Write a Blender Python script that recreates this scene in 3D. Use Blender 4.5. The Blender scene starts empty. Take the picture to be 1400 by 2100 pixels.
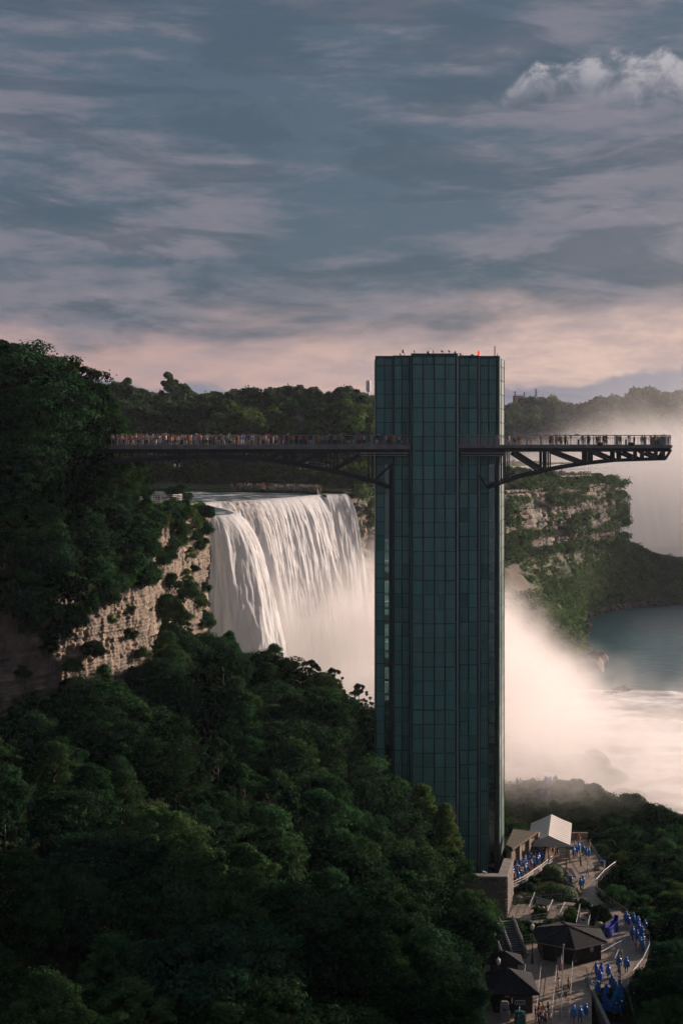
import bpy, bmesh, math, random
import numpy as np
from mathutils import Vector, Matrix

# ------------------------------------------------------------------ scene, camera, light
sc = bpy.context.scene
COL = sc.collection
F = 2900.0          # focal length in photo pixels, principal point (700, 915)
cd = bpy.data.cameras.new('camera'); cam = bpy.data.objects.new('camera', cd); COL.objects.link(cam)
cam.location = (0, 0, 0); cam.rotation_euler = (math.pi/2, 0, 0)
cd.sensor_fit = 'HORIZONTAL'; cd.sensor_width = 24.0; cd.lens = 24.0*F/1400.0
cd.shift_y = -135.0/1400.0
cd.clip_start = 0.5; cd.clip_end = 9000
sc.camera = cam
sc.view_settings.view_transform = 'Standard'; sc.view_settings.look = 'None'
sc.view_settings.exposure = EXPO = 0.55; sc.view_settings.gamma = 1.0
sc.view_settings.use_curve_mapping = False
cy = sc.cycles
cy.use_denoising = True
cy.max_bounces = 8; cy.diffuse_bounces = 2; cy.glossy_bounces = 2; cy.transmission_bounces = 2
cy.volume_bounces = 6; cy.transparent_max_bounces = 8
cy.volume_max_steps = 96
cy.use_adaptive_sampling = True; cy.adaptive_threshold = 0.03
cy.caustics_reflective = False; cy.caustics_refractive = False
cy.sample_clamp_indirect = 6.0

SUN_AZ = math.radians(56)     # from +Y towards +X
SUN_EL = math.radians(14)
sd = bpy.data.lights.new('sun', 'SUN'); so = bpy.data.objects.new('sun', sd); COL.objects.link(so)
sd.energy = 5.0; sd.angle = math.radians(0.6); sd.color = (1.0, 0.80, 0.685)
tosun = Vector((math.sin(SUN_AZ)*math.cos(SUN_EL), math.cos(SUN_AZ)*math.cos(SUN_EL), math.sin(SUN_EL)))
so.rotation_euler = tosun.to_track_quat('Z', 'Y').to_euler()
so.location = (60, 100, 120)

class NT:
    """small helper for writing node expressions"""
    def __init__(s, tree): s.t = tree; tree.nodes.clear()
    def n(s, typ, **kw):
        nd = s.t.nodes.new(typ)
        for k, v in kw.items(): setattr(nd, k, v)
        return nd
    def put(s, sock, v):
        if isinstance(v, bpy.types.NodeSocket): s.t.links.new(v, sock)
        elif isinstance(v, (tuple, list)) and len(v) == 3 and sock.type == 'RGBA': sock.default_value = (*v, 1)
        else: sock.default_value = v
    def m(s, op, a, b=None, c=None, clamp=False):
        nd = s.n('ShaderNodeMath', operation=op, use_clamp=clamp)
        s.put(nd.inputs[0], a)
        if b is not None: s.put(nd.inputs[1], b)
        if c is not None: s.put(nd.inputs[2], c)
        return nd.outputs[0]
    def ramp01(s, v, a, b, smooth=True, lo=0.0, hi=1.0):
        nd = s.n('ShaderNodeMapRange', interpolation_type='SMOOTHSTEP' if smooth else 'LINEAR')
        s.put(nd.inputs[0], v); s.put(nd.inputs[1], a); s.put(nd.inputs[2], b); s.put(nd.inputs[3], lo); s.put(nd.inputs[4], hi)
        return nd.outputs[0]
    def mix(s, f, a, b, mode='MIX'):
        nd = s.n('ShaderNodeMix', data_type='RGBA', blend_type=mode)
        s.put(nd.inputs[0], f); s.put(nd.inputs[6], a); s.put(nd.inputs[7], b)
        return nd.outputs[2]
    def noise(s, vec, scale, detail=3, rough=0.55, dist=0.0):
        nd = s.n('ShaderNodeTexNoise'); s.put(nd.inputs['Vector'], vec)
        nd.inputs['Scale'].default_value = scale; nd.inputs['Detail'].default_value = detail
        nd.inputs['Roughness'].default_value = rough; nd.inputs['Distortion'].default_value = dist
        return nd.outputs['Fac']
    def xyz(s, v):
        nd = s.n('ShaderNodeSeparateXYZ'); s.put(nd.inputs[0], v); return nd.outputs[0], nd.outputs[1], nd.outputs[2]
    def vec(s, x, y, z):
        nd = s.n('ShaderNodeCombineXYZ'); s.put(nd.inputs[0], x); s.put(nd.inputs[1], y); s.put(nd.inputs[2], z); return nd.outputs[0]

# ---- world: Nishita sky seen through broken stratocumulus
world = bpy.data.worlds.new('World'); sc.world = world; world.use_nodes = True
T = NT(world.node_tree)
sky = T.n('ShaderNodeTexSky', sky_type='NISHITA'); sky.sun_disc = False
sky.sun_elevation = SUN_EL; sky.sun_rotation = SUN_AZ; sky.air_density = 1.2; sky.dust_density = 2.0
tc = T.n('ShaderNodeTexCoord').outputs['Generated']
dx, dy, dz = T.xyz(tc)
zc = T.m('MAXIMUM', dz, 0.0)
inv = T.m('DIVIDE', 1.0, T.m('ADD', zc, 0.09))
u = T.m('MULTIPLY', dx, inv); v = T.m('MULTIPLY', dy, inv)
pl = T.vec(u, T.m('MULTIPLY', v, 0.9), 0.0)
n1 = T.noise(T.vec(T.m('MULTIPLY', dx, 1.25), T.m('MULTIPLY', dy, 0.8), T.m('MULTIPLY', dz, 4.8)), 3.4, 8, 0.60, 0.35)
n2 = T.noise(T.vec(T.m('MULTIPLY', dx, 2.0), T.m('MULTIPLY', dy, 1.0), T.m('MULTIPLY', dz, 7.6)), 2.6, 8, 0.58, 0.3)
cl = T.m('ADD', T.m('MULTIPLY', n1, 0.5), T.m('MULTIPLY', n2, 0.5))
n3 = T.noise(T.vec(T.m('MULTIPLY', dx, 3.0), T.m('MULTIPLY', dy, 2.0), T.m('MULTIPLY', dz, 12.0)), 4.4, 8, 0.62, 0.25)
cl = T.m('ADD', T.m('MULTIPLY', cl, 0.64), T.m('MULTIPLY', n3, 0.36))
dark = T.m('MULTIPLY', T.ramp01(cl, 0.425, 0.545), T.ramp01(dz, 0.75, 0.32, True, 0.3, 1.0))
slate = (0.062, 0.092, 0.128); mauve = (0.146, 0.143, 0.180)
ccol = T.mix(dark, slate, mauve)
dk = T.noise(T.vec(T.m('MULTIPLY', dx, 1.7), T.m('MULTIPLY', dy, 1.0), T.m('ADD', T.m('MULTIPLY', dz, 9.0), 5.0)), 2.9, 8, 0.6, 0.8)
ccol = T.mix(T.m('MULTIPLY', T.ramp01(dk, 0.47, 0.57), 0.62), ccol, (0.044, 0.068, 0.098))
# brighter torn edges
wisp = T.noise(T.vec(T.m('MULTIPLY', dx, 1.6), T.m('MULTIPLY', dy, 1.0), T.m('MULTIPLY', dz, 6.0)), 5.2, 9, 0.68, 0.5)
hi = T.m('MULTIPLY', T.ramp01(wisp, 0.50, 0.70), T.ramp01(cl, 0.50, 0.60))
ccol = T.mix(T.m('MULTIPLY', hi, 0.55), ccol, (0.30, 0.255, 0.28))
# single bright cumulus head, upper right of the view
cx = T.m('SUBTRACT', T.m('DIVIDE', dx, dy), 0.196); cz = T.m('SUBTRACT', T.m('DIVIDE', dz, dy), 0.256)
cn = T.noise(T.vec(T.m('MULTIPLY', dx, 1.0), dy, T.m('MULTIPLY', dz, 1.6)), 22, 7, 0.62, 0.3)
rr = T.m('SQRT', T.m('ADD', T.m('POWER', T.m('MULTIPLY', cx, 1.0), 2.0), T.m('POWER', T.m('MULTIPLY', T.m('SUBTRACT', cz, T.m('MULTIPLY', cx, 0.12)), 3.6), 2.0)))
cm = T.ramp01(T.m('ADD', rr, T.m('MULTIPLY', T.m('SUBTRACT', cn, 0.5), 0.24)), 0.115, 0.055)
topl = T.ramp01(T.m('ADD', cz, T.m('MULTIPLY', T.m('SUBTRACT', cn, 0.5), 0.09)), -0.03, 0.025)
bl = T.noise(T.vec(T.m('DIVIDE', dx, dy), 0.0, T.m('MULTIPLY', T.m('DIVIDE', dz, dy), 1.3)), 30, 9, 0.62, 0.5)
bl2 = T.noise(T.vec(T.m('DIVIDE', dx, dy), 3.0, 0.0), 13, 3, 0.5)
t0 = T.m('ADD', T.m('SUBTRACT', 0.024, T.m('MULTIPLY', T.m('POWER', T.m('ABSOLUTE', cx), 2.0), 3.0)), T.m('ADD', T.m('MULTIPLY', T.m('SUBTRACT', bl2, 0.5), 0.06), T.m('MULTIPLY', T.m('SUBTRACT', bl, 0.5), 0.045)))
ctop = T.ramp01(cz, T.m('ADD', t0, 0.003), T.m('SUBTRACT', t0, 0.008))
cbot = T.ramp01(cz, T.m('SUBTRACT', t0, T.ramp01(cx, -0.09, 0.01, True, 0.022, 0.050)), T.m('SUBTRACT', t0, 0.008))
cwin = T.m('MULTIPLY', T.ramp01(cx, -0.115, -0.06), T.ramp01(dy, 0.0, 0.1))
ccol = T.mix(T.m('MULTIPLY', T.m('MULTIPLY', T.m('MULTIPLY', ctop, cbot), cwin), T.ramp01(bl, 0.36, 0.58, True, 0.10, 0.85)), ccol, T.mix(T.ramp01(bl, 0.4, 0.65), (0.20,0.20,0.24), (0.38,0.36,0.38)))
# pink glow band towards the horizon, broken by the cloud noise
bandn = T.m('ADD', dz, T.m('MULTIPLY', T.m('SUBTRACT', n2, 0.5), 0.16))
band = T.ramp01(bandn, T.ramp01(dx, -0.2, 0.2, True, 0.094, 0.120), 0.060)
side = T.ramp01(dx, -0.25, 0.22, True, 0.72, 1.0)
pink = T.mix(T.ramp01(dx, -0.2, 0.2), (0.40, 0.265, 0.25), (0.56, 0.395, 0.34))
pink = T.mix(T.m('MULTIPLY', T.ramp01(T.m('ADD', T.m('MULTIPLY', wisp, 0.5), T.m('MULTIPLY', n3, 0.5)), 0.42, 0.58), 0.6), pink, (0.27, 0.215, 0.245))
ccol = T.mix(T.m('MULTIPLY', band, 0.93), ccol, pink)
# low bank of blue cloud on the horizon
ln = T.noise(T.vec(T.m('MULTIPLY', dx, 1.0), T.m('MULTIPLY', dy, 1.0), T.m('MULTIPLY', dz, 1.5)), 14, 6, 0.6, 0.2)
lowh = T.m('ADD', T.ramp01(T.m('ABSOLUTE', dx), 0.02, 0.24, True, 0.036, 0.048), T.m('MULTIPLY', T.m('SUBTRACT', ln, 0.5), 0.05))
low = T.ramp01(dz, T.m('ADD', lowh, 0.003), T.m('SUBTRACT', lowh, 0.004))
ccol = T.mix(T.m('MULTIPLY', low, 0.9), ccol, (0.150, 0.163, 0.222))
lp = T.ramp01(dz, -0.02, -0.2)
ccol = T.mix(lp, ccol, (0.06, 0.06, 0.07))
bg1 = T.n('ShaderNodeBackground'); T.put(bg1.inputs[0], sky.outputs[0]); bg1.inputs[1].default_value = 0.06
bg2 = T.n('ShaderNodeBackground'); T.put(bg2.inputs[0], ccol); bg2.inputs[1].default_value = WS = 0.94
mx = T.n('ShaderNodeMixShader'); mx.inputs[0].default_value = 0.93
T.t.links.new(bg1.outputs[0], mx.inputs[1]); T.t.links.new(bg2.outputs[0], mx.inputs[2])
wo = T.n('ShaderNodeOutputWorld'); T.t.links.new(mx.outputs[0], wo.inputs[0])

# ------------------------------------------------------------------ helpers
rng = np.random.RandomState(7)
R = random.Random(11)
ZP, ZW, ZC = -61.0, -70.0, -13.5     # plaza, lower river, crest of the falls (camera height = 0)
def P(px, py, Y): return Vector(((px-700)*Y/F, Y, (915-py)*Y/F))
def G(px, py, z=ZP):
    Y = F*(-z)/(py-915.0); return Vector(((px-700)*Y/F, Y, z))
def proj(p): return 700+F*p[0]/p[1], 915-F*p[2]/p[1]

def tag(o, label=None, cat=None, group=None, kind=None):
    if label: o['label'] = label
    if cat: o['category'] = cat
    if group: o['group'] = group
    if kind: o['kind'] = kind
    return o
def empty(name, loc, label=None, cat=None, group=None, rz=0.0, scale=None):
    o = bpy.data.objects.new(name, None); COL.objects.link(o); o.location = loc; o.rotation_euler = (0, 0, rz)
    o.empty_display_size = 0.5
    if scale is not None: o.scale = scale
    return tag(o, label, cat, group)
def mobj(name, me, parent=None, loc=(0,0,0)):
    o = bpy.data.objects.new(name, me); COL.objects.link(o); o.location = loc
    if parent is not None: o.parent = parent
    return o
def copy_tree(src, kids, loc, rz=0.0, scale=None):
    c = src.copy(); COL.objects.link(c); c.location = loc; c.rotation_euler = (0, 0, rz)
    if scale is not None: c.scale = scale
    for k in kids:
        d = k.copy(); COL.objects.link(d); d.parent = c
        for g in k.children:
            e = g.copy(); COL.objects.link(e); e.parent = d
    return c

class MB:
    """collects faces; build() links them as ONE mesh object. org is subtracted so that children of an Empty line up"""
    def __init__(s): s.v = []; s.f = []; s.m = []
    def add(s, vs, fs, mi=0):
        b = len(s.v); s.v += [tuple(x) for x in vs]; s.f += [tuple(b+i for i in f) for f in fs]; s.m += [mi]*len(fs); return s
    def box(s, x0, x1, y0, y1, z0, z1, mi=0):
        v = [(x0,y0,z0),(x1,y0,z0),(x1,y1,z0),(x0,y1,z0),(x0,y0,z1),(x1,y0,z1),(x1,y1,z1),(x0,y1,z1)]
        return s.add(v, [(0,3,2,1),(4,5,6,7),(0,1,5,4),(1,2,6,5),(2,3,7,6),(3,0,4,7)], mi)
    def beam(s, a, b, w, h=None, mi=0, up=(0,0,1)):
        a = Vector(a); b = Vector(b); h = h or w; d = (b-a).normalized(); u = Vector(up)
        if abs(d.dot(u)) > 0.98: u = Vector((0,1,0))
        r = d.cross(u).normalized(); u2 = r.cross(d)
        c = []
        for p in (a, b):
            for sx, sz in ((-1,-1),(1,-1),(1,1),(-1,1)): c.append(p + r*sx*w/2 + u2*sz*h/2)
        return s.add(c, [(0,1,2,3),(7,6,5,4),(0,4,5,1),(1,5,6,2),(2,6,7,3),(3,7,4,0)], mi)
    def tube(s, a, b, r0, r1=None, n=8, mi=0, cap=True):
        a = Vector(a); b = Vector(b); r1 = r0 if r1 is None else r1; d = (b-a).normalized()
        u = Vector((0,0,1)) if abs(d.z) < 0.9 else Vector((1,0,0))
        x = d.cross(u).normalized(); y = d.cross(x); c = []
        for p, r in ((a, r0), (b, r1)):
            for i in range(n): t = 2*math.pi*i/n; c.append(p + x*math.cos(t)*r + y*math.sin(t)*r)
        f = [(i, (i+1)%n, n+(i+1)%n, n+i) for i in range(n)]
        if cap: f += [tuple(range(n-1,-1,-1)), tuple(range(n, 2*n))]
        return s.add(c, f, mi)
    def path(s, pts, r, n=6, mi=0):
        for a, b in zip(pts[:-1], pts[1:]): s.tube(a, b, r, n=n, mi=mi)
        return s
    def lathe(s, c, prof, n=10, mi=0, sx=1, sy=1):
        v = []; c = Vector(c)
        for r, z in prof:
            for i in range(n): t = 2*math.pi*i/n; v.append(c+Vector((r*math.cos(t)*sx, r*math.sin(t)*sy, z)))
        f = []
        for k in range(len(prof)-1):
            for i in range(n): f.append((k*n+i, k*n+(i+1)%n, (k+1)*n+(i+1)%n, (k+1)*n+i))
        f += [tuple(range(n-1,-1,-1)), tuple(range((len(prof)-1)*n, len(prof)*n))]
        return s.add(v, f, mi)
    def prism(s, pts, z0, z1, mi=0):
        n = len(pts); v = [(p[0],p[1],z0) for p in pts]+[(p[0],p[1],z1) for p in pts]
        f = [tuple(range(n-1,-1,-1)), tuple(range(n,2*n))]+[(i,(i+1)%n,n+(i+1)%n,n+i) for i in range(n)]
        return s.add(v, f, mi)
    def mesh(s, name, mats, smooth=False):
        me = bpy.data.meshes.new(name); me.from_pydata(s.v, [], s.f)
        for m in (mats if isinstance(mats, (list, tuple)) else [mats]): me.materials.append(m)
        if any(s.m): me.polygons.foreach_set('material_index', s.m)
        if smooth: me.polygons.foreach_set('use_smooth', [True]*len(s.f))
        me.update(); return me
    def build(s, name, mats, parent=None, org=None, smooth=False):
        if org is None and parent is not None: org = parent.location
        if org is not None: s.v = [(a-org[0], b-org[1], c-org[2]) for a, b, c in s.v]
        o = mobj(name, s.mesh(name, mats, smooth), parent)
        if parent is None and org is not None: o.location = org
        return o

def npmesh(name, V, Q, mats, smooth=False, tone=None):
    """mesh from numpy verts (n,3) and quads (m,4)"""
    me = bpy.data.meshes.new(name); V = np.asarray(V, dtype=np.float32); Q = np.asarray(Q, dtype=np.int32)
    k = Q.shape[1]
    me.vertices.add(len(V)); me.vertices.foreach_set('co', V.ravel())
    me.loops.add(Q.size); me.loops.foreach_set('vertex_index', Q.ravel())
    me.polygons.add(len(Q)); me.polygons.foreach_set('loop_start', np.arange(0, Q.size, k, dtype=np.int32))
    me.polygons.foreach_set('loop_total', np.full(len(Q), k, dtype=np.int32))
    if smooth: me.polygons.foreach_set('use_smooth', np.ones(len(Q), dtype=bool))
    for m in (mats if isinstance(mats, (list, tuple)) else [mats]): me.materials.append(m)
    if tone is not None:
        at = me.attributes.new('tone', 'FLOAT', 'POINT'); at.data.foreach_set('value', np.asarray(tone, dtype=np.float32))
    me.update(calc_edges=True); me.validate(); return me
def gridmesh(name, X, Y, Z, mats, smooth=True, tone=None):
    n, m = X.shape; V = np.stack([X, Y, Z], -1).reshape(-1, 3)
    i = np.arange(n*m).reshape(n, m)
    Q = np.stack([i[:-1,:-1], i[1:,:-1], i[1:,1:], i[:-1,1:]], -1).reshape(-1, 4)
    return npmesh(name, V, Q, mats, smooth, None if tone is None else tone.ravel())

def hsh(*a):
    h = np.zeros_like(np.asarray(a[0], dtype=np.float64))
    for k, x in enumerate(a): h = h + np.asarray(x, dtype=np.float64)*(12.9898+65.233*k)
    return np.modf(np.abs(np.sin(h)*43758.5453))[0]
def vnoise(x, y, seed=0.0):
    xi = np.floor(x); yi = np.floor(y); fx = x-xi; fy = y-yi
    fx = fx*fx*(3-2*fx); fy = fy*fy*(3-2*fy)
    a = hsh(xi, yi, seed+0*xi); b = hsh(xi+1, yi, seed+0*xi); c = hsh(xi, yi+1, seed+0*xi); d = hsh(xi+1, yi+1, seed+0*xi)
    return (a*(1-fx)+b*fx)*(1-fy)+(c*(1-fx)+d*fx)*fy
def fbm(x, y, seed=0.0, o=4):
    s = 0; a = 0.5; 
    for k in range(o): s = s+a*vnoise(x*2**k, y*2**k, seed+k*7.1); a *= 0.5
    return s
def sst(x): x = np.clip(x, 0, 1); return x*x*(3-2*x)

# ------------------------------------------------------------------ materials
def mat(name, col, rough=0.7, col2=None, scale=2.0, bump=0.0, bscale=None, metal=0.0, spec=0.5, rand=0.0, tone=False, coord='Object', detail=4, tr=0.0, emit=None, streak=None):
    m = bpy.data.materials.new(name); m.use_nodes = True; t = NT(m.node_tree)
    b = t.n('ShaderNodeBsdfPrincipled'); o = t.n('ShaderNodeOutputMaterial')
    b.inputs['Roughness'].default_value = rough; b.inputs['Metallic'].default_value = metal
    b.inputs['Specular IOR Level'].default_value = spec
    co = t.n('ShaderNodeTexCoord').outputs['Object'] if coord == 'Object' else t.n('ShaderNodeNewGeometry').outputs['Position']
    if streak:
        mp = t.n('ShaderNodeMapping'); t.put(mp.inputs[0], co); mp.inputs['Scale'].default_value = streak; co2 = mp.outputs[0]
    else: co2 = co
    c = col
    if col2 is not None:
        nz = t.noise(co2, scale, detail, 0.6)
        c = t.mix(t.ramp01(nz, 0.36, 0.64), col, col2)
    if tone:
        at = t.n('ShaderNodeAttribute', attribute_name='tone')
        k = t.ramp01(at.outputs['Fac'], 0.0, 1.0, False, 0.55, 1.45)
        vm = t.n('ShaderNodeVectorMath', operation='SCALE'); t.put(vm.inputs[0], c); t.put(vm.inputs[3], k); c = vm.outputs[0]
    if rand:
        oi = t.n('ShaderNodeObjectInfo'); hs = t.n('ShaderNodeHueSaturation')
        t.put(hs.inputs['Color'], c); t.put(hs.inputs['Value'], t.ramp01(oi.outputs['Random'], 0, 1, False, 1-rand, 1+rand))
        t.put(hs.inputs['Hue'], t.ramp01(t.m('FRACT', t.m('MULTIPLY', oi.outputs['Random'], 7.3)), 0, 1, False, 0.5-0.06*rand, 0.5+0.06*rand)); c = hs.outputs[0]
    t.put(b.inputs['Base Color'], c)
    if bump:
        bp = t.n('ShaderNodeBump'); bp.inputs['Strength'].default_value = bump; bp.inputs['Distance'].default_value = 0.1
        t.put(bp.inputs['Height'], t.noise(co, bscale or scale*4, 4, 0.6)); t.t.links.new(bp.outputs[0], b.inputs['Normal'])
    if emit: t.put(b.inputs['Emission Color'], emit[0]); b.inputs['Emission Strength'].default_value = emit[1]
    if tr:
        ts = t.n('ShaderNodeBsdfTranslucent'); t.put(ts.inputs[0], c); ms = t.n('ShaderNodeMixShader'); ms.inputs[0].default_value = tr
        t.t.links.new(b.outputs[0], ms.inputs[1]); t.t.links.new(ts.outputs[0], ms.inputs[2]); t.t.links.new(ms.outputs[0], o.inputs[0])
    else: t.t.links.new(b.outputs[0], o.inputs[0])
    return m

M = {}
M['leaf_dark'] = mat('leaf_dark', (0.017,0.046,0.021), 0.9, (0.032,0.070,0.030), 0.25, rand=0.42, tone=True, tr=0.18, spec=0.0)
M['leaf_mid'] = mat('leaf_mid', (0.028,0.073,0.027), 0.9, (0.050,0.100,0.036), 0.3, rand=0.42, tone=True, tr=0.22, spec=0.0)
M['leaf_light'] = mat('leaf_light', (0.070,0.125,0.032), 0.9, (0.10,0.155,0.045), 0.4, rand=0.12, tone=True, tr=0.35, spec=0.0)
M['leaf_far'] = mat('leaf_far', (0.050,0.096,0.040), 0.8, (0.095,0.145,0.058), 0.08, rand=0.3, tone=True, tr=0.38, spec=0.0)
M['bark'] = mat('bark', (0.07,0.055,0.045), 0.9, (0.12,0.10,0.08), 3)
M['soil'] = mat('soil', (0.020,0.028,0.013), 1.0, (0.040,0.040,0.022), 0.3, bump=0.5, coord='P', spec=0.0)
M['grass'] = mat('grass', (0.06,0.085,0.025), 0.9, (0.10,0.11,0.04), 0.6, coord='P')
M['rock'] = mat('rock', (0.225,0.170,0.122), 0.9, (0.12,0.10,0.078), 0.55, bump=0.7, bscale=5, tone=True, coord='P', streak=(1,1,0.35))
M['rock_far'] = mat('rock_far', (0.19,0.142,0.105), 0.9, (0.07,0.075,0.055), 0.10, bump=0.6, bscale=1.2, tone=True, coord='P', streak=(1,1,1.6))
M['boulder'] = mat('boulder', (0.12,0.10,0.085), 0.85, (0.07,0.065,0.06), 0.8, bump=0.6, tone=False, coord='P')
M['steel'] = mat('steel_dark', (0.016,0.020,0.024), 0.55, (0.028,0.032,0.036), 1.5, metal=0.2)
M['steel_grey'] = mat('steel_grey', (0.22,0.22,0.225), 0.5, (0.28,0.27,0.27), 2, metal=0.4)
M['concrete'] = mat('concrete', (0.20,0.18,0.165), 0.85, (0.29,0.26,0.23), 0.8, bump=0.2)
M['conc_dark'] = mat('concrete_fascia', (0.18,0.165,0.155), 0.85, (0.25,0.23,0.215), 1.2)
M['white_metal'] = mat('white_metal', (0.62,0.60,0.57), 0.5)
M['teal_back'] = mat('tower_backing', (0.013,0.048,0.047), 0.5, (0.018,0.060,0.058), 0.5)
M['teal_panel'] = mat('tower_panel', (0.042,0.205,0.185), 0.30, (0.058,0.245,0.220), 0.7, rand=0.26, spec=0.4, streak=(1,1,0.4))
M['teal_fin'] = mat('tower_fin', (0.12,0.29,0.27), 0.4, (0.16,0.34,0.31), 0.5, metal=0.2)
M['teal_side'] = mat('tower_side_panel', (0.10,0.16,0.13), 0.3, (0.16,0.22,0.18), 0.6, rand=0.3, spec=0.7)
M['band'] = mat('tower_band', (0.026,0.095,0.088), 0.5)
M['mullion'] = mat('tower_mullion', (0.040,0.075,0.072), 0.5, metal=0.3)
M['mullion_light'] = mat('tower_mullion_light', (0.22,0.26,0.26), 0.4, metal=0.5)
M['roof_dark'] = mat('roof_shingle', (0.014,0.014,0.016), 0.9, (0.026,0.025,0.027), 3, bump=0.3, bscale=14, spec=0.2)
M['kiosk_wall'] = mat('kiosk_wall', (0.022,0.017,0.015), 0.75, (0.035,0.028,0.024), 2, streak=(1,1,0.2))
M['tent'] = mat('tent_fabric', (0.74,0.68,0.63), 0.6, (0.68,0.62,0.57), 1.2, tr=0.15)
M['tent_gable_shade'] = mat('tent_gable_shade', (0.45,0.41,0.38), 0.7)  # white tent fabric coloured darker for the shaded gable; seams reuse it
M['ruin'] = mat('ruin_stone', (0.30,0.21,0.14), 0.9, (0.17,0.13,0.10), 1.0, bump=0.8, bscale=4)
M['stone'] = mat('wall_stone', (0.20,0.165,0.135), 0.9, (0.12,0.10,0.085), 1.5, bump=0.6, bscale=6, rand=0.3)
M['slot_glass'] = None
M['mortar'] = mat('mortar', (0.10,0.09,0.08), 0.95)
M['moss'] = mat('moss', (0.12,0.085,0.055), 0.95, (0.07,0.065,0.035), 1.2, bump=0.6)
M['sign_white'] = mat('sign_white', (0.6,0.62,0.62), 0.5)
M['sign_blue'] = mat('sign_blue', (0.08,0.25,0.5), 0.5)
M['sign_green'] = mat('sign_green', (0.03,0.13,0.09), 0.5)
M['red'] = mat('beacon_red', (0.8,0.05,0.02), 0.4, emit=((1.0,0.06,0.02), 0.7))
M['orange'] = mat('orange_sign', (0.55,0.13,0.03), 0.5)
M['blue_bin'] = mat('blue_plastic', (0.018,0.035,0.26), 0.4, (0.03,0.05,0.34), 2)
M['glass_lamp'] = mat('lamp_glass', (0.7,0.55,0.40), 0.3)
M['black'] = mat('black_paint', (0.02,0.02,0.022), 0.5)
M['green_bin'] = mat('green_barrel', (0.02,0.09,0.085), 0.4)
M['flag_red'] = mat('flag_red', (0.55,0.04,0.04), 0.7); M['flag_white'] = mat('flag_white', (0.72,0.66,0.62), 0.7); M['flag_blue'] = mat('flag_blue', (0.03,0.05,0.18), 0.7)
M['gold'] = mat('gold', (0.6,0.4,0.1), 0.3, metal=0.8)
M['brick'] = mat('brick_tank', (0.42,0.17,0.09), 0.9, (0.32,0.13,0.08), 0.05)
M['pale_wall'] = mat('pale_wall', (0.30,0.22,0.15), 0.9, (0.22,0.17,0.12), 0.6)
M['roof_brown'] = mat('roof_brown', (0.12,0.10,0.085), 0.9)
M['hedge'] = mat('leaf_hedge', (0.045,0.105,0.022), 0.6, (0.065,0.13,0.03), 2, tone=True, tr=0.2)

# water
def water_mat(name, base, rough, scale, stre, foam=None, fscale=0.05, fthr=(0.5,0.62), fst=None, fcol=(0.72,0.68,0.64)):
    m = bpy.data.materials.new(name); m.use_nodes = True; t = NT(m.node_tree)
    b = t.n('ShaderNodeBsdfPrincipled'); o = t.n('ShaderNodeOutputMaterial'); pos = t.n('ShaderNodeNewGeometry').outputs['Position']
    mp = t.n('ShaderNodeMapping'); t.put(mp.inputs[0], pos); mp.inputs['Scale'].default_value = stre
    bp = t.n('ShaderNodeBump'); bp.inputs['Strength'].default_value = 0.9; bp.inputs['Distance'].default_value = 0.5
    nz = t.noise(mp.outputs[0], scale, 5, 0.65)
    t.put(bp.inputs['Height'], nz); t.t.links.new(bp.outputs[0], b.inputs['Normal'])
    c = t.mix(t.ramp01(nz, 0.35, 0.7), base, tuple(x*1.9 for x in base))
    if foam:
        mf = t.n('ShaderNodeMapping'); t.put(mf.inputs[0], pos); mf.inputs['Scale'].default_value = fst or stre
        fn = t.noise(mf.outputs[0], fscale, 7, 0.66, 0.6)
        k = t.ramp01(fn, fthr[0], fthr[1]); c = t.mix(k, c, fcol)
        t.put(b.inputs['Roughness'], t.ramp01(k, 0, 1, False, rough, 0.85))
    else: b.inputs['Roughness'].default_value = rough
    t.put(b.inputs['Base Color'], c); t.t.links.new(b.outputs[0], o.inputs[0]); return m
M['river'] = water_mat('river_water', (0.022,0.085,0.098), 0.32, 0.22, (1,1.6,1), foam=True, fscale=0.10, fthr=(0.70,0.80), fcol=(0.12,0.17,0.18))
M['foam'] = water_mat('foam_water', (0.30,0.27,0.25), 0.4, 0.35, (1,2,1), foam=True, fscale=0.055, fthr=(0.43,0.58), fst=(0.6,1.5,1), fcol=(0.88,0.85,0.83))
M['upper_river'] = water_mat('upper_river_water', (0.030,0.055,0.055), 0.3, 0.5, (1,1.6,1), foam=True, fscale=0.16, fthr=(0.52,0.60), fst=(1,1.0,1), fcol=(0.55,0.55,0.55))
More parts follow.
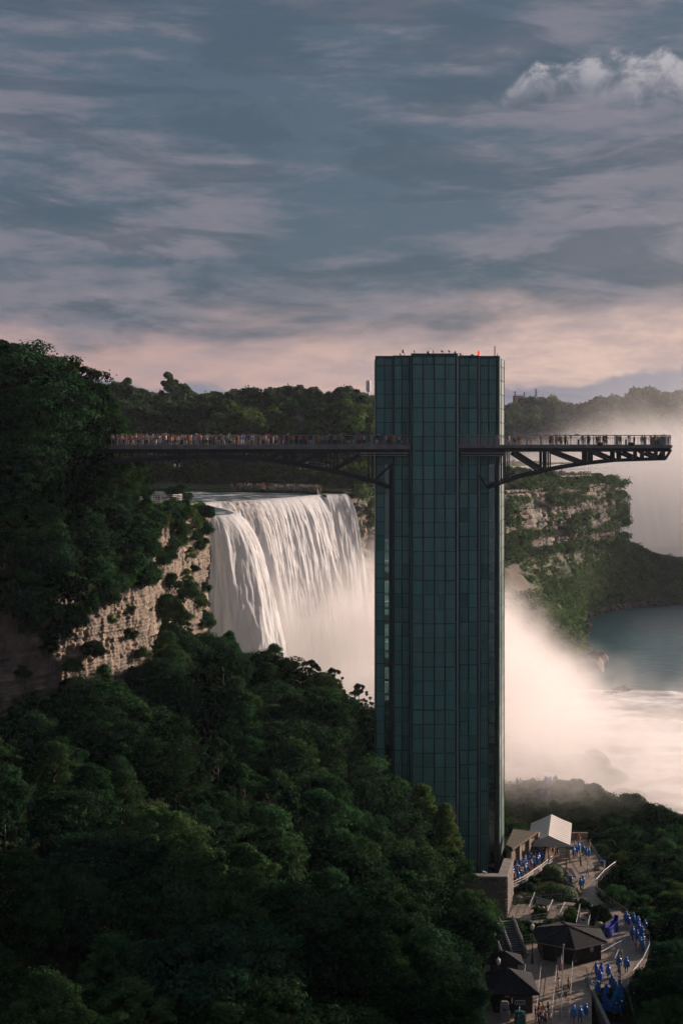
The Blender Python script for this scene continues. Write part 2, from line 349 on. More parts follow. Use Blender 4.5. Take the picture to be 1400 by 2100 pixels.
def falls_mat():
    m = bpy.data.materials.new('falling_water'); m.use_nodes = True; t = NT(m.node_tree)
    b = t.n('ShaderNodeBsdfPrincipled'); o = t.n('ShaderNodeOutputMaterial'); pos = t.n('ShaderNodeNewGeometry').outputs['Position']
    at = t.n('ShaderNodeAttribute', attribute_name='tone').outputs['Fac']     # 1 = thin water just over the lip
    mp = t.n('ShaderNodeMapping'); t.put(mp.inputs[0], pos); mp.inputs['Scale'].default_value = (1,1,0.10)
    st = t.noise(mp.outputs[0], 0.9, 6, 0.7)
    k = t.m('MULTIPLY', at, t.ramp01(st, 0.40, 0.62), clamp=True)
    st2 = t.noise(mp.outputs[0], 1.3, 7, 0.72)
    c = t.mix(t.ramp01(st2, 0.35, 0.65), (0.84,0.835,0.83), (0.95,0.945,0.94))
    c = t.mix(k, c, (0.27,0.21,0.16))
    t.put(b.inputs['Base Color'], c); b.inputs['Roughness'].default_value = 0.8; b.inputs['Specular IOR Level'].default_value = 0.2
    bp = t.n('ShaderNodeBump'); bp.inputs['Strength'].default_value = 0.8; bp.inputs['Distance'].default_value = 0.6
    mp2 = t.n('ShaderNodeMapping'); t.put(mp2.inputs[0], pos); mp2.inputs['Scale'].default_value = (1,1,0.22)
    t.put(bp.inputs['Height'], t.noise(mp2.outputs[0], 1.1, 6, 0.7)); t.t.links.new(bp.outputs[0], b.inputs['Normal'])
    ts = t.n('ShaderNodeBsdfTranslucent'); t.put(ts.inputs[0], c); ms = t.n('ShaderNodeMixShader'); ms.inputs[0].default_value = 0.38
    t.t.links.new(b.outputs[0], ms.inputs[1]); t.t.links.new(ts.outputs[0], ms.inputs[2]); t.t.links.new(ms.outputs[0], o.inputs[0]); return m
M['falls'] = falls_mat()
# wet paving
def paving():
    m = bpy.data.materials.new('wet_paving'); m.use_nodes = True; t = NT(m.node_tree)
    b = t.n('ShaderNodeBsdfPrincipled'); o = t.n('ShaderNodeOutputMaterial'); pos = t.n('ShaderNodeNewGeometry').outputs['Position']
    n1 = t.noise(pos, 0.22, 5, 0.6); n2 = t.noise(pos, 1.4, 5, 0.65)
    c = t.mix(t.ramp01(n1, 0.38, 0.62), (0.33,0.245,0.185), (0.23,0.185,0.15))
    c = t.mix(t.m('MULTIPLY', t.ramp01(n2, 0.45, 0.7), 0.5), c, (0.36,0.275,0.20))
    x, y, z = t.xyz(pos)
    jx = t.m('PINGPONG', x, 1.5); jy = t.m('PINGPONG', t.m('ADD', y, t.m('MULTIPLY', x, 0.2)), 1.5)
    j = t.m('MAXIMUM', t.m('LESS_THAN', jx, 0.03), t.m('LESS_THAN', jy, 0.04))
    c = t.mix(t.m('MULTIPLY', j, 0.5), c, (0.04,0.035,0.03))
    t.put(b.inputs['Base Color'], c); t.put(b.inputs['Roughness'], t.ramp01(n2, 0.35, 0.6, True, 0.35, 0.75))
    t.t.links.new(b.outputs[0], o.inputs[0]); return m
M['paving'] = paving()
# ------------------------------------------------------------------ terrain
def ground_h(X, Y):
    X = np.asarray(X, dtype=float); Y = np.asarray(Y, dtype=float)
    left = 25*sst((13.0-X)/42.0)
    left = left*(1-0.55*sst((Y-262)/50.0))
    xr = 37+(Y-160)*0.19-np.maximum(0, Y-226)*0.62
    rt = -8.5*sst((X-xr)/26.0)
    far = -9.8*sst((Y-248-np.clip(X-30,0,40)*0.1)/48.0)*sst((X+22)/22.0)
    n = (fbm(X/9.0, Y/9.0, 3.0)-0.47)*2.2+sst((Y-250)/20)*((fbm(X/5.0, Y/5.0, 13.0)-0.47)*3.0)
    flat = sst((X-11)/4)*(1-sst((X-xr+2)/6))*(1-sst((Y-232)/12))
    near = -3.5*sst((159-Y)/9.0)*sst((X-23.5)/1.5)       # the ground drops beside the lowest flight of steps
    hum = 0.7*np.maximum(0, fbm(X/14.0, Y/14.0, 9.0)-0.45)*6*sst((Y-235)/20)*(1-sst((Y-300)/20))*sst((X-15)/10)
    h = ZP-0.25+left+np.maximum(rt+far, -9.6)+n*(1-flat)+hum+near
    return h
def gh(x, y): return float(ground_h(np.array([x]), np.array([y]))[0])
xs = np.arange(-110, 116, 1.6); ys = np.arange(50, 352, 1.6)
XX, YY = np.meshgrid(xs, ys, indexing='ij'); ZZ = ground_h(XX, YY)
tag(mobj('gorge_slope', gridmesh('gorge_slope', XX, YY, ZZ, M['soil'])), kind='structure')

b = MB(); b.box(-1500, 1500, 40, 1500, ZW-0.5, ZW); tag(b.build('river', M['river']), kind='structure')
xs = np.arange(20, 260, 0.9); ys = np.arange(255, 418, 0.9)
XX, YY = np.meshgrid(xs, ys, indexing='ij')
edge = 404+6*fbm(XX/9, YY/30, 4.0)
fz = 1.6*(fbm(XX/7.0, YY/4.0, 21.0)-0.45)+0.7*(fbm(XX/2.2, YY/1.4, 31.0)-0.45)
msk = sst((edge-YY)/6)
tag(mobj('foam_rapids', gridmesh('foam_rapids', XX, YY, ZW-0.35+0.75*msk+fz*msk, M['foam'])), kind='structure')

# far land behind the falls: one stepped sheet that rises away from the gorge
def sweep(poly, step):
    P2 = [np.array(p[:2], float) for p in poly]; ex = np.array([p[2:] for p in poly], float)
    d = [0]
    for a, c in zip(P2[:-1], P2[1:]): d.append(d[-1]+np.linalg.norm(c-a))
    d = np.array(d); s = np.arange(0, d[-1], step)
    x = np.interp(s, d, [p[0] for p in P2]); y = np.interp(s, d, [p[1] for p in P2])
    k = max(1, int(4.0/step)); kern = np.ones(2*k+1)/(2*k+1)
    xp = np.convolve(np.pad(x, k, 'edge'), kern, 'valid'); yp = np.convolve(np.pad(y, k, 'edge'), kern, 'valid')
    tx = np.gradient(xp); ty = np.gradient(yp); L = np.hypot(tx, ty)+1e-9
    return s, x, y, ty/L, -tx/L, [np.interp(s, d, ex[:, i]) for i in range(ex.shape[1])]
def rock_offset(S, Z, sc_, seed):
    zz = Z/sc_+0.35*vnoise(S/(14*sc_), 0*S, seed)
    r = np.floor(zz/0.85); hr = hsh(r, seed+0*r)
    r2 = np.floor(zz/3.2+0.3); h2 = hsh(r2, seed+5+0*r)
    w = 0.9+1.6*hsh(r, seed+3+0*r)
    cidx = np.floor(S/sc_/w+hsh(r, seed+9+0*r)*9+0.25*vnoise(S/(2*sc_), Z/(2*sc_), seed))
    hc = hsh(cidx, r, seed+11+0*r)
    big = fbm(S/(9*sc_), Z/(16*sc_), seed+2)*3.2
    vert = vnoise(S/(0.9*sc_), Z/(12*sc_), seed+17)+0.5*vnoise(S/(0.45*sc_), Z/(5*sc_), seed+19)
    off = sc_*(0.6*h2+0.35*hr+0.5*hc**2+big+0.7*vert)
    fr = np.modf(np.abs(zz/0.85))[0]
    off = off-sc_*0.25*((fr < 0.12)|(fr > 0.95))
    return off, 0.25+0.3*hr+0.45*hc
def cliff(name, poly, step, zstep, sc_, seed, m_rock, m_top, slope_name, plateau=30):
    s, x, y, nx, ny, (zt, zr, zb, sw) = sweep(poly, step)
    n = int((np.max(zr-zb))/zstep)+1
    q = np.linspace(0, 1, n)[None, :]
    Z = zr[:, None]+(zb-zr)[:, None]*q; S = np.repeat(s[:, None], n, 1)
    off, tone = rock_offset(S, Z, sc_, seed)
    off = off-2.2*sc_+q*1.5*sc_
    X = x[:, None]+nx[:, None]*off; Y = y[:, None]+ny[:, None]*off
    tag(mobj(name, gridmesh(name, X[:, ::-1], Y[:, ::-1], Z[:, ::-1], m_rock, False, tone[:, ::-1])), kind='structure')
    # vegetated slope above the rock and the level land behind it
    n2 = 16; q = np.concatenate([np.linspace(0, 1, n2), 1+np.linspace(0.2, 1, 5)])[None, :]
    up = np.minimum(q, 1)
    d = -sc_*1.0+0*X[:, :1]-sw[:, None]*up-plateau*np.maximum(q-1, 0)
    d[:, 0] = off[:, 0]
    Z2 = zr[:, None]+(zt-zr)[:, None]*sst(up**0.8)+0.8*sc_*(fbm(np.repeat(s[:, None], q.shape[1], 1)/(4*sc_), up*sw[:, None]/(4*sc_), seed)-0.5)*(up > 0)*(up < 1)
    X2 = x[:, None]+nx[:, None]*d; Y2 = y[:, None]+ny[:, None]*d
    tag(mobj(slope_name, gridmesh(slope_name, X2, Y2, Z2, m_top)), kind='structure')
    return s, x, y, nx, ny, zt, zr, zb, sw
#          X     Y    ztop  zrock zbot slopewidth
LB = [(-62, 137, -3, -18, -39, 15), (-42, 174, -3.5, -19, -39, 15), (-31.5, 193, -4, -19, -39, 14), (-27.9, 200, -5, -18.6, -39, 11),
      (-31.5, 206, -8, -19, -37, 8), (-33, 216, -9, -17, -38, 6), (-31, 236, -10.4, -14, -38, 3), (-27.5, 258, -10.7, -13.2, -38, 2), (-25.6, 270, -10.9, -13, -38, 1.6),
      (-26.6, 275, -11.3, -13.2, -45, 1.5), (-42, 281, -12, -14, -45, 2)]
cl_left = cliff('rock_cliff', LB, 0.17, 0.16, 0.55, 5.0, M['rock'], M['soil'], 'cliff_top', 22)
GI = [(3.4, 403, -13, -15, -62, 2), (8, 425, -13, -15, -62, 3), (30, 455, -12, -15, -55, 4), (57, 500, -11.5, -15.5, -40, 5), (95, 575, -11.8, -16, -39, 6), (120.5, 636, -12.2, -16, -42, 5),
      (123.5, 642, -12.4, -16, -45, 4), (121, 660, -13, -17, -50, 4), (95, 700, -13, -17, -60, 4)]
cl_goat = cliff('island_cliff', GI, 0.75, 0.6, 2.2, 15.0, M['rock_far'], M['soil'], 'island_top', 90)
# scree below the island cliff down to the river
B0 = [(10, 428, -42), (30, 452, -40), (57, 497, -36), (80, 543, -36.5), (100, 582, -37), (121.5, 640, -38.5), (131, 650, -44.5), (143, 652, -50), (165, 652, -55), (200, 650, -60), (260, 660, -66)]
S0 = [(34, 385, -70.5), (60, 400, -70.5), (80, 440, -70.5), (84, 500, -70.5), (94, 556, -70.5), (104, 585, -70.5), (125, 612, -70.5), (140, 620, -70.5), (152, 627, -70.5), (212, 632, -70.5), (270, 630, -70.5)]
def loft(A, B, n, m):
    ta = np.linspace(0, len(A)-1, n); ia = np.arange(len(A)); A = np.array(A, float); B = np.array(B, float)
    a = np.stack([np.interp(ta, ia, A[:, i]) for i in range(3)], -1); c = np.stack([np.interp(ta, ia, B[:, i]) for i in range(3)], -1)
    q = np.linspace(-0.06, 1, m)[None, :, None]
    return a[:, None, :]*(1-q)+c[:, None, :]*q
SC = loft(B0, S0, 240, 70)
qq = np.linspace(0, 1, 70)[None, :]
SC[..., 2] += 5.0*(fbm(SC[..., 0]/16, SC[..., 1]/16, 2.0)-0.45)*np.sin(np.pi*qq)+1.2*(fbm(SC[..., 0]/4, SC[..., 1]/4, 7.0)-0.45)-2.0*np.sin(np.pi*qq)
M['scree'] = mat('scree', (0.045,0.070,0.030), 0.95, (0.15,0.12,0.09), 0.09, bump=0.9, bscale=1.0, coord='P', detail=7)
tag(mobj('scree_slope', gridmesh('scree_slope', SC[..., 0], SC[..., 1], SC[..., 2], M['scree'])), kind='structure')

# upper river above the crest, island land, far bank
b = MB()
CR = [(-27.5, 273), (-25, 273.5), (-22.8, 276), (-21.6, 281), (-21.6, 287), (-24.2, 300), (-29, 318), (-33, 333), (-32.3, 342), (-29, 346), (-24.6, 352), (-18.0, 364), (-13.2, 374), (-9.2, 386), (-5.6, 394)]
BV = [(-5.0, 391), (-3.4, 393), (-1.4, 395.5), (0.6, 397.5), (1.9, 398.5)]
ups = [(x-0.15, y+0.1, ZC) for x, y in CR]+[(x, y, ZC) for x, y in BV]+[(3.2, 404, ZC), (12, 430, ZC), (12, 520, ZC+0.5), (-150, 520, ZC+0.8), (-150, 290, ZC+0.2), (-46, 280, ZC)]
vv = bmesh.new(); 
for p in ups: vv.verts.new(p)
vv.faces.new(vv.verts); me = bpy.data.meshes.new('upper_river'); vv.to_mesh(me); vv.free(); me.materials.append(M['upper_river'])
tag(mobj('upper_river', me), kind='structure')
def strip_land(name, x0, x1, y0, y1, zf, m, step=6.0):
    xs = np.arange(x0, x1+step, step); ys = np.arange(y0, y1+step, step); A, B_ = np.meshgrid(xs, ys, indexing='ij')
    Zl = zf(A, B_)
    if name == 'island_land': A = np.minimum(A, np.interp(B_, [428, 455, 500, 575, 640, 700, 980], [4, 22, 46, 84, 108, 86, 60]))
    return tag(mobj(name, gridmesh(name, A, B_, Zl, m)), kind='structure')
strip_land('island_land', -260, 120, 428, 980, lambda a, c: -16+3.6*sst((c-428-1.0*np.clip(a+8, 0, 60)*1.2)/8)+4*sst((c-440)/60)+2*fbm(a/20, c/20, 4.), M['grass'])
strip_land('far_bank', -900, 1600, 1040, 2600, lambda a, c: -15+17*sst((c-1060)/260)+26*sst((c-1300)/900)+8*fbm(a/120, c/120, 4.), M['soil'], 22)
b = MB(); b.add([(95, 640, ZC-.1), (520, 640, ZC-.1), (900, 1010, ZC), (90, 1010, ZC)], [(0, 1, 2, 3)])
# opposite bank of the gorge, outside the frame; hotels added to shade the forest
b = MB(); b.prism([(300, -120), (900, -120), (900, 520), (345, 500), (306, 300)], ZW-2, -12); tag(b.build('opposite_bank', M['rock_far']), kind='structure')
sdx, sdy = math.sin(SUN_AZ), math.cos(SUN_AZ)
def shade_hotel(s0, s1, T0, T1, top, lab):
    c = Vector((sdx*(T0+T1)/2+sdy*(s0+s1)/2, sdy*(T0+T1)/2-sdx*(s0+s1)/2, -12)); e = empty('shade_hotel', c, lab, 'shade_hotel', 'hotels added on the opposite bank for shade')
    q = [(sdx*T+sdy*s, sdy*T-sdx*s) for s, T in ((s0,T0),(s1,T0),(s1,T1),(s0,T1))]; m_ = MB(); m_.prism(q[::-1], -12, top); m_.build('wall', M['concrete'], e)
    n = int((top+12)/3.3)
    for k in range(1, n):
        z = -12+3.3*k; a, d = Vector((*q[0], z)), Vector((*q[1], z)); nn = Vector((-sdx, -sdy, 0)); m_ = MB(); w = int((d-a).length/4)
        for j in range(w):
            p0, p1 = a.lerp(d, (j+.2)/w), a.lerp(d, (j+.8)/w); m_.add([p0+nn*.05, p1+nn*.05, p1+nn*.05+Vector((0,0,1.7)), p0+nn*.05+Vector((0,0,1.7))], [(0,1,2,3)])
        tag(m_.build('window_row', M['black'], e), kind='stuff')
    m_ = MB(); m_.prism([(x*.985+c.x*.015, y*.985+c.y*.015) for x, y in q][::-1], top+.01, top+1.4); m_.build('roof', M['roof_dark'], e)
shade_hotel(-107, -82, 450, 470, 84, 'tall pale high-rise slab added out of view to shade the forest, nearest the falls')
shade_hotel(-80, -54, 455, 477, 78, 'middle pale high-rise slab added out of view to shade the forest')
shade_hotel(-52, -8, 448, 470, 86, 'pale high-rise slab added out of view to shade the forest, farthest from the falls')
# the great falls beyond the island: curved crest with sheets of water
hs = np.linspace(0, 1, 200); hx = 112+430*hs; hy = 745+270*np.sin(hs*np.pi*0.9)**0.8
b = MB(); ring = [(hx[i], hy[i], ZC) for i in range(0, 200, 8)]
me = bpy.data.meshes.new('far_river'); me.from_pydata(ring+[(640, 840, ZC), (1000, 1180, ZC), (60, 1180, ZC), (100, 745, ZC)], [], [tuple(range(len(ring)+4))]); me.materials.append(M['upper_river'])
tag(mobj('far_river', me), kind='structure')

def falls(name, crest, drop, v0, n, m, seed, parent_kind='structure', curl=1.0):
    c = np.array(crest, float); d = np.concatenate([[0], np.cumsum(np.hypot(np.diff(c[:, 0]), np.diff(c[:, 1])))])
    s = np.linspace(0, d[-1], n); x = np.interp(s, d, c[:, 0]); y = np.interp(s, d, c[:, 1])
    k = max(2, int(n*3.4/d[-1])); ker = np.ones(2*k+1)/(2*k+1)
    xs_ = np.convolve(np.pad(x, k, 'edge'), ker, 'valid'); ys_ = np.convolve(np.pad(y, k, 'edge'), ker, 'valid')
    tx = np.gradient(xs_); ty = np.gradient(ys_); L = np.hypot(tx, ty)+1e-9; nx = ty/L; ny = -tx/L
    sgn = 1 if np.mean(nx) > 0 else -1
    nx *= sgn; ny *= sgn
    q = np.linspace(0, 1, m)[None, :]; S = np.repeat(s[:, None], m, 1); D = drop*q**1.35
    flow = v0*(0.75+0.7*fbm(S/7, 0*S, seed, 3))*(0.55+0.45*sst(S/9))
    out = flow*np.sqrt(2*D/9.8)
    bil = fbm(S/1.9+0.04*D, D/22.0-0.1*S, seed+3, 5)
    bil2 = fbm(S/0.9, D/7.0, seed+5, 3); col = np.abs(np.sin(S*0.55+3*fbm(S/9, D/40, seed+8, 2)))
    amp = sst(D/6)
    fine = fbm(S/0.35+0.3*bil*9, D/5.0, seed+15, 3)
    out = out+amp*((bil-0.45)*1.5+(bil2-0.45)*0.75+(fine-0.45)*0.45+col*0.25)+(1-amp)*(bil2-0.45)*0.35
    X = xs_[:, None]*1.0+nx[:, None]*out; Y = ys_[:, None]+ny[:, None]*out
    lip = np.exp(-D/1.2)*0.0
    Z = ZC+0.04-D+amp*(bil2-0.5)*0.5-0.02*out
    brown = (0.15+0.95*np.exp(-((S-0.62*d[-1])/(0.10*d[-1]))**2))*np.exp(-D/9.0)
    brown[:, 0] = 0.3
    return tag(mobj(name, gridmesh(name, X, Y, Z, M['falls'], True, np.clip(brown, 0, 1))), kind=parent_kind)
falls('waterfall', CR, 52, 3.6, 900, 190, 1.0)
falls('waterfall_narrow', BV, 50, 3.4, 90, 140, 4.0)
falls('waterfall_far', [(hx[i], hy[i]) for i in range(0, 200, 5)][::-1], 50, 4.0, 300, 60, 8.0)

# ------------------------------------------------------------------ tower
TX = 0.5*(P(770,0,203).x+P(1022,0,203).x)
tower = empty('observation_tower', (TX, 210, ZP), 'tall green glass observation tower rising from the gorge beside the white waterfall', 'tower')
def TXp(px, Y): return (px-700)*Y/F
ZT = 12.75
ZB = ZP-3
secs = [('A', 770, 806, 203.0), ('B', 806, 841, 201.9), ('C', 843, 938, 200.0), ('D', 940, 981, 201.9), ('E', 983, 1022, 203.0)]
bw = MB()
for nme, a, c, Y in secs:
    xa, xc = TXp(a, Y), TXp(c, Y)
    if nme == 'A':
        g0, g1 = TXp(788.5, Y), TXp(797.5, Y)
        bw.box(xa, g0, Y+.1, 211, ZB, ZT); bw.box(g1, xc, Y+.1, 204.8, ZB, ZT); bw.box(g0, g1, Y+.1, 204.8, -1.5, ZT)
    elif nme == 'E':
        g0, g1 = TXp(1001.5, Y), TXp(1014, Y)
        bw.box(xa, g0, Y+.1, 204.8, ZB, ZT); bw.box(g1, xc, Y+.1, 204.8, ZB, ZT); bw.box(g0, g1, Y+.1, 204.8, -2.2, ZT)
    else: bw.box(xa, xc, Y+.1, 212, ZB, ZT+(0.15 if nme == 'C' else 0))
# angled side facet, and body behind it
sf0 = (TXp(1022.5, 203), 203.0); sf1 = (TXp(1032, 210), 210.0)
bw.prism([(sf0[0]-0.4, 203.15), (sf0[0], 203.1), (sf1[0]-0.12, 210), (sf1[0]-0.12, 216), (sf1[0]-1.3, 216)], ZB, ZT)
bw.box(TXp(1014, 203)+0.1, TXp(1022,203)+0.6, 204.8, 216, ZB, ZT)
bw.build('wall', M['teal_back'], tower)
# stair landings seen in the two open glazed slots
sl = MB()
for k in range(14):
    z = (915-(1012+88.6*k-2))*203/F
    if z < ZP: break
    sl.box(TXp(788.6,203), TXp(797.4,203), 203.3, 204.7, z-0.35, z+0.85); sl.box(TXp(1001.6,203), TXp(1013.9,203), 203.3, 204.7, z-0.3, z+0.95)
    for j in (1, 2): sl.box(TXp(788.6,203), TXp(797.4,203), 203.3, 204.7, z-0.35-2.03*j, z-0.2-2.03*j); sl.box(TXp(1001.6,203), TXp(1013.9,203), 203.3, 204.7, z-0.35-2.03*j, z-0.2-2.03*j)
    for px in (791.2, 794.2, 1006.0): sl.box(TXp(px,203), TXp(px,203)+0.07, 203.3, 203.4, z-6.2, z)
tag(sl.build('stair_landing', M['steel'], tower), kind='stuff')
# tinted glass over the two slots
mg = bpy.data.materials.new('slot_glass'); mg.use_nodes = True; t_ = NT(mg.node_tree); o_ = t_.n('ShaderNodeOutputMaterial'); tr_ = t_.n('ShaderNodeBsdfTransparent'); gl_ = t_.n('ShaderNodeBsdfGlossy'); mx_ = t_.n('ShaderNodeMixShader')
tr_.inputs[0].default_value = (0.34, 0.50, 0.48, 1); gl_.inputs[0].default_value = (0.5, 0.65, 0.62, 1); gl_.inputs[1].default_value = 0.15; mx_.inputs[0].default_value = 0.18
t_.t.links.new(tr_.outputs[0], mx_.inputs[1]); t_.t.links.new(gl_.outputs[0], mx_.inputs[2]); t_.t.links.new(mx_.outputs[0], o_.inputs[0])
for a_, c_ in ((788.5, 797.5), (1001.5, 1014)):
    for k in range(21):
        zt_ = -2.0-k*2.9
        if zt_ < ZP+2: break
        m_ = MB(); m_.box(TXp(a_, 203), TXp(c_, 203), 202.98, 203.04, zt_-2.85, zt_); m_.build('stair_glass', mg, tower)
# columns of panels
cols = []   # px0, px1, Y, kind
for a, c, Y in ((772,787.5,203),(789,804.5,203),(809,823,201.9),(825,838.5,201.9),(846.5,866,200),(868.5,889,200),(891.5,911,200),(913.5,933,200),(942.5,959.5,201.9),(961.5,977.5,201.9),(985,1000.5,203),(1002.5,1016.5,203)):
    cols.append((a, c, Y))
rowh = 29.53*200/F
z0 = (915-836)*200/F        # a bold line; rows count from here
rows = [z0+rowh*k for k in range(4, -36, -1)]
cands = []
for ci, (a, c, Y) in enumerate(cols):
    x0, x1 = TXp(a, Y), TXp(c, Y)
    for zt_ in rows:
        zb_ = zt_-rowh
        top = min(zt_, ZT-0.15)
        if top-zb_ < 0.5 or zb_ < ZP-1.5: continue
        if (ci in (1, 11)) and top < -1.0: continue
        # hidden behind the deck in the side sections
        cands.append((ci, x0, x1, Y, zb_+0.05, top-0.05))
shared = {}
stuffp = MB(); npan = 0
cands.sort(key=lambda q: (q[4] < -46 and q[1] < TXp(935, 200), q[4] < -52, 0))
for (ci, x0, x1, Y, zb_, zt_) in cands:
    if npan < 285:
        key = (ci, round(zt_-zb_, 2))
        if key not in shared:
            m_ = MB(); m_.box(-(x1-x0)/2, (x1-x0)/2, -0.05, 0.04, 0, zt_-zb_); shared[key] = m_.mesh('panel', M['teal_panel'])
        o = mobj('panel', shared[key], tower, ((x0+x1)/2-TX, Y+R.uniform(-0.02, 0.02)-210, zb_-ZP)); o.rotation_euler = (R.uniform(-.004,.004), 0, R.uniform(-.014,.014)); npan += 1
    else: stuffp.box(x0, x1, Y-0.05, Y+0.04, zb_, zt_)
tag(stuffp.build('panel_field', M['teal_panel'], tower), kind='stuff')
fins = MB()
for ci, (a, c, Y) in enumerate(cols):
    x0, x1 = TXp(a, Y), TXp(c, Y); nf = int((x1-x0)/0.25)
    zlo = ZP-1.5
    for zt_ in rows:
        if ci in (1, 11) and zt_ < -1: continue
        if ci >= 8 and ci in (8, 9, 10) and R.random() < 0.25: continue
        if R.random() < 0.12: continue
        zb_ = max(zt_-rowh, zlo)
        if zt_-0.1 < zb_: continue
        for k in range(nf):
            x = x0+(k+0.5)*(x1-x0)/nf
            if R.random() < 0.04: continue
            y0_ = Y-0.12
            fins.add([(x-0.05, y0_, zb_+.06), (x+0.05, y0_, zb_+.06), (x+0.05, y0_, min(zt_, ZT)-.06), (x-0.05, y0_, min(zt_, ZT)-.06), (x-0.05, Y-.04, zb_+.06), (x+0.05, Y-.04, zb_+.06), (x+0.05, Y-.04, min(zt_, ZT)-.06), (x-0.05, Y-.04, min(zt_, ZT)-.06)],
                     [(0,1,2,3), (1,5,6,2), (4,0,3,7)])
tag(fins.build('fin', M['teal_fin'], tower), kind='stuff')
# mullions between the sections and thin ones between columns
for px, w, Y, mm in ((770.5,1.2,202.8,'mullion'),(806.5,3.2,201.8,'mullion'),(842.5,4.6,199.85,'mullion'),(938,3.6,199.85,'mullion_light'),(982,2.2,201.8,'mullion_light'),(1020,3.6,202.8,'mullion'),(867.5,1.6,199.9,'mullion'),(890.2,1.8,199.9,'mullion'),(912.3,1.8,199.9,'mullion'),(824,1.4,201.8,'mullion'),(960.5,1.6,201.8,'mullion'),(1001.6,1.2,202.85,'mullion'),(788.2,1.2,202.85,'mullion')):
    m_ = MB(); x = TXp(px, Y); m_.box(x-w*Y/F/2, x+w*Y/F/2, Y-0.15, Y+0.4, ZB, ZT+0.05); m_.build('mullion', M[mm], tower)
for k in range(-1, 13):
    z = z0-3*rowh*k
    if z > ZT-0.5 or z < ZP: continue
    m_ = MB()
    for nme, a, c, Y in secs:
        if nme in 'AE' and z < -1:
            g = (788.2, 797.6) if nme == 'A' else (1001.6, 1014)
            m_.box(TXp(a+2.5,Y), TXp(g[0]-1,Y), Y-0.13, Y+0.1, z-0.1, z+0.1); m_.box(TXp(g[1]+1,Y), TXp(c-2.5,Y), Y-0.13, Y+0.1, z-0.1, z+0.1)
        else: m_.box(TXp(a+2.5,Y), TXp(c-2.5,Y), Y-0.13, Y+0.1, z-0.1, z+0.1)
    m_.build('floor_band', M['band'], tower)
# side facet panels
n_ = 0
for zt_ in rows:
    zb_ = zt_-rowh; top = min(zt_, ZT)
    if top-zb_ < .4 or zb_ < ZP: continue
    for j in (0, 1):
        q0, q1 = 0.03+0.48*j, 0.49+0.48*j
        a = (sf0[0]+(sf1[0]-sf0[0])*q0, 203+7*q0); c = (sf0[0]+(sf1[0]-sf0[0])*q1, 203+7*q1)
        m_ = MB(); nx_, ny_ = 0.1, -0.02
        m_.prism([a, (a[0]+nx_, a[1]+ny_), (c[0]+nx_, c[1]+ny_), c][::-1], zb_+0.06, top-0.04); m_.build('side_panel', M['teal_side'], tower)
m_ = MB(); m_.prism([(sf1[0]-.1, 209.9), (sf1[0]+.14, 209.8), (sf1[0]+.14, 210.2), (sf1[0]-.1, 210.2)], ZB, ZT); m_.build('mullion', M['mullion'], tower)
# parapet cap
m_ = MB()
for nme, a, c, Y in secs: m_.box(TXp(a,Y)-.05, TXp(c,Y)+.05, Y-0.22, Y+0.3, ZT-0.05+(0.17 if nme=='C' else 0), ZT+0.22+(0.17 if nme=='C' else 0))
m_.beam((sf0[0], 203, ZT+.08), (sf1[0], 210, ZT+.08), .3, .26)
m_.build('parapet', M['mullion'], tower)
m_ = MB(); m_.box(TXp(806,203), TXp(1020,203), 204.81, 211, ZT-0.3, ZT+0.05); m_.build('roof', M['black'], tower)
def roof_item(name, px, Y, builder, mats, label, cat):
    p = P(px, 0, Y); o = MB(); builder(o, p.x, Y, ZT); ob = o.build(name, mats, None, org=(p.x, Y, ZT+0.0)); tag(ob, label, cat); return ob
roof_item('roof_camera', 829, 204, lambda o,x,y,z: (o.beam((x,y,z),(x,y,z+.75),.07), o.beam((x,y,z+.75),(x-.2,y,z+.85),.06), o.lathe((x-.22,y,z+.7),[(.09,0),(.14,.1),(.14,.4),(.08,.5)],8)), M['black'], 'small dark camera on a bracket at the west end of the tower roof', 'camera')
roof_item('roof_vent', 878, 204.5, lambda o,x,y,z: (o.lathe((x,y,z),[(.2,0),(.2,.75),(.24,.78),(.2,.98),(.05,1.0)],10), o.box(x-.8,x+.7,y-.3,y+.3,z-.02,z+.25)), M['steel_grey'], 'grey upright vent pipe near the middle of the tower roof', 'vent')
roof_item('roof_vent', 933.5, 204.5, lambda o,x,y,z: (o.lathe((x,y,z),[(.17,0),(.17,.75),(.21,.78),(.17,.98),(.05,1.0)],10), o.box(x-1.6,x+.7,y-.3,y+.3,z-.02,z+.28)), M['steel_grey'], 'grey upright vent pipe just left of the green dome on the tower roof', 'vent')
roof_item('roof_dome', 968, 204.5, lambda o,x,y,z: o.lathe((x,y,z),[(.34,0),(.34,.25),(.29,.42),(.18,.54),(.04,.6)],12), M['green_bin'], 'small green domed antenna cover on the tower roof', 'antenna')
roof_item('beacon', 981, 204.5, lambda o,x,y,z: (o.lathe((x,y,z),[(.08,0),(.08,.15),(.2,.18),(.2,.4),(.16,.45),(.2,.5),(.2,.85),(.12,.98),(.1,1.05),(.03,1.12)],12)), M['red'], 'bright red obstruction light on the tower roof', 'beacon')
def antm(o,x,y,z):
    o.beam((x,y,z),(x,y,z+1.8),.06)
    for k in range(6): o.beam((x-.16,y,z+.35+k*.25),(x+.12,y,z+.35+k*.25),.035); o.box(x-.19,x-.13,y-.03,y+.03,z+.25+k*.25,z+.45+k*.25)
roof_item('antenna_mast', 1015, 204.5, antm, M['steel'], 'thin dark antenna mast with short rungs at the east end of the tower roof', 'antenna')
roof_item('antenna_rod', 1019.6, 204.5, lambda o,x,y,z: (o.beam((x,y,z),(x,y,z+.8),.05), o.box(x-.06,x+.06,y-.06,y+.06,z+.3,z+.5)), M['steel'], 'short rod aerial beside the taller rung mast on the tower roof', 'antenna')
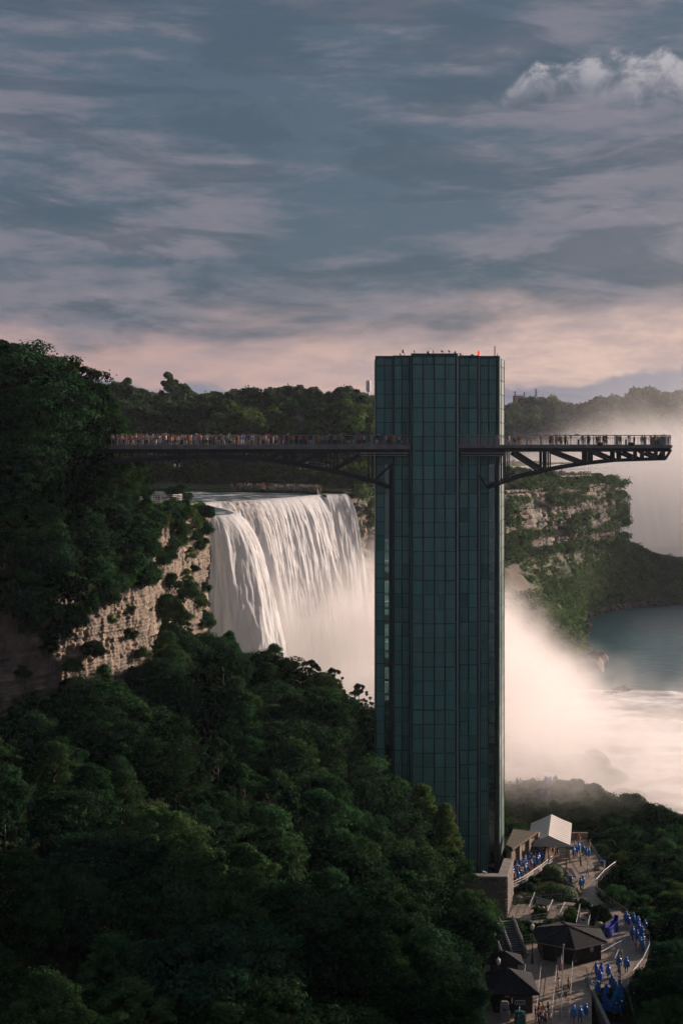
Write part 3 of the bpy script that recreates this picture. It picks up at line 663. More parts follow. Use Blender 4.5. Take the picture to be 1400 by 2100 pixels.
bird_me = MB(); bird_me.lathe((0,0,.12),[(.01,-.02),(.07,.02),(.08,.08),(.06,.14),(.02,.2)],8,sx=1.7,sy=.9); bird_me.lathe((.12,0,.26),[(.01,0),(.045,.03),(.045,.07),(.01,.1)],6); bird_me.beam((.15,0,.31),(.21,0,.3),.02); bird_me.beam((-.1,0,.16),(-.3,0,.1),.06,.02); bird_me.beam((.02,.02,.14),(.02,.02,0),.015); bird_me.beam((.02,-.02,.14),(.02,-.02,0),.015)
bm_ = bird_me.mesh('bird', M['black'], True)
for px, wh in ((821,'by the roof camera, at the west end'),(847,'between roof camera and first vent'),(885,'just right of the first vent'),(903,'midway between the two vents'),(917,'just left of the second vent'),(944,'between second vent and green dome')):
    o = mobj('bird', bm_, None, (TXp(px,203.6), 203.6 if px < 842 or px > 938 else 200.1, ZT+(0.22 if px<842 or px>938 else .39))); o.rotation_euler.z = R.uniform(0,6); o.scale=(1.3,1.3,1.3); tag(o, 'small dark bird on the tower parapet '+wh, 'bird', 'birds perched on the tower roof')

# ------------------------------------------------------------------ walkway and cantilevered deck
YF, YBk = 199.6, 205.4      # near and far edge of the deck
def dp(px, py, Y=YF): return P(px, py, Y)
def zp(py, Y=YF): return (915-py)*Y/F
def rail(parent, xa, xb, Y, name_suffix='', posts=(), wides=(), mid=True, zf=0.0, dense=0.27):
    zt = zp(892.6); zm = zp(897.5); zb = zp(911.8)
    m_ = MB(); m_.beam((xa,Y,zt),(xb,Y,zt),.09,.09); m_.build('handrail', M['steel_grey'], parent)
    m_ = MB(); m_.beam((xa,Y,zm),(xb,Y,zm),.05,.05); m_.beam((xa,Y,zb),(xb,Y,zb),.05,.05); m_.build('mid_rail', M['steel_grey'], parent)
    for x in posts:
        m_ = MB(); m_.box(x-.045,x+.045,Y-.05,Y+.05,zp(916),zt+.02); m_.build('rail_post', M['steel_grey'], parent)
    for x in wides:
        m_ = MB(); m_.box(x-.17,x+.17,Y-.07,Y+.07,zp(917),zt+.05); m_.build('wide_post', M['steel_grey'], parent)
    bal = MB(); n = int(abs(xb-xa)/dense)
    for k in range(1, n): x = xa+(xb-xa)*k/n; bal.box(x-.016,x+.016,Y-.016,Y+.016,zb,zm)
    tag(bal.build('baluster', M['steel_grey'], parent), kind='stuff')
def member(parent, name, a, c, w, ys=(YF+.5, YBk-.5), m='steel'):
    for Y in ys:
        k = Y/YF
        m_ = MB(); m_.beam(Vector((a[0],Y,a[1])), Vector((c[0],Y,c[1])), w, w, up=(0,1,0)); m_.build(name, M[m], parent)
walk = empty('walkway_bridge', (TXp(530,YF), 202.5, 0), 'long crowded steel walkway bridge from the wooded cliff to the tower, on an arched truss', 'bridge')
x0, x1 = TXp(190,YF), TXp(841,YF)
m_ = MB(); m_.box(x0,x1,YF+.05,YBk-.05,zp(919),zp(916.2)); m_.build('deck_slab', M['conc_dark'], walk)
m_ = MB(); m_.box(x0,x1,YF-.06,YF+.05,zp(921),zp(912.3)); m_.build('fascia', M['conc_dark'], walk)
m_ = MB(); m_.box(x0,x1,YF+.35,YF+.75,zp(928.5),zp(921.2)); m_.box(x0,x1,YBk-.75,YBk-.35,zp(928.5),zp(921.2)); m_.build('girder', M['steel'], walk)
bigs = [TXp(p,YF) for p in (288,405.7,523.6,642.6,761.6)]; smalls = [TXp(288+29.5*k,YF) for k in range(-2,19) if k%4 != 0]
rail(walk, TXp(228,YF), x1, YF, posts=smalls, wides=bigs); rail(walk, TXp(228,YBk), x1, YBk, posts=[TXp(p,YBk) for p in range(240,840,60)], dense=.5)
chord = [(200,950),(237,948),(300,944),(357,940.5),(446,938),(534,943),(590,950),(623,957),(680,967),(769,990),(803,1003)]
cw = lambda p: (TXp(p[0],YF), zp(p[1]-2,YF))
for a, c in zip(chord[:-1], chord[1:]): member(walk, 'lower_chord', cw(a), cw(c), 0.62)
for a, c in (((578,927),(541,945)),((668,926),(606,951)),((742,930),(679,966))): member(walk, 'diagonal', (TXp(a[0],YF),zp(a[1])), (TXp(c[0],YF),zp(c[1])), 0.55)
for px, yb, w in ((245,946,.35),(258,946,.2),(272,944,.2),(300,944,.3),(325,942,.2),(360,940,.35),(405,938,.25),(440,938,.35),(475,938,.3),(500,941,.3),(585,950,.8),(600,951,.85),(669.5,964,.22),(677,966,.2),(684.4,968,.2),(691.5,970,.2),(755.5,985,.28),(763,988,.28)):
    m_ = MB(); m_.box(TXp(px,YF)-w/2,TXp(px,YF)+w/2,YF+.4,YF+.7,zp(yb),zp(921)); m_.build('upright', M['steel'], walk)
for px, yb in ((300,944),(405,938),(500,941),(592,950),(677,966),(759,986)):
    m_ = MB(); m_.beam((TXp(px,YF),YF+.7,zp(yb-3)),(TXp(px,YF),YBk-.7,zp(yb-3)),.3); m_.beam((TXp(px,YF),YF+.7,zp(930)),(TXp(px,YF),YBk-.7,zp(930)),.3); m_.build('cross_beam', M['steel'], walk)
m_ = MB(); m_.beam((TXp(560,YF),202,zp(940)),(TXp(690,YF),202,zp(962)),.07); m_.beam((TXp(560,YF),202,zp(934)),(TXp(690,YF),202,zp(956)),.07)
for px in range(568,690,13): m_.beam((TXp(px,YF),202,zp(935+(px-560)*.17)),(TXp(px,YF),202,zp(941+(px-560)*.17)),.06)
m_.build('service_rail', M['steel_grey'], walk)
m_ = MB(); m_.beam((TXp(738,YF),YF+.2,zp(929)),(TXp(836,YF),YF+.2,zp(929)),.14,.14); m_.beam((TXp(738,YF),YF+.2,zp(934)),(TXp(836,YF),YF+.2,zp(934)),.11); m_.build('service_pipe', M['steel_grey'], walk)
member(walk, 'brace', (TXp(768,YF),zp(986)), (TXp(806,YF),zp(951)), .3, ys=(YF+1.6,))
member(walk, 'brace', (TXp(768,YF),zp(988)), (TXp(802,YF),zp(1004)), .3, ys=(YF+1.6,))
m_ = MB(); m_.box(TXp(769,YF),TXp(841,YF),YF+.3,203,zp(936),zp(921.2)); m_.build('bracket', M['steel'], walk)

deck = empty('cantilever_deck', (TXp(1160,YF), 202.5, 0), 'cantilevered viewing deck on a tapering steel truss reaching out right of the tower', 'viewing deck')
x0, x1 = TXp(940,YF), TXp(1378,YF)
m_ = MB(); m_.box(x0,x1,YF+.05,YBk-.05,zp(919),zp(916.2)); m_.build('deck_slab', M['conc_dark'], deck)
m_ = MB(); m_.box(x0,x1,YF-.06,YF+.05,zp(917.5),zp(912.3)); m_.build('fascia', M['conc_dark'], deck)
m_ = MB(); m_.box(x0,TXp(1376,YF),YF+.35,YF+.75,zp(926.5),zp(917.7)); m_.box(x0,TXp(1376,YF),YBk-.75,YBk-.35,zp(926.5),zp(917.7)); m_.build('girder', M['steel'], deck)
m_ = MB(); m_.box(x0,TXp(1032,YF),YF+.3,203,zp(936),zp(917.7)); m_.build('bracket', M['steel'], deck)
rail(deck, x0, TXp(1353,YF), YF, posts=[TXp(p,YF) for p in (944,967,1049,1081,1109,1140,1170,1200,1231,1262,1292,1322)], wides=[TXp(p,YF) for p in (1019,1140,1264)], dense=.27)
rail(deck, TXp(1034,YBk), TXp(1353,YBk), YBk, posts=[TXp(p,YBk) for p in range(1050,1350,30)], dense=.4)
m_ = MB()   # solid balustrade where the deck meets the tower
for k in range(24): x = TXp(946+3.1*k,YF); m_.box(x-.03,x+.03,YF+.05,YF+.1,zp(911.8),zp(894))
tag(m_.build('picket', M['steel_grey'], deck), kind='stuff')
# curved glass end
m_ = MB(); xe = TXp(1353,YF)
for k in range(9):
    t = math.pi*(k/8-0.5); x = xe+1.95*math.cos(t)*1.0; y = (YF+YBk)/2+math.sin(t)*(YBk-YF)/2
    mm = MB(); mm.beam((x,y,zp(917)),(x+.12*math.cos(t),y,zp(892)),.11,.11); mm.build('end_rib', M['steel_grey'], deck)
pts = [(xe+1.95*math.cos(math.pi*(k/16-.5)), (YF+YBk)/2+math.sin(math.pi*(k/16-.5))*(YBk-YF)/2) for k in range(17)]
for zz_, w in ((zp(892.3),.1),(zp(904),.05)):
    for a, c in zip(pts[:-1], pts[1:]): m_.beam((a[0],a[1],zz_),(c[0],c[1],zz_),w)
for a, c in zip(pts[:-1], pts[1:]): m_.add([(a[0],a[1],zp(912)),(c[0],c[1],zp(912)),(c[0],c[1],zp(895)),(a[0],a[1],zp(895)),(a[0]-.05,a[1],zp(912)),(c[0]-.05,c[1],zp(912)),(c[0]-.05,c[1],zp(895)),(a[0]-.05,a[1],zp(895))], [(0,1,2,3),(7,6,5,4),(0,4,5,1),(3,2,6,7)])
m_.prism(pts, zp(918), zp(912.2)); m_.build('rounded_end', M['conc_dark'], deck)
chord = [(1000,1004),(1015.6,998),(1043,988),(1080,977),(1121,967),(1163,959.5),(1205,953),(1261,947),(1316,945),(1365,943.5)]
cr = lambda p: (TXp(p[0],YF), zp(p[1]-2.5,YF))
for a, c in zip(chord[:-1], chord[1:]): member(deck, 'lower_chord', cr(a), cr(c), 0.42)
for a, c, w in (((1057,928),(1116,966),.66),((1138,926),(1203,951),.55),((1222,926),(1262,943),.48),((1277,926),(1312,941),.42),((1325,926),(1358,940),.40),((1377,922),(1365,941.5),.34),((1000,1000),(983,975),.25)):
    member(deck, 'diagonal', (TXp(a[0],YF),zp(a[1])), (TXp(c[0],YF),zp(c[1])), w)
for pa, pb, yb in ((1116,1121.5,966),(1123,1126,966),(1127.5,1130,966),(1205.5,1216.5,951),(1265,1274.6,945),(1313.6,1321.4,943),(1357,1365,942),(1031.5,1033,990),(1036,1037.6,989),(1040,1041.6,987),(1043.4,1045,986)):
    for Y in (YF+.4, YBk-.7):
        m_ = MB(); m_.box(TXp(pa,YF),TXp(pb,YF),Y,Y+.3,zp(yb),zp(925)); m_.build('upright', M['steel'], deck)
for px, yb in ((1122,964),(1210,950),(1269,944),(1317,942)):
    m_ = MB(); m_.beam((TXp(px,YF),YF+.7,zp(yb-1)),(TXp(px,YF),YBk-.7,zp(yb-1)),.25); m_.build('cross_beam', M['steel'], deck)
for py in (929, 934):
    m_ = MB(); m_.beam((TXp(944,YF),YF+.2,zp(py)),(TXp(1045 if py==929 else 1040,YF),YF+.2,zp(py)),.12); m_.build('service_pipe', M['steel_grey'], deck)
# things standing on the deck
tel = MB(); tel.lathe((0,0,0),[(.16,0),(.16,.05),(.06,.1),(.06,1.1),(.1,1.15),(.1,1.25)],8); tel.lathe((0,0,1.25),[(.05,0),(.19,.08),(.21,.18),(.15,.28),(.03,.31)],8,sx=.8,sy=1.3); tel.tube((-.09,-.15,1.42),(-.09,-.34,1.42),.06); tel.tube((.09,-.15,1.42),(.09,-.34,1.42),.06)
tm = tel.mesh('telescope', M['steel_grey'])
for px, w in ((1079.6,'nearest the tower, beside the red post'),(1108,'second from the tower'),(1170,'in the middle of the deck'),(1288,'nearest the rounded deck end')):
    o = mobj('telescope', tm, None, (TXp(px,204.6),204.6,zp(916.2))); o.scale=(1,1,1.05); tag(o, 'grey coin telescope on the viewing deck, '+w, 'telescope', 'coin telescopes along the viewing deck')
m_ = MB(); m_.lathe((0,0,0),[(.11,0),(.11,1.0),(.13,1.02),(.1,1.12),(.02,1.15)],10); o = m_.build('post', M['orange']); o.location=(TXp(1088.5,204),204,zp(916.2)); tag(o,'short red post standing on the viewing deck near the tower','post')
for px, w in ((1186,'in the middle of the viewing deck'),(1283,'beside the telescope nearest the deck end')):
    m_ = MB(); m_.lathe((0,0,0),[(.15,0),(.15,.95),(.17,.98),(.17,1.05),(.04,1.1)],10); o = m_.build('bollard', M['black']); o.location=(TXp(px,204.4),204.4,zp(916.2)); tag(o,'black waste post '+w,'bin','black posts on the viewing deck')
m_ = MB(); m_.beam((0,0,0),(0,0,1.65),.07); m_.box(-.3,.3,-.05,.05,1.62,1.85); o = m_.build('information_panel', M['sign_white']); o.location=(TXp(1182,204.8),204.8,zp(916.2)); tag(o,'small pale information panel on a post on the viewing deck','sign')
for px, w in ((1230,'low dark box fixed outside the deck railing, left one'),(1293,'low dark box fixed outside the deck railing, right one')):
    m_ = MB(); m_.box(-.32,.32,-.3,.0,0,.42); m_.box(-.36,.36,-.33,.0,.42,.47); o = m_.build('floodlight_box', M['steel']); o.location=(TXp(px,YF-.1),YF-.1,zp(914)); tag(o, w, 'floodlight')
# ------------------------------------------------------------------ foliage
def leaves(C, N, size, rg, tone, asp=0.62, jit=0.55):
    """rhombic leaves: C centres, N outward directions"""
    n = len(C); N = N+rg.normal(0, jit, (n, 3)); N /= np.linalg.norm(N, axis=1)[:, None]+1e-9
    t = rg.normal(0, 1, (n, 3)); t -= (t*N).sum(1)[:, None]*N; t /= np.linalg.norm(t, axis=1)[:, None]+1e-9
    bb = np.cross(N, t); s = (size*rg.uniform(0.65, 1.35, n))[:, None]
    V = np.stack([C-t*s/2, C-bb*s*asp/2+N*s*0.08, C+t*s/2, C+bb*s*asp/2+N*s*0.08], 1).reshape(-1, 3)
    return V, np.arange(4*n).reshape(-1, 4), np.repeat(tone, 4)
def unit(n, rg):
    v = rg.normal(0, 1, (n, 3)); return v/np.linalg.norm(v, axis=1)[:, None]
def clump_cloud(cc, cr, per, size, rg, ctone, flat=0.8, up=0.25):
    k = len(cc); idx = np.repeat(np.arange(k), per); n = len(idx)
    d = unit(n, rg); d[:, 2] = np.where((d[:, 2] < -0.25) & (rg.rand(n) < 0.7), -d[:, 2], d[:, 2])
    rad = cr[idx]*(1-0.5*rg.rand(n)**2.2)*(1+0.25*rg.normal(0, 1, n)*(rg.rand(n) < 0.18))
    C = cc[idx]+d*rad[:, None]*np.array([1, 1, flat])
    N = d+np.array([0, 0, up])
    return leaves(C, N, size, rg, np.clip(ctone[idx]+rg.normal(0, 0.16, n), 0, 1))
def crown_mesh(name, seed, w, h, nc, per, size, m, lo=0.18, shape='round', crs=(0.15, 0.25), fill=True):
    rg = np.random.RandomState(seed); flat_ = 0.8
    if shape != 'mound' and per > 200: nc = int(nc*2.1); per = int(per*0.5); crs = (crs[0]*0.45, crs[1]*0.92); flat_ = 0.6
    d = unit(nc, rg)
    t = rg.rand(nc)
    if shape == 'round': rx = w/2; rz = h*(1-lo)/2; cz = h*(1+lo)/2; rad = 0.62+0.38*rg.rand(nc)**0.6; cc = d*rad[:, None]*np.array([rx, rx, rz]); cc[:, 2] += cz
    elif shape == 'oval':
        z = lo+(1-lo)*t; prof = np.sin(np.pi*np.clip((z-lo)/(1-lo), 0.04, 0.97)**0.75)**0.8; a = rg.rand(nc)*6.283; r = (0.45+0.55*rg.rand(nc)**0.5)*prof*w/2
        cc = np.stack([r*np.cos(a), r*np.sin(a), z*h], 1)
    elif shape == 'flame':
        z = lo+(1-lo)*t; prof = (1-((z-lo)/(1-lo)))**0.7+0.05; a = rg.rand(nc)*6.283; r = (0.3+0.7*rg.rand(nc)**0.5)*prof*w/2
        cc = np.stack([r*np.cos(a), r*np.sin(a), z*h], 1)
    elif shape == 'sparse':
        z = lo+(1-lo)*t; prof = 0.35+0.65*np.abs(np.sin(z*7+seed)); a = rg.rand(nc)*6.283; r = (0.3+0.7*rg.rand(nc)**0.5)*prof*w/2
        cc = np.stack([r*np.cos(a), r*np.sin(a), z*h], 1)
    elif shape == 'mound': 
        d[:, 2] = np.abs(d[:, 2]); cc = d*(0.55+0.45*rg.rand(nc)**0.5)[:, None]*np.array([w/2, w/2, h])
    lump = fbm(cc[:, 0]/(w*.22)+seed, cc[:, 2]/(h*.2)+cc[:, 1]/(w*.3), seed, 2)-0.40
    cc[:, 0] *= 1+lump*0.9; cc[:, 1] *= 1+lump*0.9; cc[:, 2] += lump*h*0.16*(shape != 'mound')
    cr = w*(crs[0]+(crs[1]-crs[0])*rg.rand(nc)**1.3)*(0.75 if shape != 'mound' else 1)
    ct = np.clip(0.5+rg.normal(0, 0.2, nc), 0.05, 0.95)
    V, Q, T_ = clump_cloud(cc, cr, per, size, rg, ct, flat=flat_)
    return npmesh(name, V, Q, m, False, T_), cc
def trunk_mesh(name, seed, h, w, cc, bury=6.0, r0=0.32):
    rr_ = random.Random(seed); b = MB(); p = Vector((0,0,-bury)); top = h*0.72; prev = p; r = r0; pts = []
    for k in range(6):
        z = -bury+(top+bury)*(k+1)/6; q = Vector((rr_.uniform(-.3,.3), rr_.uniform(-.3,.3), z)); b.tube(prev, q, r, r*0.82, n=8, cap=False); prev = q; r *= 0.82; pts.append((q, r))
    for c in cc[:: max(1, len(cc)//14)]:
        c = Vector(c); base, br = min(pts, key=lambda t: abs(t[0].z-(c.z-h*0.18))); 
        mid = base.lerp(c, 0.55)+Vector((0,0,-h*0.02)); b.tube(base, mid, br*0.5, br*0.3, n=5, cap=False); b.tube(mid, c, br*0.3, 0.03, n=5, cap=False)
    return b.mesh(name, M['bark'], True)
PROTO = {}
def proto(key, seed, w, h, nc, per, size, m, word, lo=0.18, shape='round', crs=(0.15,0.25), bury=6.0):
    cm_, cc = crown_mesh('crown', seed, w, h, nc, per, size, m, lo, shape, crs); tm_ = trunk_mesh('trunk', seed, h, w, cc, bury, 0.03*h)
    PROTO[key] = (cm_, tm_, w, h, word)
proto('maple', 1, 10, 12, 95, 560, 0.27, M['leaf_dark'], 'dark broad-crowned tree')
proto('ash', 2, 9, 14, 105, 500, 0.26, M['leaf_mid'], 'green ash-like tree', shape='oval')
proto('basswood', 3, 12, 12, 120, 540, 0.30, M['leaf_dark'], 'wide dark leafy tree', crs=(.12,.21))
proto('elm', 4, 9, 15, 110, 380, 0.28, M['leaf_mid'], 'tall loose-crowned tree', shape='oval', crs=(.08,.17))
proto('poplar', 5, 8.4, 16, 120, 300, 0.30, M['leaf_light'], 'pale green feathery tree', shape='flame', lo=0.1, crs=(.10,.2))
proto('maple_b', 6, 10, 11, 90, 540, 0.25, M['leaf_mid'], 'mid green rounded tree', crs=(.13,.25))
proto('snag', 7, 8, 12, 120, 80, 0.34, M['leaf_dark'], 'sparse twiggy tree', shape='oval', lo=.1, crs=(.045,.11))
proto('far_round', 11, 14, 20, 110, 70, 0.95, M['leaf_far'], 'round dark tree', crs=(.08,.2))
proto('far_oval', 12, 11, 21, 95, 65, 0.9, M['leaf_far'], 'tall oval dark tree', shape='oval', crs=(.08,.19))
proto('far_tall', 13, 10, 25, 95, 60, 0.9, M['leaf_far'], 'tall open-topped tree', shape='oval', lo=.25, crs=(.06,.15))
proto('far_light', 14, 10, 13, 70, 80, 0.8, M['leaf_light'], 'brighter green tree', crs=(.16,.26))
proto('vfar', 15, 24, 27, 40, 45, 2.6, M['leaf_far'], 'distant dark tree', crs=(.16,.26))
proto('vfar_b', 16, 18, 24, 34, 45, 2.4, M['leaf_far'], 'distant dark tree', shape='oval', crs=(.16,.26))
def shrub_proto(key, seed, w, h, nc, per, size, m, word):
    cm_, cc = crown_mesh('foliage', seed, w, h, nc, per, size, m, 0, 'mound', (.14,.24)); b = MB(); rr_ = random.Random(seed)
    for c in cc[::4]: b.tube((rr_.uniform(-.2,.2),rr_.uniform(-.2,.2),-1.5), Vector(c)*0.9, .07, .02, n=5, cap=False)
    PROTO[key] = (cm_, b.mesh('stem', M['bark'], True), w, h, word)
shrub_proto('shrub', 21, 5, 2.8, 34, 260, 0.28, M['leaf_mid'], 'dense green shrub')
shrub_proto('shrub_b', 22, 6, 3.2, 40, 250, 0.32, M['leaf_dark'], 'dark spreading shrub')
shrub_proto('shrub_l', 23, 4, 2.6, 26, 260, 0.24, M['leaf_light'], 'bright leafy shrub')
shrub_proto('shrub_far', 24, 7, 4.0, 22, 90, 0.7, M['leaf_far'], 'dark shrub')
SRC = {}
def plant(key, loc, scale, label, group, name=None, cat=None, rz=None, sz=None):
    cm_, tm_, w, h, word = PROTO[key]; rz = R.uniform(0, 6.28) if rz is None else rz
    sc3 = (scale, scale, sz or scale*R.uniform(0.92, 1.1))
    isb = key.startswith('shrub')
    nm = name or ('shrub' if isb else 'tree')
    if (key, nm) not in SRC:
        r = empty(nm, loc, rz=rz, scale=sc3); mobj('foliage' if isb else 'crown', cm_, r); mobj('stem' if isb else 'trunk', tm_, r); SRC[(key, nm)] = r
    else:
        s = SRC[(key, nm)]; r = copy_tree(s, s.children, loc, rz, sc3)
    tag(r, label, cat or ('shrub' if isb else 'tree'), group)
    return r
ORD = ['first','second','third','fourth','fifth','sixth','seventh','eighth','ninth','tenth','eleventh','twelfth','thirteenth','fourteenth','fifteenth','sixteenth','seventeenth','eighteenth','nineteenth']
for t_, tt in (('twentieth','twenty'),('thirtieth','thirty'),('fortieth','forty'),('fiftieth','fifty'),('sixtieth','sixty')): ORD += [t_]+[tt+'-'+o_ for o_ in ORD[:9]]

# explicit trees: key, px of axis, py of top, Y, height, width scale, label
def tree_at(key, px, py, Y, h, label, group, ws=1.0):
    if group == 'trees on top of the cliff at the upper left':
        Yn = float(np.interp(px, [0, 227, 295], [174, 193, 200]))+4+max(0, 1080-py)/400*13+2; h *= max(1, (Yn/Y)**.5); Y = Yn; py += 18 if py < 800 else 0
    cm_, tm_, w, hh, word = PROTO[key]; s = h/hh; top = P(px, py, Y)
    return plant(key, (top.x, Y, top.z-h), s*ws, label, group, sz=s)
gU = 'trees on top of the cliff at the upper left'
for q in (('maple',22,692,168,17,'tallest dark tree at the upper left edge, crown against the pink sky',1.2),
          ('basswood',92,722,172,15,'broad dark tree just right of the tallest one at the upper left',1.0),
          ('elm',150,768,182,15,'narrow spiky-topped tree on the cliff above the left end of the walkway',.7),
          ('ash',205,775,188,13,'dark oval tree standing directly above the left end of the walkway',.9),
          ('maple_b',60,800,160,13,'rounded dark tree on the cliff, under the tallest upper left tree',1.0),
          ('maple',128,850,178,13,'dark tree left of the walkway end, level with the crowd',1.0),
          ('snag',187,835,184,12,'twiggy tree overhanging the left end of the walkway',1.0),
          ('basswood',30,905,158,12,'wide dark tree at the left edge, level with the walkway',1.0),
          ('maple_b',235,940,192,8,'mid green tree just below the left end of the walkway',.9),
          ('ash',285,948,205,9,'brighter green tree under the walkway, above the pale curved railing',.75),
          ('maple',110,940,168,12,'dark tree on the cliff slope, just below the walkway end',1.0),
          ('maple',222,1000,190,9,'dark tree below the walkway, left of the pale curved railing',1.0),
          ('basswood',262,1060,196,9,'dark tree hanging over the cliff corner, beside the lit rock',.9),
          ('maple_b',40,1010,150,10,'mid green tree on the cliff slope at the left edge',1.0),
          ('maple',150,1040,170,10,'dark tree in the middle of the upper cliff slope',1.0),
          ('ash',200,1100,184,8,'oval tree low on the cliff slope, above the grey rock face',1.0),
          ('basswood',80,1090,156,9,'wide dark tree low on the cliff slope, above the grey rock face',1.0),
          ('snag',5,1090,146,9,'twiggy tree low on the cliff slope at the left edge',1.1)):
    tree_at(*q[:5], q[5], gU, q[6])
# smaller growth that clothes the steep slope above the rock face
s_, cx_, cy_, cnx, cny, czt, czr, czb, csw = cl_left
k = 0
for i in range(0, len(s_), 22):
    for f in (0.0, 0.3, 0.6, 0.95):
        if R.random() < 0.12: continue
        j = min(len(s_)-1, max(0, i+R.randint(-5, 5))); d = -1.0-csw[j]*f
        x = cx_[j]+cnx[j]*d+R.uniform(-.7,.7); y = cy_[j]+cny[j]*d+R.uniform(-.7,.7); z = czr[j]+(czt[j]-czr[j])*float(sst(f**0.8))-0.6
        if 25 < s_[j] and y > 225: key = R.choice(['shrub_l','shrub','shrub']); s = R.uniform(.45,.8)
        else: key = R.choice(['shrub','shrub_b','shrub_b']); s = R.uniform(.7,1.35)
        if csw[j] < 4 and f > 0.9: continue
        pxx, pyy = proj((x, y, z))
        if not -60 < pxx < 440 or y > 276: continue
        lab = 'bright shrub on the sunlit headland beside the waterfall, %s from the cliff corner' % ORD[min(29, k % 30)] if y > 225 else 'dark shrub %s above the grey rock face, below the %s cliff tree' % (['right', 'a little', 'halfway', 'high'][int(f*4) if f < .9 else 3], ORD[min(29, int((pxx+60)/18))])
        plant(key, (x, y, z), s, lab, 'shrubs on the headland rock' if y > 225 else 'shrubs on the slope above the grey rock face'); k += 1
# shrubs clinging to the headland face and the corner
CNT = {}
for px, py, Y, s, key in ((322,1062,240,.8,'shrub'),(345,1058,240,.8,'shrub_b'),(366,1060,240,.8,'shrub'),(388,1052,240,.8,'shrub_l'),(355,1085,240,.9,'shrub_b'),(310,1075,240,.8,'shrub_l'),(365,1110,240,.9,'shrub'),(340,1135,240,.8,'shrub_b'),(398,1100,240,.8,'shrub'),(378,1180,240,.8,'shrub_l'),(415,1110,240,.6,'shrub'),(418,1205,240,.6,'shrub_b'),(405,1225,240,.7,'shrub'),(340,1065,252,.9,'shrub_l'),(372,1090,258,.9,'shrub'),(400,1075,266,.9,'shrub_l'),(418,1050,270,.75,'shrub_b'),(412,1085,268,.9,'shrub_b'),(405,1120,268,.7,'shrub'),(350,1115,250,.9,'shrub'),(330,1150,244,.9,'shrub'),(385,1135,262,.8,'shrub_l'),
                          (345,1200,240,1.1,'shrub'),(375,1215,244,1.1,'shrub_b'),(330,1250,232,1.2,'shrub_b'),(400,1240,250,1.1,'shrub'),(365,1265,238,1.1,'shrub'),(335,1310,225,1.3,'shrub_b'),(410,1275,246,1.0,'shrub_b'),(318,1180,236,.8,'shrub_l'),(310,1130,240,.9,'shrub'),(300,1090,238,1.1,'shrub_b'),(395,1165,264,.6,'shrub'),(290,1340,198,.5,'shrub'),(285,1185,200,.8,'shrub_b'),(240,1205,195,.9,'shrub'),(205,1225,191,.8,'shrub_b'),(172,1250,188,.9,'shrub'),(225,1268,193,.5,'shrub_l'),(262,1300,197,.45,'shrub_b'),(135,1275,184,.8,'shrub_b'),(100,1330,180,.5,'shrub'),(35,1250,176,.9,'shrub_b'),(210,1375,190,.45,'shrub'),(272,1385,196,.5,'shrub_b'),(40,1380,176,.5,'shrub'),(150,1370,181,.5,'shrub'),(190,1335,187,.5,'shrub_b'),(120,1300,180,.6,'shrub_b'),(60,1290,172,.5,'shrub'),(255,1250,197,.5,'shrub_b'),(90,1260,176,.8,'shrub_b')):
    if Y > 210: Y = float(np.interp(px, [257, 319, 391, 425], [216, 236, 258, 270]))-2.6; s *= .8
    p = P(px, py+8, Y)
    wp = 'upper' if py < 1130 else 'middle' if py < 1220 else 'lower'; CNT[wp] = CNT.get(wp, -1)+1
    plant(key, p, s, ('shrub clinging to the %s rock of the headland' % wp+', %s towards the falls' % ORD[min(40, int((px-295)/6))]) if Y > 210 else 'small shrub in a crack of the grey rock face, %s from the picture edge' % ORD[int(px/45)], 'shrubs on the headland rock' if Y > 210 else 'shrubs on the grey rock face')

# forest on the talus slope below the cliffs
spots = []
yy = 78.0; row = 0
while yy < 246:
    x = -62.0+R.uniform(0, 4)
    while x < 17:
        X_, Y_ = x+R.uniform(-1.8, 1.8), yy+R.uniform(-2, 2)
        cxl = np.interp(Y_, [137, 174, 200, 216, 236, 258, 270], [-62, -42, -28, -31, -30, -27, -25]) if Y_ > 137 else -62-(137-Y_)*0.55
        tx_lim = 3.0 if Y_ > 196 else (13.0 if Y_ > 150 else 15)
        if X_ > cxl+3.0 and X_ < min(tx_lim, 300*Y_/2900-4.6) and abs(X_/Y_) < 0.30: spots.append((X_, Y_, row))
        x += R.uniform(6.2, 8.0)
    yy += R.uniform(6.6, 8.0); row += 1
def canopy(X, Y):
    c = np.interp(X, [-45, -30, -22, -8, 0, 4.5, 9, 15, 20], [-28, -29.5, -30.5, -36, -40.5, -47, -51.5, -57.5, -60])
    if Y > 225: c -= (Y-225)*0.10
    return c
byrow = {}
for s in spots: byrow.setdefault(s[2], []).append(s)
nrow = len(byrow); FOREST = []
for r_, lst in byrow.items():
    lst.sort()
    for k, (X_, Y_, _) in enumerate(lst):
        top = canopy(X_, Y_)+R.uniform(-2.4, 1.6); g = gh(X_, Y_); h = max(7.0, min(top-g, 17))
        key = R.choice(['maple','basswood','maple_b','ash','maple','snag','elm','ash']) if X_ < 6 else R.choice(['maple','maple_b','basswood'])
        ws = R.uniform(.95, 1.2)
        px, py = proj((X_, Y_, top))
        if py > 2150 or px < -150: continue
        where = ('just below the grey rock face' if py < 1600 and px < 320 else 'under the waterfall mist' if py < 1560 and px < 600 else 'close to the left side of the tower' if px > 600 and py < 1760 else 'beside the stone wall and stairs' if px > 880 else 'along the bottom edge' if py > 1930 else 'in the dark middle of the wooded slope')
        lab = '%s, %s from the left in the %s forest row up from below' % (PROTO[key][4], ORD[k], ORD[r_])
        o = plant(key, (X_, Y_, top-h), h/PROTO[key][3]*ws, lab, 'trees on the wooded gorge slope', sz=h/PROTO[key][3]); FOREST.append(o)
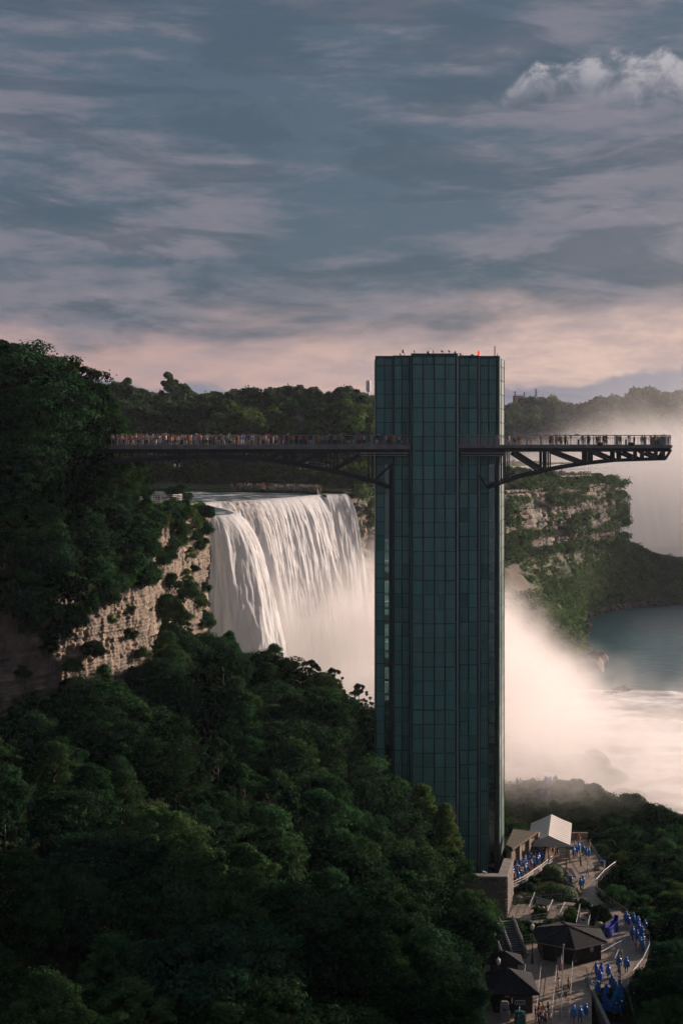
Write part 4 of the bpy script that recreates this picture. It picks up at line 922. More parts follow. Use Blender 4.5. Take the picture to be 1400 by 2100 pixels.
for q in (('snag',640,1352,236,10,'open-crowned tree silhouetted against the mist, left one of two by the tower',1.0),('snag',735,1402,232,9,'open-crowned tree silhouetted against the mist, touching the tower edge',.9),
          ('snag',680,1370,240,10,'open-crowned tree silhouetted against the mist, between two others',.9),
          ('elm',470,1290,246,11,'leafy tree at the foot of the headland, against the white falls',.8),('ash',560,1325,240,10,'leafy tree against the mist below the white falls',.85),('maple_b',415,1300,244,9,'rounded tree tucked against the headland foot',.9),
          ('elm',362,1225,226,12,'leafy tree in front of the lit headland rock, left of the waterfall foot',.7),('ash',345,1300,212,10,'tree just right of the grey rock face end',.8),('elm',400,1305,226,10,'tree under the lit headland rock',.8),
          ('maple',205,1392,160,10,'round dark tree overlapping the foot of the grey rock face',1.15),
          ('poplar',505,1425,205,10,'pale feathery tree in the sunlit part of the slope',.8),
          ('poplar',866,1608,188,13,'pale green feathery tree in front of the tower foot',1.15),('poplar',912,1648,187,11,'second pale green tree in front of the tower foot, right of the taller',1.05),
          ('ash',805,1705,184,9,'reddish-green tree at the left foot of the tower',1.1),('maple',760,1640,188,11,'dark tree against the lower left edge of the tower',1.0),
          ('maple_b',905,1745,176,8,'green tree just below the pale feathery ones',1.0),('maple_b',960,1835,165,8,'dark tree in front of the stone wall',1.0),('maple',985,1872,160,6,'dark tree between the stone wall and the stairs',.75),
          ('basswood',900,1930,148,9,'wide dark tree left of the stairs',1.0),('maple',945,1985,140,8,'dark tree left of the small kiosk roof',.75),('maple_b',850,2030,128,9,'mid green tree at the bottom edge, left of the kiosk',1.0),('ash',955,2070,130,7,'green tree at the bottom edge beside the kiosk wall',.7),
          ('basswood',1382,1932,160,8,'big dark round tree right of the poncho line, upper one',.7),('maple_b',1352,1990,153,7,'green tree right of the lower steps, nearest the rail',.8),('maple',1420,1990,152,9,'dark tree at the right edge beside the lower steps',1.0),('maple_b',1372,2050,146,8,'mid green tree at the bottom right corner',.9),('basswood',1410,1870,176,7,'dark tree at the right edge above the poncho line',.9)):
    tree_at(*q[:5], q[5], 'trees near the tower and falls foot', q[6])
for k, (px, py, Y, h, ky) in enumerate(((385,1330,232,9,'maple_b'),(440,1342,236,9,'elm'),(500,1372,236,9,'ash'),(455,1405,226,9,'maple'),(545,1400,230,9,'maple_b'),(320,1400,205,9,'elm'),(360,1420,208,9,'maple'),(255,1450,176,8,'maple_b'),(600,1440,226,9,'elm'),(650,1455,222,9,'maple_b'),(700,1470,224,9,'ash'),(745,1500,222,9,'elm'))):
    tree_at(ky, px, py, Y, h, 'lit leafy tree on the slope between cliff foot and tower, %s from the cliff' % ORD[k], 'trees near the tower and falls foot', 1.05)

# shrubs on the slope right of the path and beyond the tent
gS = 'shrubs on the slope right of the curved path'
yy = 150.0; rw_ = 0
while yy < 262:
    x = 26.0; nn_ = 0
    while x < 70:
        X_, Y_ = x+R.uniform(-1.2,1.2), yy+R.uniform(-1.2,1.2)
        pb = np.interp(Y_, [150,160,166,172,177,184,190,196,206,216,230,300], [31.6,31.9,34.2,37.6,36.6,34.6,33.2,36.5,37.2,36.5,40.5,22])
        if X_ > pb+2.3 and X_/Y_ < 0.262 and Y_ < 240 and not (Y_ > 226 and X_ < 44):
            z = gh(X_, Y_)-0.3; key = R.choice(['shrub','shrub_b','shrub','shrub_l','shrub_l'] if Y_ < 215 else ['shrub_b','shrub'])
            pxx, pyy = proj((X_, Y_, z+2))
            lab = ('bright shrub' if key == 'shrub_l' else 'dense green shrub' if key == 'shrub' else 'dark shrub')+(' on the misty slope behind the tent' if Y_ > 226 else ' on the slope just right of the tent' if Y_ > 200 else ' on the slope right of the curved path' if Y_ > 172 else ' beside the poncho line and lower steps')
            plant(key, (X_, Y_, z-.4), R.uniform(.5, .9) if X_ < pb+9 else R.uniform(.7, 1.1), lab.replace(' on the slope','').replace(' misty slope','')+', %s out in row %s' % (ORD[nn_], ORD[rw_]), gS); nn_ += 1
        x += R.uniform(2.8, 3.8)
    yy += R.uniform(3.4, 4.2); rw_ += 1
for k in range(40):
    X_, Y_ = R.uniform(22.5, 46), R.uniform(222, 252)
    if 36.2 < X_ < 38.6 or 28 < X_ < 31: continue
    plant(R.choice(['shrub','shrub_b']), (X_, Y_, gh(X_, Y_)-.4), R.uniform(.35, .65), 'dark shrub on the rise behind the white tent, %s' % ('close to the tower side' if X_ < 29 else 'straight behind the roof ridge' if X_ < 36 else 'towards the misty trail' if X_ < 41 else 'at the river side')+', %s up' % ORD[int((Y_-222)/2)], 'shrubs behind the white tent')

# Goat-island side: trees behind the walkway, on the island and the far bank
gI = 'trees on the island behind the walkway'
tops = [(236,790),(262,778),(290,800),(345,766),(372,790),(402,812),(440,806),(482,803),(520,812),(545,800),(575,798),(612,796),(640,797),(668,812),(716,798),(742,812),(762,818)]
for k, (px, py) in enumerate(tops):
    Y_ = R.uniform(485, 530); key = 'far_tall' if py < 780 else R.choice(['far_round','far_oval'])
    top = P(px, py, Y_); h = top.z+9
    plant(key, (top.x, Y_, -9), h/PROTO[key][3]*R.uniform(.95,1.15), '%s on the skyline behind the walkway, %s from the left cliff' % (PROTO[key][4], ORD[k]), gI, sz=h/PROTO[key][3])
for kk, px in enumerate(range(225, 775, 23)):
    Y_ = R.uniform(462, 480); py = 838+R.uniform(-12, 14); top = P(px+R.uniform(-6,6), py, Y_); key = R.choice(['far_round','far_oval','far_light','far_round']); h = top.z+11
    if 585 < px < 640: py = 885; top = P(px, py, Y_); h = top.z+11
    plant(key, (top.x, Y_, -11), h/PROTO[key][3]*1.15, 'dark island tree standing right behind the crowded walkway, %s from the left cliff' % ORD[kk], gI, sz=h/PROTO[key][3])
for k, px in enumerate(range(290, 800, 24)):
    Y_ = R.uniform(438, 452); py = (945 if k%3 else 955)+R.uniform(-8, 12); top = P(px+R.uniform(-5,5), py, Y_); key = R.choice(['far_light','far_round','far_light','far_oval']); h = max(6, top.z+14.5)
    plant(key, (top.x, Y_, -14), h/PROTO[key][3]*1.3, 'low waterside tree seen under the walkway truss, %s from the left cliff' % ORD[k], gI, sz=h/PROTO[key][3])
p = P(600, 855, 455); plant('far_light', (p.x, 455, p.z-7), .5, 'small yellow-green tree in front of the stone house', gI)
p = P(366, 1000, 330); plant('shrub', (p.x, 330, p.z-3), 1.15, 'rounded olive shrub at the water edge beside the railing', 'shrubs at the edge of the upper river')
# trees on island cliff top right of the tower and on the far bank
for kk, px in enumerate(range(1036, 1250, 11)):
    Y_ = np.interp(px, [1036, 1250], [512, 648])+R.uniform(-2, 8); p = P(px, np.interp(px,[1036,1100,1250],[962,972,982]), Y_)
    plant('shrub_far', (p.x, Y_, p.z-3.4), R.uniform(.8,1.1), 'dark shrub along the top of the island cliff, %s from the tower' % ORD[kk], 'shrubs on top of the island cliff')
gF = 'distant trees right of the tower beyond the river'
for k in range(52):
    px = 1030+k*7.6+R.uniform(-3, 3); Y_ = R.uniform(1090, 1180); py = np.interp(px, [1030,1060,1120,1180,1260,1320,1400], [838,828,822,838,818,806,812])+R.uniform(-3, 9)
    key = R.choice(['vfar','vfar_b']); top = P(px, py, Y_); h = top.z+13
    plant(key, (top.x, Y_, -13), h/PROTO[key][3]*R.uniform(.7,.9), 'distant far-bank tree right of the tower, %s from the tower edge' % ORD[k], gF, sz=h/PROTO[key][3])
for k in range(26):
    px = 1035+k*15+R.uniform(-5, 5); Y_ = R.uniform(1055, 1075); py = 858+R.uniform(-6, 10); top = P(px, py, Y_); h = top.z+13
    plant(R.choice(['vfar','vfar_b']), (top.x, Y_, -13), h/26*.9, 'distant low tree at the far water line, %s from the tower edge' % ORD[k], gF, sz=h/26)
for k in range(30):
    px = 215+k*19; Y_ = R.uniform(760, 860); py = 812+R.uniform(-4, 8); top = P(px, py, Y_); h = top.z+5
    plant('vfar', (top.x, Y_, -5), h/27*.9, 'distant treetop between the island skyline trees, %s from the left cliff' % ORD[k], 'trees far behind the island', sz=h/27)

# scrub that nobody could count on the scree and on the cliff ledges
def scrub(name, C, Nn, r, per, size, m, seed):
    rg = np.random.RandomState(seed); ct = np.clip(0.5+rg.normal(0, .22, len(C)), .05, .95)
    V, Q, T_ = clump_cloud(C, r, per, size, rg, ct, flat=0.8, up=0.4)
    return tag(mobj(name, npmesh(name, V, Q, m, False, T_)), kind='stuff')
rg = np.random.RandomState(3); C = []; Rr = []
while len(C) < 2300:
    i, j = rg.randint(2, 236), rg.randint(3, 64)
    p = SC[i, j]
    stony = fbm(np.array([p[0]/11]), np.array([p[1]/20]), 44.)[0]
    if (j < 26 and p[0] < 96 and stony > 0.5) or p[1] < 440: 
        if rg.rand() < .85: continue
    s = rg.uniform(1.0, 2.6)*(1.25 if j > 20 else .9); C.append(p+np.array([rg.uniform(-1,1), rg.uniform(-1,1), s*0.35])); Rr.append(s)
scrub('scree_scrub', np.array(C), None, np.array(Rr), 46, 0.95, M['leaf_far'], 5)
s2, gx, gy, gnx, gny, gzt, gzr, gzb, gsw = cl_goat; C = []; Rr = []
for k in range(2600):
    j = rg.randint(0, len(s2)-1); q = rg.rand(); z = gzr[j]+3+(max(gzb[j], -42)-gzr[j]-3)*q
    d = fbm(np.array([s2[j]/20]), np.array([z/5.0]), 61.)[0]
    band = 0.5+0.5*math.sin(z*1.0+s2[j]*.02)
    if d+0.2*band < 0.56: continue
    off = 5.2+3.2*fbm(np.array([s2[j]/19.8]), np.array([z/35.2]), 17.)[0]-1.2+(2.6 if z < gzr[j] else -1.5)+q*2
    C.append((gx[j]+gnx[j]*(off-2.6), gy[j]+gny[j]*(off-2.6), z)); Rr.append(rg.uniform(1.2, 2.6))
scrub('cliff_scrub', np.array(C), None, np.array(Rr), 44, 0.85, M['leaf_far'], 6)
C = []; Rr = []
for k in range(700):
    x, y = rg.uniform(14, 78), rg.uniform(234, 282); z = gh(x, y)
    if z < -69.6 or x/y > .28 or fbm(np.array([x/8]), np.array([y/8]), 71.)[0] < .40: continue
    s = rg.uniform(.5, 1.5); C.append((x, y, z+s*.2)); Rr.append(s)
scrub('riverside_scrub', np.array(C), None, np.array(Rr), 70, .42, M['leaf_dark'], 14)
# grassy weeds over the planted bank and talus floor near the plaza
C = []; Rr = []
for k in range(2600):
    x, y = rg.uniform(16, 44), rg.uniform(163, 262)
    px, py = proj((x, y, ZP))
    if gh(x, y) < -66: continue
    inbank = (1048 < px < 1185 and 1805 < py < 1860) or (1090 < px < 1240 and 1862 < py < 1925) or (1010 < px < 1110 and 1900 < py < 1935 )
    if k % 2 == 0:
        x, y = rg.uniform(-52, 8), rg.uniform(95, 262)
        C.append((x, y, gh(x, y)+.2)); Rr.append(rg.uniform(.8, 1.5)); continue
    if y > 226 or inbank: C.append((x, y, gh(x, y)+.1 if y > 226 else ZP+.05)); Rr.append(rg.uniform(.25, .6) if inbank else rg.uniform(.5, 1.2))
scrub('ground_cover', np.array(C), None, np.array(Rr), 60, 0.22, M['leaf_mid'], 8)
# ------------------------------------------------------------------ plaza and path
pz = [(1046,1822),(1046,1800),(1062,1778),(1083,1758),(1096,1738),(1180,1722),(1212,1722),(1214,1745),(1240,1785),(1226,1805),(1219,1822),(1232,1845),(1262,1862),(1284,1880),(1312,1905),(1330,1930),(1330,1955),(1318,1985),(1300,2005),(1283,2026)]
pz2 = [(1213,2026),(1213,2140),(1000,2140),(985,2020),(1000,1960),(1030,1905),(1046,1880)]
poly = [G(*q) for q in pz+pz2]
vv = bmesh.new()
for z in (0.0, -0.5):
    pass
me = bpy.data.meshes.new('plaza'); n = len(poly)
V = [(p.x, p.y, ZP) for p in poly]+[(p.x, p.y, ZP-0.8) for p in poly]
me.from_pydata(V, [], [tuple(range(n))[::-1]]+[(i, n+i, n+(i+1)%n, (i+1)%n) for i in range(n)]); me.materials.append(M['paving'])
bmm = bmesh.new(); bmm.from_mesh(me); bmesh.ops.recalc_face_normals(bmm, faces=bmm.faces); bmesh.ops.triangulate(bmm, faces=[f for f in bmm.faces if len(f.verts) > 4]); bmm.to_mesh(me)
for p in me.polygons:
    if abs(p.normal.z) > .9 and p.normal.z < 0 and p.center.z > ZP-.1: p.flip()
tag(mobj('plaza', me), kind='structure')
# planted bank between the queue and the ramps
def sheet(name, pts, z, m, th=0.35, kind='structure'):
    ps = [G(*q) for q in pts]; b = MB(); b.prism([(p.x, p.y) for p in ps], z-th, z, 0); o = b.build(name, m); return tag(o, kind=kind)
sheet('planting_bed', [(1048,1828),(1078,1812),(1112,1786),(1140,1772),(1158,1783),(1172,1800),(1186,1830),(1182,1848),(1215,1866),(1238,1882),(1242,1900),(1232,1915),(1110,1935),(1048,1934),(1030,1908),(1048,1880)][::-1], ZP+.08, M['soil'])
for pts, w in (([(1046,1858),(1098,1856),(1086,1892),(1036,1893)],0),([(1036,1893),(1150,1888),(1150,1900),(1030,1906)],0),([(1128,1870),(1156,1872),(1148,1892),(1117,1892)],0),([(1190,1872),(1214,1873),(1205,1912),(1182,1905)],0),([(1120,1858),(1200,1862),(1214,1874),(1122,1872)],0),([(1100,1842),(1125,1848),(1200,1858),(1186,1864),(1098,1857)],0)):
    sheet('ramp', pts[::-1], ZP+.16, M['paving'], .2)
sheet('mat', [(1152,1781),(1172,1783),(1181,1800),(1166,1799)][::-1], ZP+.10, M['black'], .09)
# retaining edge
def railing(pts, h, label, group='metal railings on the plaza', gap=1.4, bars=2, z=None, m='steel_grey', r=.026, zs=None):
    ps = []
    for k, q in enumerate(pts):
        if len(q) == 3 and zs == 'abs': ps.append(Vector(q))
        else: ps.append(G(q[0], q[1], q[2] if len(q) == 3 else (ZP+.1)))
    c = ps[0].copy(); e = empty('railing', c, label, 'railing', group)
    hr = MB()
    for a, b_ in zip(ps[:-1], ps[1:]): hr.tube(a+Vector((0,0,h)), b_+Vector((0,0,h)), r, n=6)
    hr.build('handrail', M[m], e)
    if bars:
        lb = MB()
        for a, b_ in zip(ps[:-1], ps[1:]):
            for j in range(1, bars+1): z_ = h*j/(bars+1); lb.tube(a+Vector((0,0,z_)), b_+Vector((0,0,z_)), r*.65, n=5)
        lb.build('lower_rail', M[m], e)
    for a, b_ in zip(ps[:-1], ps[1:]):
        L = (b_-a).length; n = max(1, round(L/gap))
        for k in range(n): 
            p = a.lerp(b_, k/n); mm = MB(); mm.tube(p-Vector((0,0,.3)), p+Vector((0,0,h)), r, n=6); mm.build('post', M[m], e)
    p = ps[-1]; mm = MB(); mm.tube(p-Vector((0,0,.3)), p+Vector((0,0,h)), r, n=6); mm.build('post', M[m], e)
    return e
railing([(1046,1828),(1078,1812),(1112,1788),(1136,1768)], 1.1, 'pale railing along the front of the dense blue queue beside the stone arches')
railing([(1212,1745),(1226,1768),(1242,1788)], 1.05, 'dark railing beside the path near the blue bin')
railing([(1262,1783),(1240,1800),(1222,1820)], 1.1, 'bright short railing running down to the bend of the path')
railing([(1222,1824),(1224,1834),(1240,1850),(1262,1866),(1284,1882),(1312,1908),(1331,1930),(1331,1956),(1318,1984),(1303,2004),(1284,2026)], 1.05, 'long curved railing on the outer side of the path behind the poncho line')
railing([(1046,1860),(1150,1850),(1200,1858)], 1.05, 'railing at the top edge of the zigzag ramps, below the round hedges')
railing([(1046,1852),(1105,1856)], 1.0, 'short pale rail by the lit wall end above the ramps')
railing([(1096,1846),(1084,1876)], 1.0, 'pale sloping rail on the right of the widest ramp'); railing([(1133,1861),(1122,1884)], 1.0, 'pale sloping rail left of the narrow middle ramp')
railing([(1158,1866),(1148,1888)], 1.0, 'pale sloping rail right of the narrow middle ramp'); railing([(1189,1870),(1181,1908)], 1.0, 'pale sloping rail left of the ramp behind the large kiosk')
railing([(1214,1872),(1205,1912)], 1.0, 'pale sloping rail right of the ramp behind the large kiosk'); railing([(1032,1894),(1090,1897),(1120,1891),(1150,1890)], 1.1, 'long railing along the lower edge of the zigzag ramps')
railing([(1066,1940),(1108,1932),(1112,1950)], 1.1, 'wooden-toned rail behind the lamp post left of the large kiosk')
for k, (pa, pb) in enumerate((((1080,1976),(1062,2105)),((1111,1977),(1098,2105)),((1143,1979),(1130,2105)),((1174,1984),(1166,2105)))):
    railing([pa, pb], .95, '%s queue rail from the left on the open paving' % ORD[k], 'thin queue rails across the paving', gap=3.2, bars=1, r=.022)
railing([(1232,1968),(1262,1950),(1290,1936)], .85, 'low rope barrier right of the large kiosk', 'low rope barriers', gap=1.5, bars=0, r=.02, m='steel_grey')
railing([(1236,1994),(1260,1982),(1268,1962)], .85, 'low rope barrier just above the lower steps', 'low rope barriers', gap=1.5, bars=0, r=.02)
railing([(1126,2091),(1148,2091),(1170,2092)], 1.0, 'black railing at the foot of the flagpole', gap=.9, bars=2, m='black', r=.025)
railing([(1125,1607),(1175,1612)], 1.0, 'thin railing on the misty rise behind the blue ponchos', gap=1.6, bars=1, m='black', r=.04) if False else None

# lower steps, going down towards the viewer
st = empty('lower_steps', G(1246,2026), 'wide dark steps crowded with blue ponchos going down at the lower right', 'steps')
sx0, sx1 = G(1215,2026).x, G(1281,2026).x; y0 = G(1246,2024).y; RISE, TREAD = 0.165, 0.40
SY = y0
def step_z(y):
    k = math.floor((SY-y)/TREAD)+1
    if k <= 0: return ZP
    if k > 12: k = 12 if y > SY-12*TREAD-2.2 else k-5
    return ZP-RISE*k
y = SY
while y > SY-12:
    z = step_z(y-.01); bb = MB(); bb.box(sx0, sx1, y-TREAD, y-.002, z-.5, z-.02); bb.box(sx0+.02, sx1-.02, y-TREAD-.02, y-.03, z-.02, z); bb.build('step', M['soil'] if False else M['stepm'] if 'stepm' in M else M['roof_dark'], st); y -= TREAD
def foot_on_steps(px, py):
    for yy_ in np.arange(SY+3, SY-12, -0.05):
        z = step_z(yy_)
        if 915-z*F/yy_ >= py: return Vector(((px-700)*yy_/F, yy_, z))
    return G(px, py, -64)
b = MB(); b.box(sx0-.45, sx0-.05, SY-12, SY+2.2, ZP-5, ZP+.25); tag(b.build('step_wall', M['concrete']), 'pale concrete kerb wall on the left of the lower steps', 'wall')
for x_, lab in ((sx0-.25, 'steel railing on the left of the lower steps'), (sx1+.05, 'steel railing on the right of the lower steps')):
    railing([(x_, SY+2.4, ZP+(.2 if x_ < sx0 else 0)), (x_, SY, ZP+(.2 if x_ < sx0 else 0)), (x_, SY-5, ZP-2.0+(1.2 if x_ < sx0 else 0)), (x_, SY-11, ZP-3.5+(2.7 if x_ < sx0 else 0))], 1.0, lab, zs='abs')
# upper left stairs
us = empty('stairs', G(1056,1968), 'grey double flight of stone stairs rising left behind the lamp post', 'stairs')
A0, A1 = G(1030,1971), G(1080,1966); up = Vector((-1.25, 4.2, 0)); H = 3.1; NS = 17
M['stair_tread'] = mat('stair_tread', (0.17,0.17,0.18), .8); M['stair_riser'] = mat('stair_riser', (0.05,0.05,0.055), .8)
for k in range(NS):
    o_ = up*(k/NS); o2 = up*((k+1)/NS)+up*(.02); z = ZP+H*(k+1)/NS
    bb = MB(); a, c, d, e_ = A0+o_, A1+o_, A1+o2, A0+o2
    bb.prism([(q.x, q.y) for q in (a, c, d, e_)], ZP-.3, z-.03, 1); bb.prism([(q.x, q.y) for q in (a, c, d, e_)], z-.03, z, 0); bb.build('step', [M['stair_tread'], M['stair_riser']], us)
for f_, w_ in ((0.0,.22),(.42,.2),(1.0,.25)):
    a = A0.lerp(A1, f_)+Vector((0,0,.35)); c = a+up+Vector((0,0,H)); bb = MB(); bb.beam(a, c, w_, .6); bb.build('stair_wall', M['concrete'], us)
    bb = MB(); bb.tube(a+Vector((0,0,.65)), c+Vector((0,0,.65)), .035); bb.build('handrail', M['steel_grey'], us)
us.location.z = us.location.z

# kiosks
def kiosk_hex():
    c = G(1174,1981); c = Vector((c.x+.15, c.y+4.0, ZP)); e = empty('kiosk', c, 'large dark wooden kiosk with a black hipped roof in the middle of the plaza', 'kiosk')
    Rw, Re = 4.0, 4.85; w = [(c.x+Rw*math.sin(k*math.pi/3), c.y-Rw*math.cos(k*math.pi/3)) for k in range(6)]
    b = MB()
    b.prism(w, ZP-.05, ZP+2.35); b.build('wall', M['kiosk_wall'], e)
    ev = [Vector((c.x+Re*math.sin(k*math.pi/3), c.y-Re*math.cos(k*math.pi/3), ZP+2.2)) for k in range(6)]; ap = Vector((c.x, c.y, ZP+3.35))
    rf = MB()
    for k in range(6):
        a, d = ev[k], ev[(k+1)%6]; rf.add([a, d, ap, a-Vector((0,0,.16)), d-Vector((0,0,.16)), ap-Vector((0,0,.3))], [(0,1,2),(5,4,3),(0,3,4,1)])
    ro = rf.build('roof', M['roof_dark'], e)
    for k in range(6):
        m_ = MB(); m_.beam(ev[k]+Vector((0,0,.04)), ap+Vector((0,0,.04)), .14, .08); m_.build('ridge', M['roof_dark'], e)
    for k in range(6):
        m_ = MB(); m_.beam(ev[k]-Vector((0,0,.06)), ev[(k+1)%6]-Vector((0,0,.06)), .1, .1); m_.build('gutter', M['steel_grey'], e)
    for k in (0, 1, 5):
        m_ = MB(); m_.box(w[k][0]-.07, w[k][0]+.07, w[k][1]-.07, w[k][1]+.05, ZP, ZP+2.3); m_.build('corner_post', M['black'], e)
    # white and blue notice on the right-hand face, small lamp under the eave
    a, d = Vector((*w[0], 0)), Vector((*w[1], 0)); t = (d-a).normalized(); nrm = Vector((t.y, -t.x, 0))
    def plate(f_, z, ww, hh, mm, name, th=.05):
        p = a.lerp(d, f_)+nrm*.03; m_ = MB(); m_.prism([((p-t*ww/2).x, (p-t*ww/2).y), ((p+t*ww/2).x, (p+t*ww/2).y), ((p+t*ww/2+nrm*th).x, (p+t*ww/2+nrm*th).y), ((p-t*ww/2+nrm*th).x, (p-t*ww/2+nrm*th).y)][::-1], z, z+hh); m_.build(name, mm, e)
    plate(.66, ZP+1.15, .42, .62, M['sign_white'], 'notice'); plate(.66, ZP+1.2, .34, .14, M['sign_blue'], 'notice_print', .07); plate(.66, ZP+1.5, .10, .16, M['sign_blue'], 'notice_print', .07)
    plate(.44, ZP+2.02, .5, .14, M['steel_grey'], 'wall_lamp', .14); plate(.06, ZP+.45, .16, .2, M['steel_grey'], 'socket')
    for k in range(1, 12): plate(k/12, ZP+.02, .025, 2.15, M['black'], 'batten', .035)
kiosk_hex()
def kiosk_box():
    f0, f1 = G(1014,2078), G(1091,2076); yb = 5.0; c = Vector(((f0.x+f1.x)/2, f0.y+yb/2, ZP)); e = empty('kiosk', c, 'small black kiosk with hipped roof and signs, lower left of the plaza', 'kiosk')
    x0, x1, y0_, y1_ = f0.x, f1.x, f0.y, f0.y+yb; b = MB(); b.box(x0, x1, y0_, y1_, ZP-.05, ZP+2.4); b.build('wall', M['kiosk_wall'], e)
    o = .65; z = ZP+2.25; ev = [Vector(q) for q in ((x0-o,y0_-o,z),(x1+o,y0_-o,z),(x1+o,y1_+o,z),(x0-o,y1_+o,z))]; r0, r1 = Vector((x0+1.6,(y0_+y1_)/2,ZP+3.95)), Vector((x1-2.4,(y0_+y1_)/2,ZP+3.95))
    m_ = MB(); dn = Vector((0,0,-.15)); m_.add([*ev, r0, r1], [(0,1,5,4),(1,2,5),(2,3,4,5),(3,0,4)]); m_.add([*ev, *[q+dn for q in ev]], [(4,5,6,7)[::-1],(0,4,5,1),(1,5,6,2),(2,6,7,3),(3,7,4,0)]); m_.build('roof', M['roof_dark'], e)
    m_ = MB(); m_.beam(ev[1]+Vector((0,0,.04)), r1+Vector((0,0,.04)), .12, .07); m_.beam(ev[0]+Vector((0,0,.04)), r0+Vector((0,0,.04)), .12, .07); m_.beam(r0, r1, .14, .1); m_.build('ridge', M['roof_dark'], e)
    # framed row of dark pictogram panels
    s0, s1 = TXp(1056,y0_), TXp(1076,y0_); zt = (915-2052)*y0_/F; zb = (915-2060.5)*y0_/F
    m_ = MB(); m_.box(s0, s1, y0_-.06, y0_, zb, zt); m_.build('sign_board', M['sign_white'], e)
    for k in range(5): m_ = MB(); q = s0+.05+(s1-s0-.06)*k/5; m_.box(q, q+.16, y0_-.09, y0_-.05, zb+.06, zt-.06); m_.build('pictogram', M['black'], e)
    m_ = MB(); m_.box(TXp(1035,y0_), TXp(1045,y0_), y0_-.06, y0_, (915-2045.5)*y0_/F, (915-2040.5)*y0_/F); m_.build('orange_sign', M['orange'], e)
    m_ = MB(); m_.box(TXp(1048,y0_), TXp(1050.5,y0_), y0_-.06, y0_, (915-2058)*y0_/F, (915-2047)*y0_/F); m_.build('notice', M['sign_white'], e)
    # second, smaller roof behind
    p = G(1040,2010); e2 = empty('kiosk', p, 'small kiosk roof just behind the lower left kiosk, beside the white lamp', 'kiosk')
    m_ = MB(); m_.box(p.x-1.7, p.x+1.2, p.y, p.y+2.4, ZP-.1, ZP+1.9); m_.build('wall', M['kiosk_wall'], e2)
    cx_, cy_ = p.x-.2, p.y+1.2; m_ = MB(); ev = [(cx_-2.2,cy_-1.7,ZP+1.85),(cx_+2.1,cy_-1.7,ZP+1.85),(cx_+2.1,cy_+1.7,ZP+1.85),(cx_-2.2,cy_+1.7,ZP+1.85),(cx_,cy_,ZP+2.9)]; m_.add(ev, [(0,1,4),(1,2,4),(2,3,4),(3,0,4),(3,2,1,0)]); m_.build('roof', M['roof_dark'], e2)
kiosk_box()
p = G(1034,2092); e = empty('covered_machine', p, 'tall grey fabric-covered machine standing in front of the lower left kiosk', 'covered machine')
m_ = MB(); m_.add([(p.x-.55,p.y-.4,ZP),(p.x+.55,p.y-.5,ZP),(p.x+.6,p.y+.35,ZP),(p.x-.5,p.y+.45,ZP),(p.x-.47,p.y-.33,ZP+1.75),(p.x+.42,p.y-.4,ZP+1.78),(p.x+.5,p.y+.25,ZP+1.7),(p.x-.4,p.y+.35,ZP+1.72),(p.x-.3,p.y-.2,ZP+2.0),(p.x+.3,p.y-.25,ZP+2.02),(p.x+.32,p.y+.2,ZP+1.96),(p.x-.28,p.y+.2,ZP+1.97)],
  [(0,1,5,4),(1,2,6,5),(2,3,7,6),(3,0,4,7),(4,5,9,8),(5,6,10,9),(6,7,11,10),(7,4,8,11),(8,9,10,11)]); m_.build('cover', M['steel_grey'] if False else M['conc_dark'], e)
m_ = MB(); m_.box(p.x-.2,p.x+.1,p.y-.42,p.y-.35,ZP+1.1,ZP+1.3); m_.build('window_slot', M['black'], e)
p = G(1066,2098); e = empty('barrel_bin', p, 'squat dark green barrel with a hatch at the bottom edge beside the kiosk', 'bin')
m_ = MB(); m_.lathe(p,[(.62,0),(.66,.5),(.62,1.0),(.64,1.03),(.6,1.1)],18); m_.build('body', M['green_bin'], e); m_ = MB(); m_.lathe(p+Vector((0,0,1.1)),[(.56,0),(.4,.07),(.05,.1)],16); m_.box(p.x-.25,p.x+.25,p.y-.45,p.y-.1,ZP+1.1,ZP+1.3); m_.build('lid', M['green_bin'], e)
# lamps
def lamp(px, py, label, h=3.9, z=None):
    p = G(px, py) if z is None else G(px, py, z); e = empty('street_lamp', p, label, 'street lamp', 'black lamp posts with white lanterns')
    m_ = MB(); m_.lathe(p,[(.22,0),(.22,.12),(.14,.2),(.12,.7),(.075,.85),(.06,h-.2),(.1,h-.15),(.13,h)],10); m_.build('post', M['black'], e)
    m_ = MB(); m_.lathe(p+Vector((0,0,h)),[(.1,0),(.2,.12),(.23,.4),(.2,.5)],10); m_.build('lantern', M['glass_lamp'], e)
    m_ = MB(); m_.lathe(p+Vector((0,0,h+.5)),[(.25,0),(.2,.12),(.08,.2),(.04,.32),(.01,.36)],10); m_.build('cap', M['white_metal'], e)
lamp(1091,1976,'black lamp post with white-capped lantern between the stairs and the large kiosk'); lamp(1021.5,2046,'lamp post with white-capped lantern rising behind the small kiosk roof',3.6); lamp(1020,1975,'lamp post on the left of the double stairs',4.0)
# flag
fb = G(1148.5,2091); e = empty('flagpole', fb, 'white flagpole with a limp American flag in front of the large kiosk', 'flagpole')
top = fb+Vector((.33,0,7.75)); m_ = MB(); m_.tube(fb, top, .075, .045, n=10); m_.build('pole', M['white_metal'], e)
m_ = MB(); m_.lathe(top,[(.03,0),(.12,.05),(.14,.13),(.1,.22),(.02,.27)],10); m_.build('finial', M['gold'], e)
def fpt(u_, v_):   # u along the fly, v down the hoist; a limp flag gathers below the hoist
    hz = top.z-.25-v_*1.5; px_ = top.x-.04-(7.75-(top.z-hz))*0+(-.33)*(top.z-hz)/7.75
    return Vector((px_-u_*.62-0.03*math.sin(u_*9+v_*3), fb.y-.02+.16*math.sin(u_*11+v_*2), hz-u_*1.55-.1*math.sin(u_*6)))
NU, NV = 24, 13; cells = {0:[],1:[],2:[]}
fl = MB(); idx = {}
